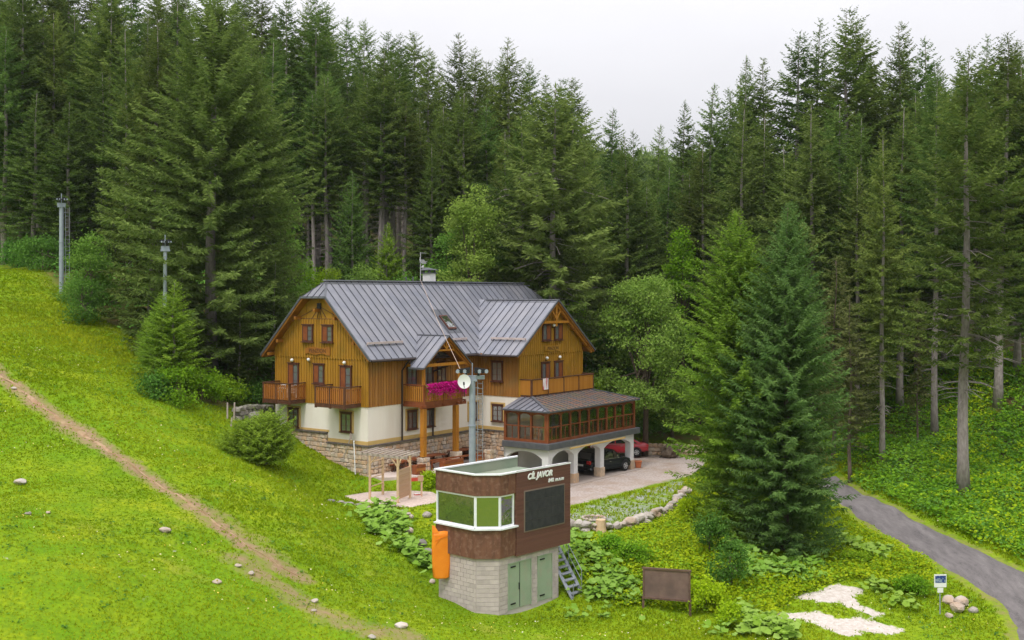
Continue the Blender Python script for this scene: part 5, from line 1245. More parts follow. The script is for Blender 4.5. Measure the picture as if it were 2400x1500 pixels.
# ------------------------------------------------------------------ lift pylons
def pylon(loc, h, r, rz, label, arm=1.75, ladder=True, scale=1.0):
    t = empty('lift_pylon', loc, rz, label, 'lift pylon', 'ski lift pylons')
    mb = MB(); mb.tube([(0, 0, -.6), (0, 0, h * .55)], r * 1.06, 14); mb.tube([(0, 0, h * .55), (0, 0, h - .45)], r * .98, 14); mb.tube([(0, 0, h * .55 - .03), (0, 0, h * .55 + .03)], r * 1.25, 14); mb.obj('pole', MT['steel'], t)
    mb = MB(); mb.box(-arm / 2 * .82, arm / 2 * .82, -.13, .13, h - .5, h - .28); mb.box(-.28, .28, -.18, .18, h - .62, h - .5); mb.tube([(0, 0, h - .3), (0, 0, h + .45)], .035, 6); mb.obj('crossarm', MT['steel'], t)
    for s in (-1, 1):
        mb = MB(); mb.bar((s * .12, -.3, h + .12), (s * arm / 2, -.3, h + .02), .07, .12); mb.bar((s * .12, .22, h + .12), (s * arm / 2, .22, h + .02), .07, .12); mb.box(s * .17 * arm, s * .24 * arm, -.3, .22, h - .27, h + .06); bt_ = mb.obj('sheave_beam', MT['black'], t)
        for k in range(4):
            x = s * arm * (.13 + k * .115); mb = MB(); mb.tube([(x, -.4, h - .02), (x, -.32, h - .02)], .03 + .05 * arm, 10); mb.obj('sheave', MT['steel'] if k % 2 else MT['black'], bt_)
    if ladder:
        mb = MB()
        for x in (r + .12, r + .42): mb.bar((x, .0, .9), (x, 0, h - .6), .035)
        z = 1.0
        while z < h - .6: mb.bar((r + .12, 0, z), (r + .42, 0, z), .025); z += .3
        for z in (1.5, h * .5, h - 1.0): mb.bar((0, 0, z), (r + .2, 0, z), .04)
        mb.obj('ladder', MT['grey_steel'], t)
    return t
p = px(1107, 800, 66); z0 = hz(p[0], p[1])
pylon((p[0], p[1], z0), 10.05 - z0, .19, 0.0, 'thick grey steel lift pylon in front of the chalet, with cross arm of sheaves', 1.75)
p = px(144, 690, 88); z0 = hz(p[0], p[1]); pylon((p[0], p[1], z0 - .1), 22.0 - z0, .165, .5, 'tall grey lift pylon at the meadow edge on the far left', .75)
p = px(387, 690, 73); z0 = hz(p[0], p[1]); pylon((p[0], p[1], z0), 17.9 - z0, .12, .5, 'slim grey lift pylon half hidden among the spruces', .6, ladder=False)
p = px(1088, 894, 65.6)
t = empty('satellite_dish', p, 0, 'white satellite dish beside the lift pylon', 'satellite dish')
vs = []; fs = []; mb = MB(); n_ = 24
for k, rr in enumerate((0.0, .14, .27, .385)):
    for i in range(n_): a = 2 * pi * i / n_; vs.append((rr * cos(a) * .98, -.5 * rr * rr, rr * sin(a) * 1.08))
for k in range(3):
    for i in range(n_): fs.append((k * n_ + i, k * n_ + (i + 1) % n_, (k + 1) * n_ + (i + 1) % n_, (k + 1) * n_ + i))
nb2 = len(vs); vs2 = [(x, y + .03, z) for x, y, z in vs]; mb.add(vs, fs); mb.add(vs2, fs); mb.obj('reflector', MT['white'], t, smooth=True)
mb = MB(); mb.tube([(0, -.02, -.36), (0, -.42, -.12)], .02, 6); mb.tube([(0, -.36, -.16), (0, -.5, -.02)], .05, 8); mb.tube([(0, .05, .0), (0, .08, -.9)], .028, 6); mb.bar((0, .06, -.2), (.5, .4, -.2), .05); mb.obj('feed_arm', MT['black'], t)
# cable from the ridge down to the pylon head
a = Vector(H(9.65, RV) + (15.5,)); b = Vector(px(1082, 872, 66)); mb = MB()
mb.tube([a.lerp(b, i / 16) - Vector((0, 0, .12 * sin(pi * i / 16))) for i in range(17)], .013, 6)
tag(mb.obj('cable', M('brown_cable', (.55, .40, .31), (.62, .50, .42), rough=.7), None), 'thin pale cable running from the chalet ridge down to the lift pylon', 'cable')

# ------------------------------------------------------------------ playground
pg = empty('climbing_frame', (0, 0, 0), 0, 'pale timber climbing frame with slatted top and plank climbing wall', 'climbing frame')
posts = [px(870, 1166, 65.2), px(898, 1160, 66.2), px(932, 1178, 63.9), px(960, 1171, 64.6)]
pz = 2.8
tops = 5.30
pc = [(-8.12, 64.6), (-7.55, 66.1), (-6.40, 63.4), (-5.85, 64.9)]
for x, y in pc:
    mb = MB(); mb.tube([(x, y, pz - .2), (x, y, tops)], .075, 8); mb.obj('post', MT['pale_wood'], pg)
def line2(i, j, z, w, h, ext=.5):
    a = Vector(pc[i] + (z,)); b = Vector(pc[j] + (z,)); d = (b - a).normalized(); return a - d * ext, b + d * ext
for i, j in ((0, 2), (1, 3)):
    a, b = line2(i, j, tops + .06, 0, 0, .65); mb = MB(); mb.bar(a, b, .09, .14); mb.obj('beam', MT['grey_wood'], pg)
a0, b0 = line2(0, 2, tops + .17, 0, 0, .55); a1, b1 = line2(1, 3, tops + .17, 0, 0, .55)
for k in range(9):
    t_ = k / 8; p, q = a0.lerp(b0, t_), a1.lerp(b1, t_); d = (q - p).normalized(); mb = MB(); mb.bar(p - d * .35, q + d * .35, .07, .06); mb.obj('roof_slat', MT['grey_wood'], pg)
for i, j in ((0, 2), (2, 0), (3, 1), (2, 3)):
    a = Vector(pc[i] + (tops - .5,)); b = Vector(pc[j] + (tops,)); d = (b - a); d.z = 0; d = d.normalized(); mb = MB(); mb.bar(a, a + d * .5 + Vector((0, 0, .5)), .06); mb.obj('brace', MT['pale_wood'], pg)
for k in range(10):                           # plank climbing wall between the two right-hand posts
    a = Vector(pc[2] + (pz + .28 + k * .165,)); b = Vector(pc[3] + (pz + .28 + k * .165,)); mb = MB(); mb.bar(a, b, .05, .155); mb.obj('plank', MT['plank'], pg)
for z in (3.5, 4.0, 4.5, 4.9):
    a, b = Vector(pc[0] + (z,)), Vector(pc[1] + (z,)); mb = MB(); mb.tube([a, b], .03, 6); mb.obj('rung', MT['pale_wood'], pg)
sp = empty('play_bench', px(988, 1164, 65.5)[:2] + (pz,), .15, 'small timber stand with a red bar beside the plank climbing wall', 'play equipment')
mb = MB(); mb.box(-.05, .05, -.05, .05, -.1, 1.15); mb.obj('post', MT['plank'], sp); mb = MB(); mb.box(-.22, .1, -.09, .09, .9, 1.2); mb.obj('head_block', MT['plank'], sp)
mb = MB(); mb.bar((-.2, 0, 1.0), (-.95, .1, .95), .1, .2); mb.obj('red_bar', MT['red'], sp)
tag(empty('sand_toy', px(978, 1160, 66)[:2] + (pz,), .3), 'small flat red and white sand tray lying on the pink gravel', 'toy')
ty = bpy.data.objects['sand_toy']; mb = MB(); mb.box(-.18, .18, -.12, .12, .0, .05); mb.obj('tray', MT['red'], ty); mb = MB(); mb.box(-.16, .16, -.1, .1, .05, .07); mb.obj('inner', MT['white'], ty)

# ------------------------------------------------------------------ boards, signs, poles, walls
q0, q1 = hit(1512, 1440), hit(1615, 1462)
bo = empty('notice_board', (0, 0, 0), 0, 'weathered brown blank board on two legs in the grass', 'board')
A_, B__ = Vector((5.98, 51.5, 0)), Vector((8.02, 50.9, 0)); z_lo, z_hi = .70, 2.05
mb = MB(); d = (B__ - A_).normalized(); nr_ = Vector((d.y, -d.x, 0))
mb.bar(A_ + Vector((0, 0, (z_lo + z_hi) / 2)), B__ + Vector((0, 0, (z_lo + z_hi) / 2)), .05, z_hi - z_lo); mb.obj('panel', MT['board'], bo)
mb = MB()
for z in (z_lo, z_hi): mb.bar(A_ - d * .05 + nr_ * .03 + Vector((0, 0, z)), B__ + d * .05 + nr_ * .03 + Vector((0, 0, z)), .09, .08)
for P0 in (A_ + d * .02, B__ - d * .02): mb.bar(P0 + nr_ * .035 + Vector((0, 0, z_lo + .041)), P0 + nr_ * .035 + Vector((0, 0, z_hi - .041)), .08, .08)
mb.obj('frame', MT['board_frame'], bo)
for P0 in (A_, B__):
    mb = MB(); g0 = hz(P0.x, P0.y); mb.bar((P0.x, P0.y + .02, g0 - .3), (P0.x, P0.y + .02, z_lo), .1); mb.obj('leg', MT['board_frame'], bo)
g = hit(2203, 1440); sg = empty('info_sign', tuple(g), 0.05, 'small white sign with a blue picture on a post by the roadside boulders', 'sign')
mb = MB(); mb.tube([(0, 0, -.2), (0, 0, 1.75)], .03, 8); mb.obj('post', MT['steel'], sg)
mb = MB(); mb.box(-.28, .28, -.05, -.03, 1.22, 1.80); mb.obj('panel', MT['white'], sg)
m_print = M('sign_print', (0.02, 0.05, 0.22), (0.25, 0.32, 0.42), scale=9, rough=.5, lo=.45, hi=.55)
mb = MB(); mb.box(-.24, .25, -.058, -.051, 1.42, 1.74); mb.obj('picture', m_print, sg)
mb = MB(); mb.box(-.13, .13, -.05, -.03, .98, 1.19); mb.obj('lower_panel', MT['white'], sg)
x, y = H(-.5, 1.35); x2, y2 = H(-1.0, .9)
b_ = px(800, 1078, 70.2); mb = MB(); q = H(-.25, 1.2); mb.tube([(b_[0], b_[1], hz(b_[0], b_[1])), (q[0], q[1], 5.75)], .04, 6); mb.box(q[0] - .06, q[0] + .06, q[1] - .06, q[1] + .06, 5.6, 5.95)
tag(mb.obj('leaning_pole', MT['grey_wood'], None), 'grey wooden pole leaning on the stone base at the gable', 'pole')
q = H(-.5, .55); mb = MB(); mb.tube([(q[0], q[1], hz(*q) - .2), (q[0] - .1, q[1], 5.5)], .035, 6); mb.tube([(q[0] - .1, q[1], 5.5), (q[0] - .1, q[1], 5.58)], .05, 6)
tag(mb.obj('white_pole', MT['white'], None), 'thin white pole standing before the stone base near the house corner', 'pole')
for i, (X, Y, h) in enumerate(((533, 982, 1.0), (548, 985, 1.1), (540, 1000, .55))):
    g = hit(X, Y); mb = MB(); mb.tube([(g[0], g[1], g[2] - .3), (g[0] + .05 * i, g[1], g[2] + h)], [.06, .05], 7)
    tag(mb.obj('fence_stake', MT['grey_wood'], None), ['old timber stake by the spruces left of the chalet, leftmost of three', 'tallest old timber stake left of the chalet, in the middle of three', 'short broken timber stake left of the chalet'][i], 'stake', 'old fence stakes')
def rock_mesh(seed, mat='rock'):
    r = random.Random(seed); bm = bmesh.new(); bmesh.ops.create_icosphere(bm, subdivisions=2, radius=.5)
    pl = [(Vector((r.gauss(0, 1), r.gauss(0, 1), r.gauss(0, 1))).normalized(), r.uniform(.28, .42)) for _ in range(9)]
    for v in bm.verts:
        for n_, d_ in pl:
            k = v.co.dot(n_) - d_
            if k > 0: v.co -= n_ * k * .85
        v.co += Vector((r.uniform(-.02, .02), r.uniform(-.02, .02), r.uniform(-.02, .02)))
    me = bpy.data.meshes.new('rock'); bm.to_mesh(me); bm.free(); me.materials.append(MT[mat]); return me
RK = [rock_mesh(50 + i) for i in range(7)]; RKD = [rock_mesh(80 + i, 'rock_dark') for i in range(4)]
# dry stone border of the yard
bd = empty('border_wall', (0, 0, 0), 0, 'curved border of loose pale stones along the edge of the yard', 'stone border')
bpts = [hit(*p) for p in ((1322, 1236), (1350, 1240), (1385, 1243), (1420, 1243), (1460, 1237), (1500, 1228), (1530, 1215), (1560, 1203), (1580, 1188), (1592, 1170), (1612, 1155))]
bp = resample([p[:2] for p in bpts], 36)
for i, (x, y) in enumerate(bp):
    big = 8 < i < 14 or i < 4
    for k in range(2 if i % 3 else 3):
        s = random.uniform(.3, .55) * (1.35 if big else 1); z = hz(x, y - .15 * k)
        link('stone', random.choice(RK), None, bd, loc=(x + random.uniform(-.12, .12), y - .12 * k + random.uniform(-.1, .1), z + .12 - .16 * (k == 2) + (.18 if k == 1 else 0)), rot=(random.uniform(-.3, .3), random.uniform(-.3, .3), random.uniform(0, 6)), scale=(s * 1.4, s, s * .8))
fp = empty('fire_pit', tuple(hit(1392, 1218)), 0, 'round fire pit ringed with pale stones behind the stone border', 'fire pit')
for k in range(16):
    a = 2 * pi * k / 16; link('stone', random.choice(RK), None, fp, loc=(.62 * cos(a), .62 * sin(a), .08), rot=(0, 0, a), scale=(.22, .3, .2))
mb = MB(); mb.tube([(0, 0, .0), (0, 0, .05)], .56, 14); mb.obj('ash', M('ash', (.16, .13, .11), (.24, .20, .17), scale=6, rough=1), fp)
t = empty('tree_stump', tuple(hit(1408, 1246)), 0, 'cut yellowish tree stump standing among the border stones', 'stump')
mb = MB(); mb.tube([(0, 0, -.1), (0, 0, .2), (0, 0, .62)], [.33, .28, .26], 12); mb.obj('stump', MT['pale_wood'], t, smooth=False)
def rock(X, Y, s, label, dark=False, grp='loose rocks on the meadow', sq=.6, sx=1.3):
    g = hit(X, Y); o = link('rock', random.choice(RKD if dark else RK), None, None, loc=(g[0], g[1], g[2] + s * sq * .22), rot=(0, 0, random.uniform(0, 6)), scale=(s * sx, s, s * sq)); tag(o, label, 'rock', grp)
for a in ((386, 1248, .5, 'pale rock in the meadow just below the middle of the dirt path'), (508, 1367, .42, 'pale rock in the meadow below the lower end of the dirt path'), (48, 1134, .55, 'flat pale rock near the left picture edge below the dirt path'),
          (66, 1206, .25, 'tiny pale rock left, lower of the pair below the path'), (113, 1204, .22, 'tiny pale rock left, right of the pair below the path'), (558, 1328, .26, 'small pale rock beside the rut under the path end'), (588, 1348, .3, 'small white rock in the rut under the path end'),
          (738, 1412, .34, 'pale rock at the foot of the meadow in the worn rut'), (940, 1472, .5, 'pale rock at the bottom edge of the meadow left of the hut'), (872, 1497, .35, 'pale rock cut by the bottom picture edge'), (735, 1432, .22, 'small pale rock just below another in the worn rut'),
          (1562, 1262, .34, 'white stone on the bank below the yard'), (1575, 1313, .36, 'pale stone lower on the bank above the brown board'), (32, 912, .3, 'small stone lying on the upper dirt path')): rock(*a)
for a in ((985, 1280, .75, 'grey boulder on the bank left of the hut, upper of two'), (1000, 1303, .8, 'grey boulder on the bank left of the hut, lower of two'), (1000, 1212, .6, 'pinkish boulder on the bank just below the gravel patch'), (965, 1214, .35, 'flat pale stone on the bank below the gravel patch'),
          (960, 1248, .5, 'brown stone among broad leaves left of the hut'), (1012, 1366, .35, 'stone at the foot of the orange mat'), (1055, 1402, .4, 'pale stone at the base of the block wall, left of two'), (1085, 1408, .45, 'reddish stone at the base of the block wall, right of two')): rock(*a, True if 'grey' in a[3] else False, 'stones on the bank by the hut', .75, 1.0)
for a in ((2222, 1412, .85, 'brown boulder beside the small sign, left of the heap'), (2252, 1416, .95, 'rounded boulder behind the heap by the small sign'), (2243, 1432, .95, 'flat front boulder of the heap by the small sign'), (2280, 1434, .6, 'low boulder on the right of the heap by the small sign'), (2225, 1446, .5, 'pale pointed stone in front of the heap by the small sign')): rock(a[0], a[1], a[2] * .8, a[3], False, 'boulders by the small sign', .7, 1.15)
for i, (X, Y, s) in enumerate(((775, 1176, .45), (797, 1178, .42), (815, 1183, .6), (838, 1186, .5), (860, 1192, .5), (900, 1196, .6), (915, 1200, .55), (945, 1202, .5), (955, 1206, .4), (880, 1196, .35))):
    rock(X, Y, s, ['grey edging stone at the left tip of the gravel patch', 'second edging stone from the left tip of the gravel patch', 'dark round stone, largest at the left of the gravel patch', 'edging stone at the lower left rim of the gravel patch', 'edging stone beside broad leaves under the gravel patch',
                   'flat orange slab at the front rim of the gravel patch', 'flat slab next to the orange slab at the front rim', 'slab right of the front tip of the gravel patch', 'small white stone under the front tip of the gravel patch', 'small stone left of the orange slab'][i], i < 4, 'edging stones of the gravel patch', .4)
rw2 = empty('dry_stone_wall', (0, 0, 0), 0, 'low brown dry stone wall at the back of the yard', 'stone wall')
w0, w1 = Vector((9.9, 88.3, 0)), Vector((15.2, 87.0, 0))
for k in range(3):
    n_ = 13
    for i in range(n_):
        p = w0.lerp(w1, (i + .5 * (k % 2)) / n_); link('stone', random.choice(ST), None, rw2, loc=(p.x, p.y, 2.15 + k * .3), rot=atan2(w1.y - w0.y, w1.x - w0.x), scale=(.44, .4, .31))
ST2 = [m_.copy() for m_ in ST]
for m_ in ST2: m_.materials.clear(); m_.materials.append(MT['rock_dark'])
rw3 = empty('dark_stone_wall', (0, 0, 0), 0, 'dark dry stone retaining wall left of the chalet behind the bush', 'stone wall')
w0, w1 = Vector(hit(556, 985)), Vector(hit(640, 975))
for k in range(3):
    for i in range(9):
        p = w0.lerp(w1, (i + .5 * (k % 2)) / 9); z = hz(p.x, p.y); link('stone', random.choice(ST2), None, rw3, loc=(p.x, p.y, z + .1 + k * .27), rot=atan2(w1.y - w0.y, w1.x - w0.x), scale=(.52, .5, .30))
g = hit(597, 992); o = link('rock', RKD[1], None, None, loc=(g[0], g[1], g[2] + .3), scale=(1.3, 1, 1)); tag(o, 'grey boulder in front of the dark stone wall left of the chalet', 'rock')
x, y = 12.1, 86.6; t = empty('root_stump', (x, y, 2.0), 0, 'upturned brown tree stump at the back of the yard', 'stump')
bm = bmesh.new(); bmesh.ops.create_icosphere(bm, subdivisions=3, radius=.7)
for v in bm.verts: v.co *= 1 + .25 * sin(v.co.x * 9) * sin(v.co.y * 8 + 1) * sin(v.co.z * 7); v.co.z = v.co.z * .8 + .45
me = bpy.data.meshes.new('root_plate'); bm.to_mesh(me); bm.free(); link('root_plate', me, MT['bark_brown'], t)
mb = MB()
for k in range(9): a = k * .7; mb.tube([(0, 0, .5), (.9 * cos(a), .5 * sin(a) - .2, .5 + .5 * sin(a * 1.7))], [.12, .03], 6)
mb.obj('roots', MT['bark_brown'], t)
# ------------------------------------------------------------------ trees
def spruce_crown(seed, Ht, R, base, whorl=.45, nb=8, pw=.75, droop=.32, fine=.205, wid=.15, gaps=0.0, tsize=.80, smin=.12):
    """needle sprays of a spruce: returns quads and tint"""
    r = np.random.default_rng(seed); Q = []; T = []; bark = MB()
    z = base
    lean = r.normal(0, .1, 2)
    sect = r.uniform(.62, 1.15, 9); sph = r.uniform(0, 6.28)
    while z < Ht - .15:
        t = (Ht - z) / (Ht - base)
        prof = min(1.0, (t / .55) ** (pw + .06)) * (1.0 if t < .82 else 1.0 - (t - .82) * 1.3)
        n = max(3, int(nb * (.55 + .45 * min(1, t * 3)))); ph = r.uniform(0, 6.28)
        for k in range(n):
            a = ph + 2 * pi * k / n + r.normal(0, .22)
            if r.random() < gaps: continue
            L_ = R * prof * r.uniform(.66, 1.16) * sect[int(((a + sph + z * .25) % 6.2831) / 6.2832 * 9) % 9] + .14
            upk = .55 * (1 - t) ** 2 + .12; dr = droop * (.35 + .65 * t) * r.uniform(.6, 1.4); tip = .16
            m = max(3, int(L_ / (fine * .55))); s = (np.arange(m) + r.uniform(.3, .9)) / m
            if t > .25: s = s[s > smin]
            s = s ** .8
            rad = L_ * s; dz = L_ * (upk * s - dr * s ** 1.6 + tip * s ** 4)
            ca, sa = cos(a), sin(a); zz = z + r.uniform(-.5, .5) * whorl
            C = np.stack([ca * rad, sa * rad, zz + dz], 1); m = len(C)
            if m == 0: continue
            bt = r.uniform(.15, .85)
            for side in (-1, 1, 0):
                tl = np.clip(.34 * L_ * (1 - s) + .10 + .05 * L_, .10, .46 + .03 * R) * r.uniform(.65, 1.3, m) * tsize
                if side == 0: tl = np.clip(tl * .9, .1, .36)
                ang = a + side * (r.uniform(.75, 1.15, m)) if side else a + r.normal(0, .5, m)
                hang = r.uniform(-.55, .45, m) - .15 * t if side else np.where(r.random(m) < .5, r.uniform(.2, .9, m), -r.uniform(.3, 1.5, m) * (.3 + t))
                D = np.stack([np.cos(ang), np.sin(ang), hang], 1); D /= np.linalg.norm(D, axis=1)[:, None]
                up = np.stack([r.normal(0, .9, m), r.normal(0, .9, m), np.ones(m)], 1)
                Wd = np.cross(D, up); Wd /= np.linalg.norm(Wd, axis=1)[:, None]
                w = (.92 * wid * r.uniform(.7, 1.3, m) * (tl / .4) ** .5 * tsize)[:, None]; tl = tl[:, None]
                V = np.stack([C - Wd * w * .25, C + D * tl * .55 - Wd * w * .5, C + D * tl, C + D * tl * .5 + Wd * w * .5], 1)
                Q.append(V); T.append(np.clip(bt * .7 + .1 + r.normal(0, .2, m), 0, 1))
        z += whorl * (.55 + .45 * t) * r.uniform(.8, 1.2)
    # leader
    m = 14; zz = Ht - r.uniform(0, .8, m); an = r.uniform(0, 6.28, m); D = np.stack([np.cos(an) * .5, np.sin(an) * .5, np.full(m, .6)], 1); C = np.stack([np.zeros(m), np.zeros(m), zz], 1)
    Wd = np.cross(D, [0, 0, 1.]); Wd /= np.linalg.norm(Wd, axis=1)[:, None]
    Q.append(np.stack([C - Wd * .05, C + D * .15, C + D * .38, C + Wd * .05], 1)); T.append(np.full(m, .6))
    Q = np.concatenate(Q); T = np.concatenate(T)
    zt = Q[..., 2] / Ht; Q[..., 0] += lean[0] * zt; Q[..., 1] += lean[1] * zt
    return Q, T
def trunk_mesh(name, Ht, r0, seed, mat, dead=None, lean=(0, 0)):
    r = random.Random(seed); mb = MB(); n = 12
    ph = r.uniform(0, 6); pts = [(.06 * sin(i * .9 + ph), .06 * cos(i * .8 + ph), Ht * .985 * i / n - (.5 if i == 0 else 0)) for i in range(n + 1)]
    rs = [max(.02, r0 * (1 - i / n) ** .8 * (1.3 if i == 0 else 1)) for i in range(n + 1)]
    mb.tube(pts, rs, 9)
    if dead:
        z0, z1, cnt, ln = dead
        for k in range(cnt):
            z = r.uniform(z0, z1); a = r.uniform(0, 6.28); l = ln * r.uniform(.4, 1.1); c = Vector((cos(a), sin(a), 0)); p0 = Vector((0, 0, z))
            p1 = p0 + c * l * .5 + Vector((0, 0, -.05 * l)); p2 = p0 + c * l + Vector((0, 0, -.22 * l)); mb.tube([p0, p1, p2], [.035, .022, .008], 4, cap=False)
            for j in range(2):
                q = p0 + c * l * (.4 + .25 * j); d = Vector((cos(a + (.8 if j else -.8)), sin(a + (.8 if j else -.8)), -.2)) * l * .3; mb.tube([q, q + d], [.012, .004], 3, cap=False)
    me = mb.mesh(name, fix=False); me.materials.append(MT[mat]); me.polygons.foreach_set('use_smooth', [True] * len(me.polygons)); return me
SP = {}
def variant(key, Ht, R, base, mat='spruce', r0=.3, dead=None, bark='bark', seed=1, **kw):
    Q, T = spruce_crown(seed, Ht, R, base, **kw); cm = quads_mesh('crown', Q, T); cm.materials.append(MT[mat])
    SP[key] = (Ht, R, cm, trunk_mesh('trunk', Ht, r0, seed, bark, dead)); print(key, len(Q))
variant('f1', 26, 3.4, 9.5, r0=.30, seed=11, whorl=.44, nb=8, gaps=.08, pw=.62, dead=(3, 10, 46, 2.0))
variant('f2', 26, 3.2, 7.0, r0=.28, seed=12, whorl=.42, nb=8, gaps=.10, pw=.70, droop=.4, dead=(2.5, 9, 40, 1.8))
variant('f3', 26, 3.7, 5.0, r0=.30, seed=13, whorl=.46, nb=8, gaps=.06, pw=.66, dead=(2, 6, 30, 1.8))
variant('f4', 26, 3.0, 11.0, mat='spruce', r0=.27, seed=14, whorl=.46, nb=7, gaps=.14, pw=.6, droop=.25, dead=(3, 12, 60, 1.9))
variant('bare', 26, 2.9, 13.0, r0=.28, seed=41, whorl=.46, nb=7, gaps=.12, pw=.55, droop=.22, dead=(3, 14, 40, 1.5))
variant('s1', 22, 3.3, 1.2, r0=.26, seed=15, whorl=.42, nb=8, gaps=.05, pw=.82)
variant('s2', 22, 3.5, 1.5, mat='spruce_olive', r0=.28, seed=16, whorl=.42, nb=8, gaps=.05, pw=.8, droop=.38)
variant('y1', 10, 2.3, .3, mat='spruce_fresh', r0=.14, seed=17, whorl=.3, nb=9, pw=.85, droop=.2, fine=.17, wid=.13, tsize=.75)
variant('y2', 8, 2.2, .2, mat='spruce_fresh', r0=.12, seed=18, whorl=.26, nb=9, pw=.8, droop=.22, fine=.16, wid=.12, tsize=.7)
variant('hl', 24, 6.0, 1.0, mat='spruce_olive', r0=.42, seed=19, whorl=.38, nb=12, pw=.52, droop=.30, fine=.21, gaps=.05, wid=.14, tsize=.78)
variant('h2', 24, 4.6, 1.0, mat='spruce_olive', r0=.34, seed=20, whorl=.42, nb=10, pw=.74, droop=.3, fine=.22, gaps=.05)
variant('ra', 17, 3.5, .3, mat='spruce_bright', r0=.24, seed=21, whorl=.26, nb=12, pw=.74, droop=.24, fine=.17, wid=.13, tsize=.72, gaps=.06, bark='bark_brown', smin=.04)
variant('rb', 18, 3.4, .3, mat='spruce_blue', r0=.24, seed=22, whorl=.26, nb=12, pw=.72, droop=.22, fine=.17, wid=.13, tsize=.72, gaps=.06, bark='bark_brown', smin=.04)
variant('mid', 18, 4.0, 2.2, mat='spruce_olive', r0=.26, seed=23, whorl=.44, nb=9, gaps=.10, pw=.66, droop=.34, dead=(1.5, 14, 60, 2.6))
variant('br', 13, 1.9, 3.0, mat='spruce_brown', r0=.13, seed=24, whorl=.42, nb=7, gaps=.22, pw=.7, droop=.4, bark='bark_brown', dead=(2, 9, 40, 1.3))
variant('big', 27, 4.3, 8.0, mat='spruce', r0=.36, seed=25, whorl=.5, nb=9, gaps=.20, pw=.62, droop=.18, dead=(5.5, 19, 70, 2.8))
VAR_MAT = {}
def put_tree(key, x, y, h, rscale=1.0, label=None, group=None, z=None, mat=None, name='spruce_tree'):
    Ht, R, cm, tm = SP[key]; k = h / Ht
    if mat:
        if (key, mat) not in VAR_MAT: c2 = cm.copy(); c2.materials.clear(); c2.materials.append(MT[mat]); VAR_MAT[(key, mat)] = c2
        cm = VAR_MAT[(key, mat)]
    z = hz(x, y) if z is None else z
    t = empty(name, (x, y, z - .1), random.uniform(0, 6.28), label, 'spruce', group, scale=(k * rscale, k * rscale, k)); t.rotation_euler.x = random.gauss(0, .012); t.rotation_euler.y = random.gauss(0, .012)
    link('trunk', tm, None, t); link('crown', cm, None, t); return t
def tree_px(key, X, Ytop, d, rs=1.0, label=None, group=None, mat=None, name='spruce_tree'):
    x, y, zt = px(X, Ytop, d); z = hz(x, y); return put_tree(key, x, y, max(3.0, zt - z), rs, label, group, z, mat, name)
# single spruces that stand out
tree_px('hl', 492, -12, 79, 1.0, 'broad old spruce with branches to the ground, tallest left of the chalet')
tree_px('h2', 352, 45, 83, .95, 'olive spruce merging with the left flank of the broad old spruce', mat='spruce')
tree_px('h2', 592, 95, 82, .85, 'spruce close behind the right flank of the broad old spruce')
tree_px('s1', 158, 222, 97, 1.25, 'shorter spruce right behind the far left lift pylon')
tree_px('s2', 78, 208, 99, 1.25, 'shorter spruce left of the far left lift pylon')
tree_px('y1', 405, 655, 70.0, 1.3, 'young bright green spruce at the foot of the broad old spruce')
tree_px('y2', 378, 682, 70.5, 1.2, 'young spruce hiding the foot of the slim lift pylon')
tree_px('y1', 345, 740, 74, 1.0, 'small young spruce at the meadow edge under the broad old spruce')
tree_px('s2', 430, 560, 76.5, 1.0, 'dark spruce behind the slim half hidden lift pylon', mat='spruce')
tree_px('s1', 640, 600, 79.5, 1.15, 'dark spruce just left of the chalet gable')
tree_px('s1', 560, 690, 76.5, 1.3, 'low dark spruce between the broad old spruce and the gable')
tree_px('y1', 826, 398, 98, .75, 'slim young spruce standing between tall bare trunks behind the roof', mat='spruce')
tree_px('y1', 905, 520, 97, .9, 'small bushy spruce behind the roof ridge')
tree_px('mid', 1290, 195, 92, 1.08, 'airy olive spruce with visible trunk behind the right roof')
tree_px('mid', 1228, 260, 95, .8, 'narrower spruce left beside the airy olive spruce', mat='spruce')
tree_px('mid', 1370, 300, 97, .7, 'spruce right behind the airy olive spruce', mat='spruce')
tree_px('ra', 1745, 492, 61.0, 1.0, 'yellowish green spruce, left of the close pair by the road')
tree_px('rb', 1840, 470, 58.5, .95, 'bluish green spruce, right of the close pair by the road')
tree_px('s2', 1728, 240, 96, .95, 'light olive spruce behind the close pair, left')
tree_px('s2', 1905, 232, 90, 1.05, 'light olive spruce behind the close pair, right')
tree_px('s1', 1475, 310, 100, 1.1, 'spruce rising behind the light green broadleaf tree')
tree_px('f2', 2066, 300, 78, .8, 'slim tall spruce with a bare lower trunk nearest the road bend')
tree_px('big', 2256, 108, 68, 1.0, 'tall spruce with thick grey bare trunk beside the road, right')
tree_px('f4', 2190, 170, 82, .95, 'spruce with bare trunk left behind the thick trunk by the road')
tree_px('f1', 2336, 75, 84, 1.05, 'spruce with bare trunk right behind the thick trunk by the road')
tree_px('f3', 2385, 130, 88, 1.0, 'spruce at the right picture edge behind the roadside trees')
tree_px('br', 1992, 690, 76, 1.1, 'thin brownish spruce with sparse crown right of the close pair')
tree_px('br', 1955, 600, 80, 1.1, 'brownish sparse spruce behind the close pair on the right')
tree_px('br', 2150, 690, 80, .7, 'thin half dead young spruce among the bare trunks, right')
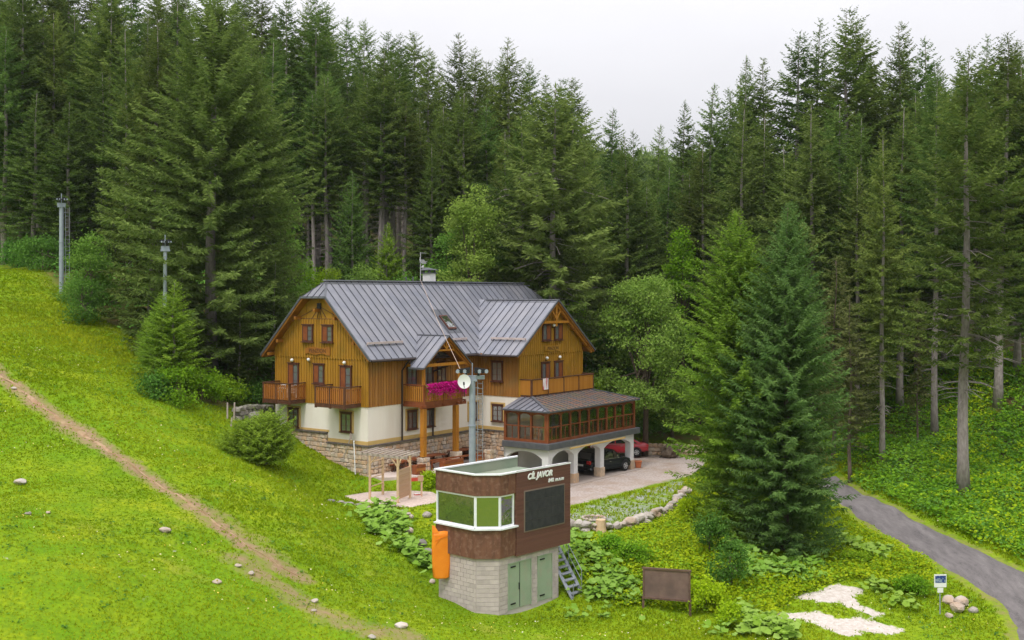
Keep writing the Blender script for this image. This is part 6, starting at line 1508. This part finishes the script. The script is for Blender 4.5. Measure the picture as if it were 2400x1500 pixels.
# the forest behind: skyline and front row trees, then a fill
FG = 'tall spruces of the dense forest'
FL = 'tall dark green spruce standing in the dense forest'
sky = [(-60, -160, 112), (0, -130, 108), (53, -110, 106), (110, -140, 112), (170, -120, 116), (222, -90, 118), (265, -100, 104), (310, -70, 116), (365, -60, 120), (420, -60, 124), (560, -50, 122), (622, -30, 116), (662, -12, 110), (705, -4, 112), (748, -18, 109), (772, 8, 113), (812, 40, 118), (852, 46, 112),
       (905, 72, 117), (934, 80, 114), (982, 72, 122), (1003, 112, 118), (1030, 150, 126), (1077, 72, 108), (1114, 112, 114), (1142, 142, 120), (1172, 120, 118), (1200, 90, 108), (1240, 142, 116), (1287, 176, 114), (1312, 182, 118), (1345, 182, 112),
       (1432, 250, 118), (1482, 303, 126), (1535, 290, 122), (1598, 232, 112), (1658, 192, 110), (1693, 203, 114), (1736, 170, 112), (1762, 125, 106), (1791, 140, 108), (1866, 75, 104), (1902, 45, 106), (1980, 18, 100), (2020, 42, 102), (2116, 46, 100), (2178, 85, 98),
       (2312, 82, 98), (2375, 90, 100), (2425, 100, 98), (2470, 80, 96)]
keys = ['f1', 'f2', 'f3', 'f4', 'f3', 's1', 'f2']
ORD = ['zeroth', 'first', 'second', 'third', 'fourth', 'fifth', 'sixth', 'seventh', 'eighth', 'ninth', 'tenth', 'eleventh', 'twelfth', 'thirteenth', 'fourteenth', 'fifteenth', 'sixteenth', 'seventeenth', 'eighteenth', 'nineteenth', 'twentieth', 'twenty-first', 'twenty-second']
sky_l = [s for s in sky if s[0] < 1400]; sky_r = [s for s in sky if s[0] > 1400]
sky = sky_l + [None] + sky_r; NOTCH = len(sky_l)
for i, s_ in enumerate(sky):
    if s_ is None: continue
    X, Y, d = s_
    k = keys[i % 7]
    if 1380 < X < 1700: k = 's1'
    if 640 < X < 1000: k = ['bare', 'f4', 'bare'][i % 3]
    lab = FL
    if Y > 0: lab = ORD[abs(i - NOTCH)] + (' spruce tip along the skyline left of the low notch' if i < NOTCH else ' spruce tip along the skyline right of the low notch'); lab = 'spruce of the forest, ' + lab
    tree_px(k, X, Y, d, random.uniform(.85, 1.15), lab, FG)
front = [(735, 210, 103, 'bare'), (722, 260, 104, 'bare'), (775, 170, 105, 'bare'), (890, 200, 102, 'bare'), (948, 230, 103, 'bare'), (860, 180, 106, 'bare'), (800, 220, 107, 'bare'), (918, 260, 108, 'bare'), (990, 250, 106, 'f2'), (1035, 240, 104, 'f3'), (1085, 210, 103, 'f3'), (1140, 230, 104, 'f3'), (690, 200, 104, 'f3'),
         (1010, 330, 100, 's1'), (1180, 300, 100, 's1'), (1560, 380, 106, 's1'), (1610, 400, 104, 's2'), (1650, 330, 103, 'f3'), (1520, 420, 102, 's1'), (1420, 420, 106, 's1'), (1790, 260, 98, 's1'), (1970, 230, 92, 'f3'), (2030, 260, 88, 'f3'), (2110, 240, 88, 'f2'), (2150, 210, 92, 'f3'), (2290, 200, 90, 'f2'),
         (2215, 260, 94, 'f3'), (2420, 200, 84, 'f3'), (10, 60, 101, 'f3'), (50, -60, 103, 'f1'), (125, 20, 104, 'f3'), (215, 30, 105, 'f3'), (262, -40, 102, 'f4'), (300, 60, 98, 's1'), (240, 160, 99, 's1'), (2010, 380, 86, 's2'), (1840, 330, 94, 'f3')]
REG = [(330, 'left of the broad old spruce'), (850, 'above the left third of the roof'), (1000, 'above the roof left of the chimney'), (1250, 'above the roof right of the chimney'), (1700, 'behind the light green broadleaf tree'), (2060, 'behind the close pair by the road'), (9999, 'around the thick grey trunk on the right')]
seen = {}
for X, Y, d, k in sorted(front):
    rg = next(n for lim, n in REG if X < lim); seen[rg] = seen.get(rg, 0) + 1
    tree_px(k, X, Y, d, random.uniform(.9, 1.15), 'front row spruce %s, %s from left' % (rg, ORD[seen[rg]]), FG)
sky = [s for s in sky if s]
low_ = [(1392, 330), (1405, 330), (1458, 335), (1508, 335), (1562, 335), (1575, 330), (1625, 290)]
sx_ = np.array([-300] + [s[0] for s in sky + low_] + [2700]); sy_ = np.array([-160] + [s[1] for s in sky + low_] + [100])
o_ = np.argsort(sx_); sx_, sy_ = sx_[o_], sy_[o_]
placed = []; cnt = 0
for _ in range(4000):
    d = rng.uniform(102, 178); X = rng.uniform(-160, 2560); x = (X - 1200) / F * d
    if poly_sd(np.array([x]), np.array([d]), EDGE)[0] > -3: continue
    if any((x - a) ** 2 + (d - b) ** 2 < 15 for a, b in placed): continue
    z = hz(x, d); ylim = np.interp([X - 25, X, X + 25], sx_, sy_).max() + rng.uniform(25, 120)
    zmax = CZ - (ylim - HY) / F * d; h = rng.uniform(19, 27)
    if z + h > zmax: h = zmax - z
    if h < 8: continue
    placed.append((x, d)); k = keys[int(rng.integers(0, 7))] if h > 15 else 's1'
    put_tree(k, x, d, h, rng.uniform(.85, 1.2) * (1.0 if h > 15 else 1.2), FL, FG, z); cnt += 1
    if cnt >= 120: break
print('fill trees', cnt)
for i in range(12):
    x, y = 36 + 9 * (i % 4) + rng.uniform(-2, 2), 30 + 9 * (i // 4) + rng.uniform(-2, 2); put_tree(['s1', 'f3', 's2'][i % 3], x, y, rng.uniform(18, 24), 1.1, FL, FG)
# wooded ridge far behind the notch
Q, T = spruce_crown(99, 20, 3.0, .5, whorl=1.6, nb=7, fine=.9, wid=1.3, tsize=3.4)
fx = rng.uniform(-60, 150, 700); fy = rng.uniform(330, 600, 700); fz = hgt(fx, fy); QQ = []
for x, y, z in zip(fx, fy, fz): s = rng.uniform(.8, 1.1); QQ.append(Q[::8] * s + np.array([x, y, z]))
QQ = np.concatenate(QQ); fo = link('far_forest', quads_mesh('far_forest', QQ, rng.random(len(QQ))), MT['spruce']); tag(fo, 'hazy wooded ridge of spruces seen through the notch', 'forest', kind='stuff')

# ------------------------------------------------------------------ broadleaf trees and shrubs
def crown_leaves(seed, blobs, n, leaf, clump=.55, shell=.75):
    """leaf quads gathered in clumps over the outer part of several ellipsoids"""
    r = np.random.default_rng(seed); C = []; T = []
    vol = np.array([b[3] * b[4] * b[5] for b in blobs]) ** .67; vol /= vol.sum()
    for b, v in zip(blobs, vol):
        m = max(4, int(n * v / 26)); d = r.normal(size=(m, 3)); d /= np.linalg.norm(d, axis=1)[:, None]; q = (shell + (1 - shell) * r.random(m)) * (r.random(m) ** .25)
        c = np.array(b[:3]) + d * q[:, None] * np.array(b[3:6]); tb = r.uniform(.1, .9, m)
        k = 26; p = np.repeat(c, k, 0) + r.normal(size=(m * k, 3)) * clump * np.array([.5, .5, .34]); C.append(p); T.append(np.clip(np.repeat(tb, k) + r.normal(0, .2, m * k), 0, 1))
    return np.concatenate(C), np.concatenate(T), leaf
def bl_tree(name, loc, h, blobs, n, leaf, mat, label, cat, seed, r0=.2, group=None, clump=.6, trunk=True, bark='bark_brown', shell=.75):
    t = empty(name, loc, 0, label, cat, group); C, T, lf = crown_leaves(seed, blobs, n, leaf, clump, shell)
    link('crown', leaf_quads(C, lf, T, up=.3, name='crown'), MT[mat], t)
    if trunk:
        mb = MB(); top = max(b[2] for b in blobs); mb.tube([(0, 0, -.4), (.08, .05, h * .25), (-.05, .08, h * .5), (.05, 0, min(top, h * .85))], [r0 * 1.25, r0, r0 * .7, r0 * .2], 8)
        for b in blobs:
            z0 = h * random.uniform(.22, .5); p = Vector(b[:3]); mb.tube([(0, 0, z0), (p.x * .5, p.y * .5, z0 + (p.z - z0) * .6), tuple(p)], [r0 * .5, r0 * .3, r0 * .08], 6, cap=False)
        mb.obj('trunk', MT[bark], t, smooth=True)
    return t
def blobs_for(seed, h, R, n, zlo=.3, pw=.6):
    r = random.Random(seed); out = [(0, 0, h * .8, R * .6, R * .6, h * .2)]
    for i in range(n):
        f = r.uniform(zlo, .9); rr = R * (1 - max(0, f - .55) * 1.4) * r.uniform(.45, .8); a = r.uniform(0, 6.28); s = R * r.uniform(.28, .48)
        out.append((rr * cos(a), rr * sin(a), h * f, s, s, s * r.uniform(.6, .9)))
    return out
def at_top(X, Ytop, d): x, y, zt = px(X, Ytop, d); z = hz(x, y); return (x, y, z), zt - z
l, h = at_top(1512, 628, 87.5); bl_tree('broadleaf_tree', l, h, blobs_for(1, h, 3.9, 40, .22), 36000, .2, 'leaf', 'large light green broadleaf tree right of the chalet behind the veranda', 'broadleaf tree', 31, .2)
l, h = at_top(1112, 430, 91); bl_tree('birch_tree', l, h, blobs_for(2, h, 2.9, 26), 17000, .21, 'leaf', 'light green birch behind the chimney', 'birch', 32, .16)
l, h = at_top(1060, 520, 94); bl_tree('broadleaf_tree', l, h, blobs_for(3, h, 2.6, 16, .25), 10000, .21, 'leaf_dark', 'dark green bushy tree behind the chimney left of the birch', 'broadleaf tree', 33, .15)
l, h = at_top(1160, 545, 93); bl_tree('broadleaf_tree', l, h, blobs_for(4, h, 2.4, 14, .25), 8000, .21, 'leaf_dark', 'dark green bushy tree behind the roof right of the birch', 'broadleaf tree', 34, .15)
l, h = at_top(1408, 510, 102); bl_tree('broadleaf_tree', l, h, blobs_for(5, h, 2.2, 16, .2), 8000, .22, 'leaf_bright', 'bright green slender tree in the valley notch behind the wing', 'broadleaf tree', 35, .13)
l, h = at_top(1600, 520, 98); bl_tree('broadleaf_tree', l, h, blobs_for(6, h, 1.9, 18, .15), 8000, .22, 'leaf_bright', 'bright green narrow tree behind the light green broadleaf tree', 'broadleaf tree', 36, .13)
l, h = at_top(1575, 740, 90); bl_tree('broadleaf_tree', l, h, blobs_for(16, h, 2.4, 14, .12), 8000, .2, 'leaf_dark', 'dark green leafy tree right beside the light green broadleaf tree', 'broadleaf tree', 46, .13)
l, h = at_top(1430, 760, 93); bl_tree('broadleaf_tree', l, h, blobs_for(17, h, 2.6, 14, .12), 8000, .2, 'leaf_dark', 'dark green leafy tree behind the right roof corner', 'broadleaf tree', 47, .13)
l, h = at_top(665, 440, 88); bl_tree('birch_tree', l, h, blobs_for(7, h, 2.0, 18, .2), 9000, .2, 'leaf', 'light green birch on the right edge of the broad old spruce', 'birch', 37, .15)
l, h = at_top(700, 610, 90); bl_tree('shrub', l, h, blobs_for(18, h, 2.3, 10, .1), 5000, .2, 'leaf_bright', 'bright green shrub behind the left end of the roof', 'shrub', 48, .1)
l, h = at_top(212, 545, 86); bl_tree('broadleaf_tree', l, h, blobs_for(8, h, 2.2, 14, .1), 9000, .17, 'leaf_dark', 'rounded green tree right beside the far left pylon', 'broadleaf tree', 38, .12)
l, h = at_top(192, 650, 82); bl_tree('shrub', l, h, blobs_for(9, h, 1.5, 10, .1), 5000, .15, 'leaf_dark', 'green shrub at the meadow edge below the far left pylon', 'shrub', 39, .1)
l, h = at_top(100, 560, 94); bl_tree('shrub', l, h, blobs_for(10, h, 2.4, 12, .1), 6000, .17, 'leaf_dark', 'dark green shrub left behind the far left pylon', 'shrub', 40, .1)
l, h = at_top(40, 570, 98); bl_tree('shrub', l, h, blobs_for(20, h, 2.4, 12, .1), 5000, .18, 'leaf_dark', 'dark green shrub at the forest edge on the left picture edge', 'shrub', 50, .1)
for i, (X, Y, d, R, mt, lb) in enumerate(((415, 862, 68.5, 1.5, 'leaf_bright', 'green shrub at the meadow edge below the young bright spruce'), (470, 870, 71, 1.6, 'leaf_bright', 'bright shrub between the young spruce and the timber stakes'), (600, 900, 77, 1.8, 'leaf_dark', 'dark shrub behind the dark stone wall left of the chalet'),
          (365, 880, 68.0, 1.0, 'leaf_dark', 'small shrub left below the young bright spruce'), (520, 900, 74, 1.4, 'leaf_bright', 'bright shrub behind the timber stakes'), (760, 628, 92, 1.6, 'leaf_bright', 'bright bush behind the left half of the roof ridge'), (850, 610, 94, 2.0, 'leaf', 'yellowish bush with dry twigs behind the roof ridge'),
          (960, 622, 93, 2.0, 'leaf_dark', 'dark bush behind the roof left of the chimney'), (1240, 640, 92, 2.4, 'leaf_dark', 'dark bush behind the right end of the ridge'), (1345, 690, 93, 2.2, 'leaf_bright', 'bright bush behind the wing gable'), (1400, 880, 90, 2.0, 'leaf_bright', 'bright low bush right of the wing balcony'),
          (1640, 930, 92, 2.4, 'leaf_dark', 'dark bush behind the low wall of the yard'), (1480, 950, 96, 2.6, 'leaf_dark', 'shady bush beyond the veranda end'), (1560, 960, 94, 2.2, 'leaf_dark', 'shady bush above the low wall of the yard'))):
    l, h = at_top(X, Y, d); h = max(h, 1.2); bl_tree('shrub', l, h, blobs_for(100 + i, h, R, 9, .1), int(2200 * R), .16, mt, lb, 'shrub', 60 + i, .06)
# shaggy spruce bush on the slope
g = hit(594, 1080); bs = empty('spruce_bush', tuple(g), 0, 'rounded dense spruce bush on the slope left of the gable', 'bush')
Q, T = [], []
for i, (dx, dy, hh, rr) in enumerate(((-.6, .1, 2.0, 1.3), (.8, .2, 2.35, 1.4), (.1, -.3, 1.9, 1.4), (1.5, .2, 1.75, 1.1), (-1.4, .0, 1.35, 1.0), (.3, .7, 2.2, 1.2), (.7, -.6, 1.45, 1.2))):
    q, t_ = spruce_crown(200 + i, hh * 1.12, rr, .05, whorl=.21, nb=10, pw=.35, droop=.12, fine=.15, wid=.11, tsize=.72); Q.append(q + np.array([dx, dy, 0])); T.append(t_)
link('foliage', quads_mesh('foliage', np.concatenate(Q), np.concatenate(T)), MT['spruce_fresh'], bs)
mb = MB()
for dx, dy in ((-.5, .1), (.7, .2), (.1, -.3)): mb.tube([(dx, dy, -.2), (dx, dy, 1.8)], [.06, .02], 6)
mb.obj('stem', MT['bark_brown'], bs)
# bushes on the bank
for i, (X, Y, R, h, mt, lb) in enumerate(((1660, 1302, 1.1, 2.5, 'leaf_dark', 'dark green sapling on the bank below the close pair of spruces, upper of two'), (1712, 1380, 1.15, 2.6, 'leaf_dark', 'green sapling on the bank behind the brown board, lower of two'), (1615, 1222, 1.0, 1.5, 'leaf_yellow', 'yellow green bush at the end of the stone border'),
          (1430, 1300, .7, 1.1, 'leaf_bright', 'grassy broom bush on the bank left of another'), (1482, 1318, 1.05, 1.15, 'leaf_bright', 'wider grassy broom bush on the bank'), (1652, 1428, 1.3, 1.5, 'leaf_yellow', 'yellow green bush just right of the brown board'), (1712, 1470, .75, 1.2, 'leaf_yellow', 'broom bush near the bottom edge right of the board'),
          (1008, 1142, .6, 1.1, 'leaf_yellow', 'round yellow green bush by the arched patio wall'), (2140, 1395, .9, .9, 'leaf_bright', 'grassy green bush in the ditch left of the small sign'), (2010, 1320, .8, .6, 'leaf_bright', 'low rushy bush in the ditch right of the close pair'))):
    g = hit(X, Y); bl_tree('bush', tuple(g), h, [(0, 0, h * .55, R * .75, R * .75, h * .42)] + [(b[0] * .9, b[1] * .9, b[2] * .8, b[3], b[4], b[5]) for b in blobs_for(300 + i, h, R, 9, .15)], int(2000 * R + 700), .125, mt, lb, 'bush', 330 + i, .03, clump=.26)

# ------------------------------------------------------------------ ground cover
def scatter(n, poly=None, box=None, keep=None):
    xs = []; tot = 0
    if poly is not None: P = np.array(poly); box = (P[:, 0].min(), P[:, 0].max(), P[:, 1].min(), P[:, 1].max())
    out = np.empty((0, 2))
    for _ in range(60):
        q = np.stack([rng.uniform(box[0], box[1], n), rng.uniform(box[2], box[3], n)], 1); k = np.ones(n, bool)
        if poly is not None: k &= poly_sd(q[:, 0], q[:, 1], poly) < 0
        if keep is not None: k &= keep(q[:, 0], q[:, 1])
        out = np.concatenate([out, q[k]])
        if len(out) >= n: break
    return out[:n]
HOUSE_POLY = [H(-.1, -.1), H(LU, -.1), H(LU, W), H(-.1, W)]
HUT_POLY = [TW(.1, .1), TW(4.95, .1), TW(4.95, 3.2), TW(.1, 3.2)]
VER_POLY = [H(8.9, -3.4), H(8.9, -7.6), H(20.4, -7.6), H(20.4, -3.4)]
def open_ground(x, y):
    k = np.ones(len(x), bool)
    for p_, m_ in ((HOUSE_POLY, .1), (HUT_POLY, .1), (VER_POLY, .1), (PATIO, .2), (ROAD_POLY, .25), (SAND, .15)): k &= poly_sd(x, y, p_) > m_
    k &= seg_dist(x, y, [(5.6, 50.7), (8.4, 50.1)]) > 1.2
    return k
def bilerp(A, x, y):
    i = np.clip(np.searchsorted(gx, x) - 1, 0, nx - 2); j = np.clip(np.searchsorted(gy, y) - 1, 0, ny - 2)
    u = (x - gx[i]) / (gx[i + 1] - gx[i]); v = (y - gy[j]) / (gy[j + 1] - gy[j])
    return A[j, i] * (1 - u) * (1 - v) + A[j, i + 1] * u * (1 - v) + A[j + 1, i] * (1 - u) * v + A[j + 1, i + 1] * u * v
bare = np.maximum.reduce([dirt * 1.0, grav, grey * 1.2, whit])
def grass_ok(x, y):
    k = open_ground(x, y) | (seg_dist(x, y, [(5.6, 50.7), (8.4, 50.1)]) < 1.2); k &= bilerp(forest, x, y) < .6; k &= bilerp(grav, x, y) < .3; k &= rng.random(len(x)) > np.clip(bilerp(bare, x, y) * 1.25, 0, .985)
    return k & (np.abs(x) < y * .50 + 1.5)
def pnoise(x, y, s, seed):
    r = np.random.default_rng(seed); o = 0
    for k in range(5): a = r.uniform(0, 6.28); f = s * (1.0 + .8 * k); o = o + np.sin(x * cos(a) * f + y * sin(a) * f + r.uniform(0, 6)) / (1 + .5 * k)
    return o / 2.6
q = np.concatenate([scatter(90000, box=(-34, 27, 31, 60), keep=grass_ok), scatter(60000, box=(-46, 26, 60, 94), keep=grass_ok)])
z = bilerp(GZ, q[:, 0], q[:, 1]); n = len(q)
hgt_g = (.055 + .045 * rng.random(n)) * (1 + .55 * np.clip(pnoise(q[:, 0], q[:, 1], .35, 1), -1, 1)) * (1 + .35 * bilerp(bank, q[:, 0], q[:, 1])) * np.clip(q[:, 1] / 55, .8, 1.5)
QQ = []
for k in range(2):
    a = rng.uniform(0, 6.28, n); w = (.022 + .02 * rng.random(n)) * np.clip(q[:, 1] / 50, .8, 1.6); off = rng.normal(0, .05, (n, 2)); c = np.stack([q[:, 0] + off[:, 0], q[:, 1] + off[:, 1], z - .01], 1)
    d = np.stack([np.cos(a) * w, np.sin(a) * w, np.zeros(n)], 1); ln = np.stack([rng.normal(0, .5, n) * hgt_g, rng.normal(0, .5, n) * hgt_g, hgt_g], 1)
    QQ.append(np.stack([c - d, c + d, c + ln * .7 + d * .7, c + ln], 1))
tn = np.clip(.42 + .38 * pnoise(q[:, 0], q[:, 1], .16, 2) + .22 * pnoise(q[:, 0], q[:, 1], .9, 3) + rng.normal(0, .09, n), 0, 1)
tag(link('grass', quads_mesh('grass', np.concatenate(QQ), np.concatenate([tn, tn])), MT['grass']), 'short green meadow grass on the ski slope', 'grass', kind='stuff')
q = scatter(1300, box=(-32, 24, 34, 88), keep=lambda x, y: grass_ok(x, y) & (pnoise(x, y, .45, 21) > .25)); z = bilerp(GZ, q[:, 0], q[:, 1])
C = np.stack([q[:, 0], q[:, 1], z + .1 + .1 * rng.random(len(q))], 1)
tag(link('wildflowers', leaf_quads(C, .07, up=1.0, name='wildflowers', aspect=1.0), M('white_yellow_petals', (.62, .60, .50), (.62, .46, .03), use_attr=True, rough=.8)), 'scattered white and yellow wildflowers in the meadow', 'wildflowers', kind='stuff')
q = scatter(1000, box=(-34, 24, 33, 90), keep=lambda x, y: grass_ok(x, y) & (pnoise(x, y, .3, 22) > .1)); z = bilerp(GZ, q[:, 0], q[:, 1]); n = len(q)
C = np.repeat(np.stack([q[:, 0], q[:, 1], z + .05], 1), 7, 0) + rng.normal(0, 1, (n * 7, 3)) * np.array([.13, .13, .035])
tag(link('clover', leaf_quads(C, .13, np.repeat(rng.random(n), 7), up=1.2, name='clover'), MT['leaf_dark']), 'low dark clover and plantain rosettes in the meadow grass', 'clover', kind='stuff')
# undergrowth of the right-hand forest and of the bank, in leafy tufts
def leafy(name, q, per, size, hh, mat, label, cat, spread=.22, up=.8):
    n = len(q); z = hgt(q[:, 0], q[:, 1]); hv = hh * (.6 + .8 * rng.random(n)); tb = np.clip(.5 + .35 * pnoise(q[:, 0], q[:, 1], .5, 9) + rng.normal(0, .15, n), 0, 1)
    C = np.repeat(np.stack([q[:, 0], q[:, 1], z], 1), per, 0); C[:, :2] += rng.normal(0, spread, (n * per, 2)); C[:, 2] += np.repeat(hv, per) * rng.random(n * per) ** .6
    o = link(name, leaf_quads(C, size, np.clip(np.repeat(tb, per) + rng.normal(0, .2, n * per), 0, 1), up=up, name=name), MT[mat]); return tag(o, label, cat, kind='stuff')
UNDER = [tuple(hit(*p)[:2]) for p in ((1990, 1118), (2120, 1185), (2250, 1250), (2400, 1318), (2470, 1345))] + [(36, 66), (40, 90), (36, 112), (20, 112), (22, 95)]
UK = lambda x, y: pnoise(x, y, .45, 31) < .42 + .75 * rng.random(len(x))
leafy('undergrowth', scatter(5200, UNDER, keep=UK), 14, .24, .5, 'leaf_bright', 'green bilberry and fern undergrowth below the bare trunks right of the road', 'undergrowth')
leafy('undergrowth', scatter(2600, UNDER, keep=UK), 10, .22, .6, 'leaf_dark', 'darker ferny tufts below the bare trunks right of the road', 'undergrowth', spread=.4)
leafy('undergrowth', scatter(1500, UNDER, keep=lambda x, y: UK(x, y) & (pnoise(x, y, .6, 33) > .15)), 12, .22, .55, 'leaf_yellow', 'yellow green fern patches below the bare trunks right of the road', 'undergrowth', spread=.35)
BACK = [H(-14, 12), H(4, 9.5), H(24, 9.5), H(29, 0), (22, 88), (24, 104), (0, 118), (-50, 125), (-60, 100)]
leafy('undergrowth', scatter(3600, BACK, keep=lambda x, y: bilerp(forest, x, y) > .8), 10, .34, .7, 'leaf_dark', 'shaded undergrowth on the forest floor behind the chalet', 'undergrowth', spread=.4)
BANK = [tuple(hit(*p)[:2]) for p in ((1345, 1262), (1440, 1260), (1540, 1232), (1605, 1190), (1640, 1230), (1800, 1330), (1950, 1330), (1930, 1225), (2010, 1235), (2180, 1330), (2180, 1400), (2000, 1355), (1850, 1400), (1800, 1475), (1640, 1480), (1500, 1440), (1400, 1400), (1345, 1330))]
leafy('herbage', scatter(5200, BANK, keep=open_ground), 8, .16, .30, 'leaf_yellow', 'tall yellow green herbs on the bank between the hut and the road', 'herbs', spread=.16)
leafy('herbage', scatter(1900, BANK, keep=open_ground), 8, .15, .34, 'leaf_bright', 'fresh green herbs on the bank between the hut and the road', 'herbs', spread=.2)
def broad_patch(pts, n, label, rad=.9, size=.36):
    c = np.array([hit(*p)[:2] for p in pts]); q = c[rng.integers(0, len(c), n)] + rng.normal(0, rad * .5, (n, 2)); k = open_ground(q[:, 0], q[:, 1]); q = q[k]; n = len(q); z = hgt(q[:, 0], q[:, 1])
    hv = rng.uniform(.12, .55, n); a = rng.uniform(0, 6.28, n); s = size * rng.uniform(.55, 1.2, n); nrm = np.stack([rng.normal(0, .38, n), rng.normal(-.15, .38, n), np.ones(n)], 1)
    A = np.stack([np.cos(a), np.sin(a), np.zeros(n)], 1); A -= nrm * (A * nrm).sum(1)[:, None] / (nrm * nrm).sum(1)[:, None]; A /= np.linalg.norm(A, axis=1)[:, None]; B2 = np.cross(nrm / np.linalg.norm(nrm, axis=1)[:, None], A)
    C = np.stack([q[:, 0], q[:, 1], z + hv], 1); Vs = []; s = s[:, None]
    # heart-shaped leaf of three folded quads
    P = lambda u, v, w=0: C + A * s * u + B2 * s * v + np.array([0, 0, 1]) * s * w
    Vs.append(np.stack([P(-.35, 0, -.06), P(-.5, .3, .02), P(.05, .5, .05), P(.55, 0, -.04)], 1)); Vs.append(np.stack([P(-.35, 0, -.06), P(.55, 0, -.04), P(.05, -.5, .05), P(-.5, -.3, .02)], 1))
    tt = np.clip(rng.normal(.5, .25, n), 0, 1)
    tag(link('butterbur', quads_mesh('butterbur', np.concatenate(Vs), np.concatenate([tt, tt])), MT['butterbur']), label, 'broad leaved plants', kind='stuff')
broad_patch([(865, 1215), (890, 1235), (920, 1250), (900, 1200), (880, 1250), (940, 1285), (965, 1300), (985, 1320), (930, 1225)], 620, 'broad leaved butterbur plants on the bank left of the hut', .8)
broad_patch([(1350, 1275), (1380, 1300), (1400, 1320), (1345, 1300), (1360, 1330), (1420, 1350), (1450, 1370), (1430, 1395), (1395, 1395), (1470, 1395), (1480, 1425)], 620, 'broad leaved butterbur plants beside the steel stair', .8)
broad_patch([(1740, 1455), (1780, 1465), (1820, 1480), (1760, 1485), (1720, 1445), (1840, 1492)], 460, 'broad leaved butterbur plants near the bottom edge right of the board', .7)
broad_patch([(1700, 1270), (1740, 1300), (1790, 1330), (1830, 1350), (1880, 1360), (1760, 1350), (1850, 1330), (1900, 1330)], 500, 'broad leaved butterbur plants below the close pair of spruces', .9)
broad_patch([(2000, 1290), (2040, 1300), (1975, 1275), (2060, 1310), (2110, 1420), (2060, 1385)], 260, 'broad leaved butterbur plants in the ditch beside the road', .8)
broad_patch([(1440, 1445), (1480, 1460), (1600, 1470), (1640, 1480), (1690, 1490), (1340, 1450)], 160, 'scattered broad leaved plants around the brown board', .8, .3)

# ------------------------------------------------------------------ thin summer haze
mb = MB(); mb.box(-430, 430, -268, 775, -40, 125)
hm = bpy.data.materials.new('thin_haze'); nt, out = nodes(hm)
pv = N(nt, 'ShaderNodeVolumePrincipled', Density=0.00010, Anisotropy=0.2); pv.inputs['Color'].default_value = (0.86, 0.90, 0.96, 1); nt.links.new(pv.outputs[0], out.inputs['Volume'])
hb = mb.obj('haze', hm); tag(hb, 'thin pale blue haze in the mountain air', 'haze', kind='stuff')
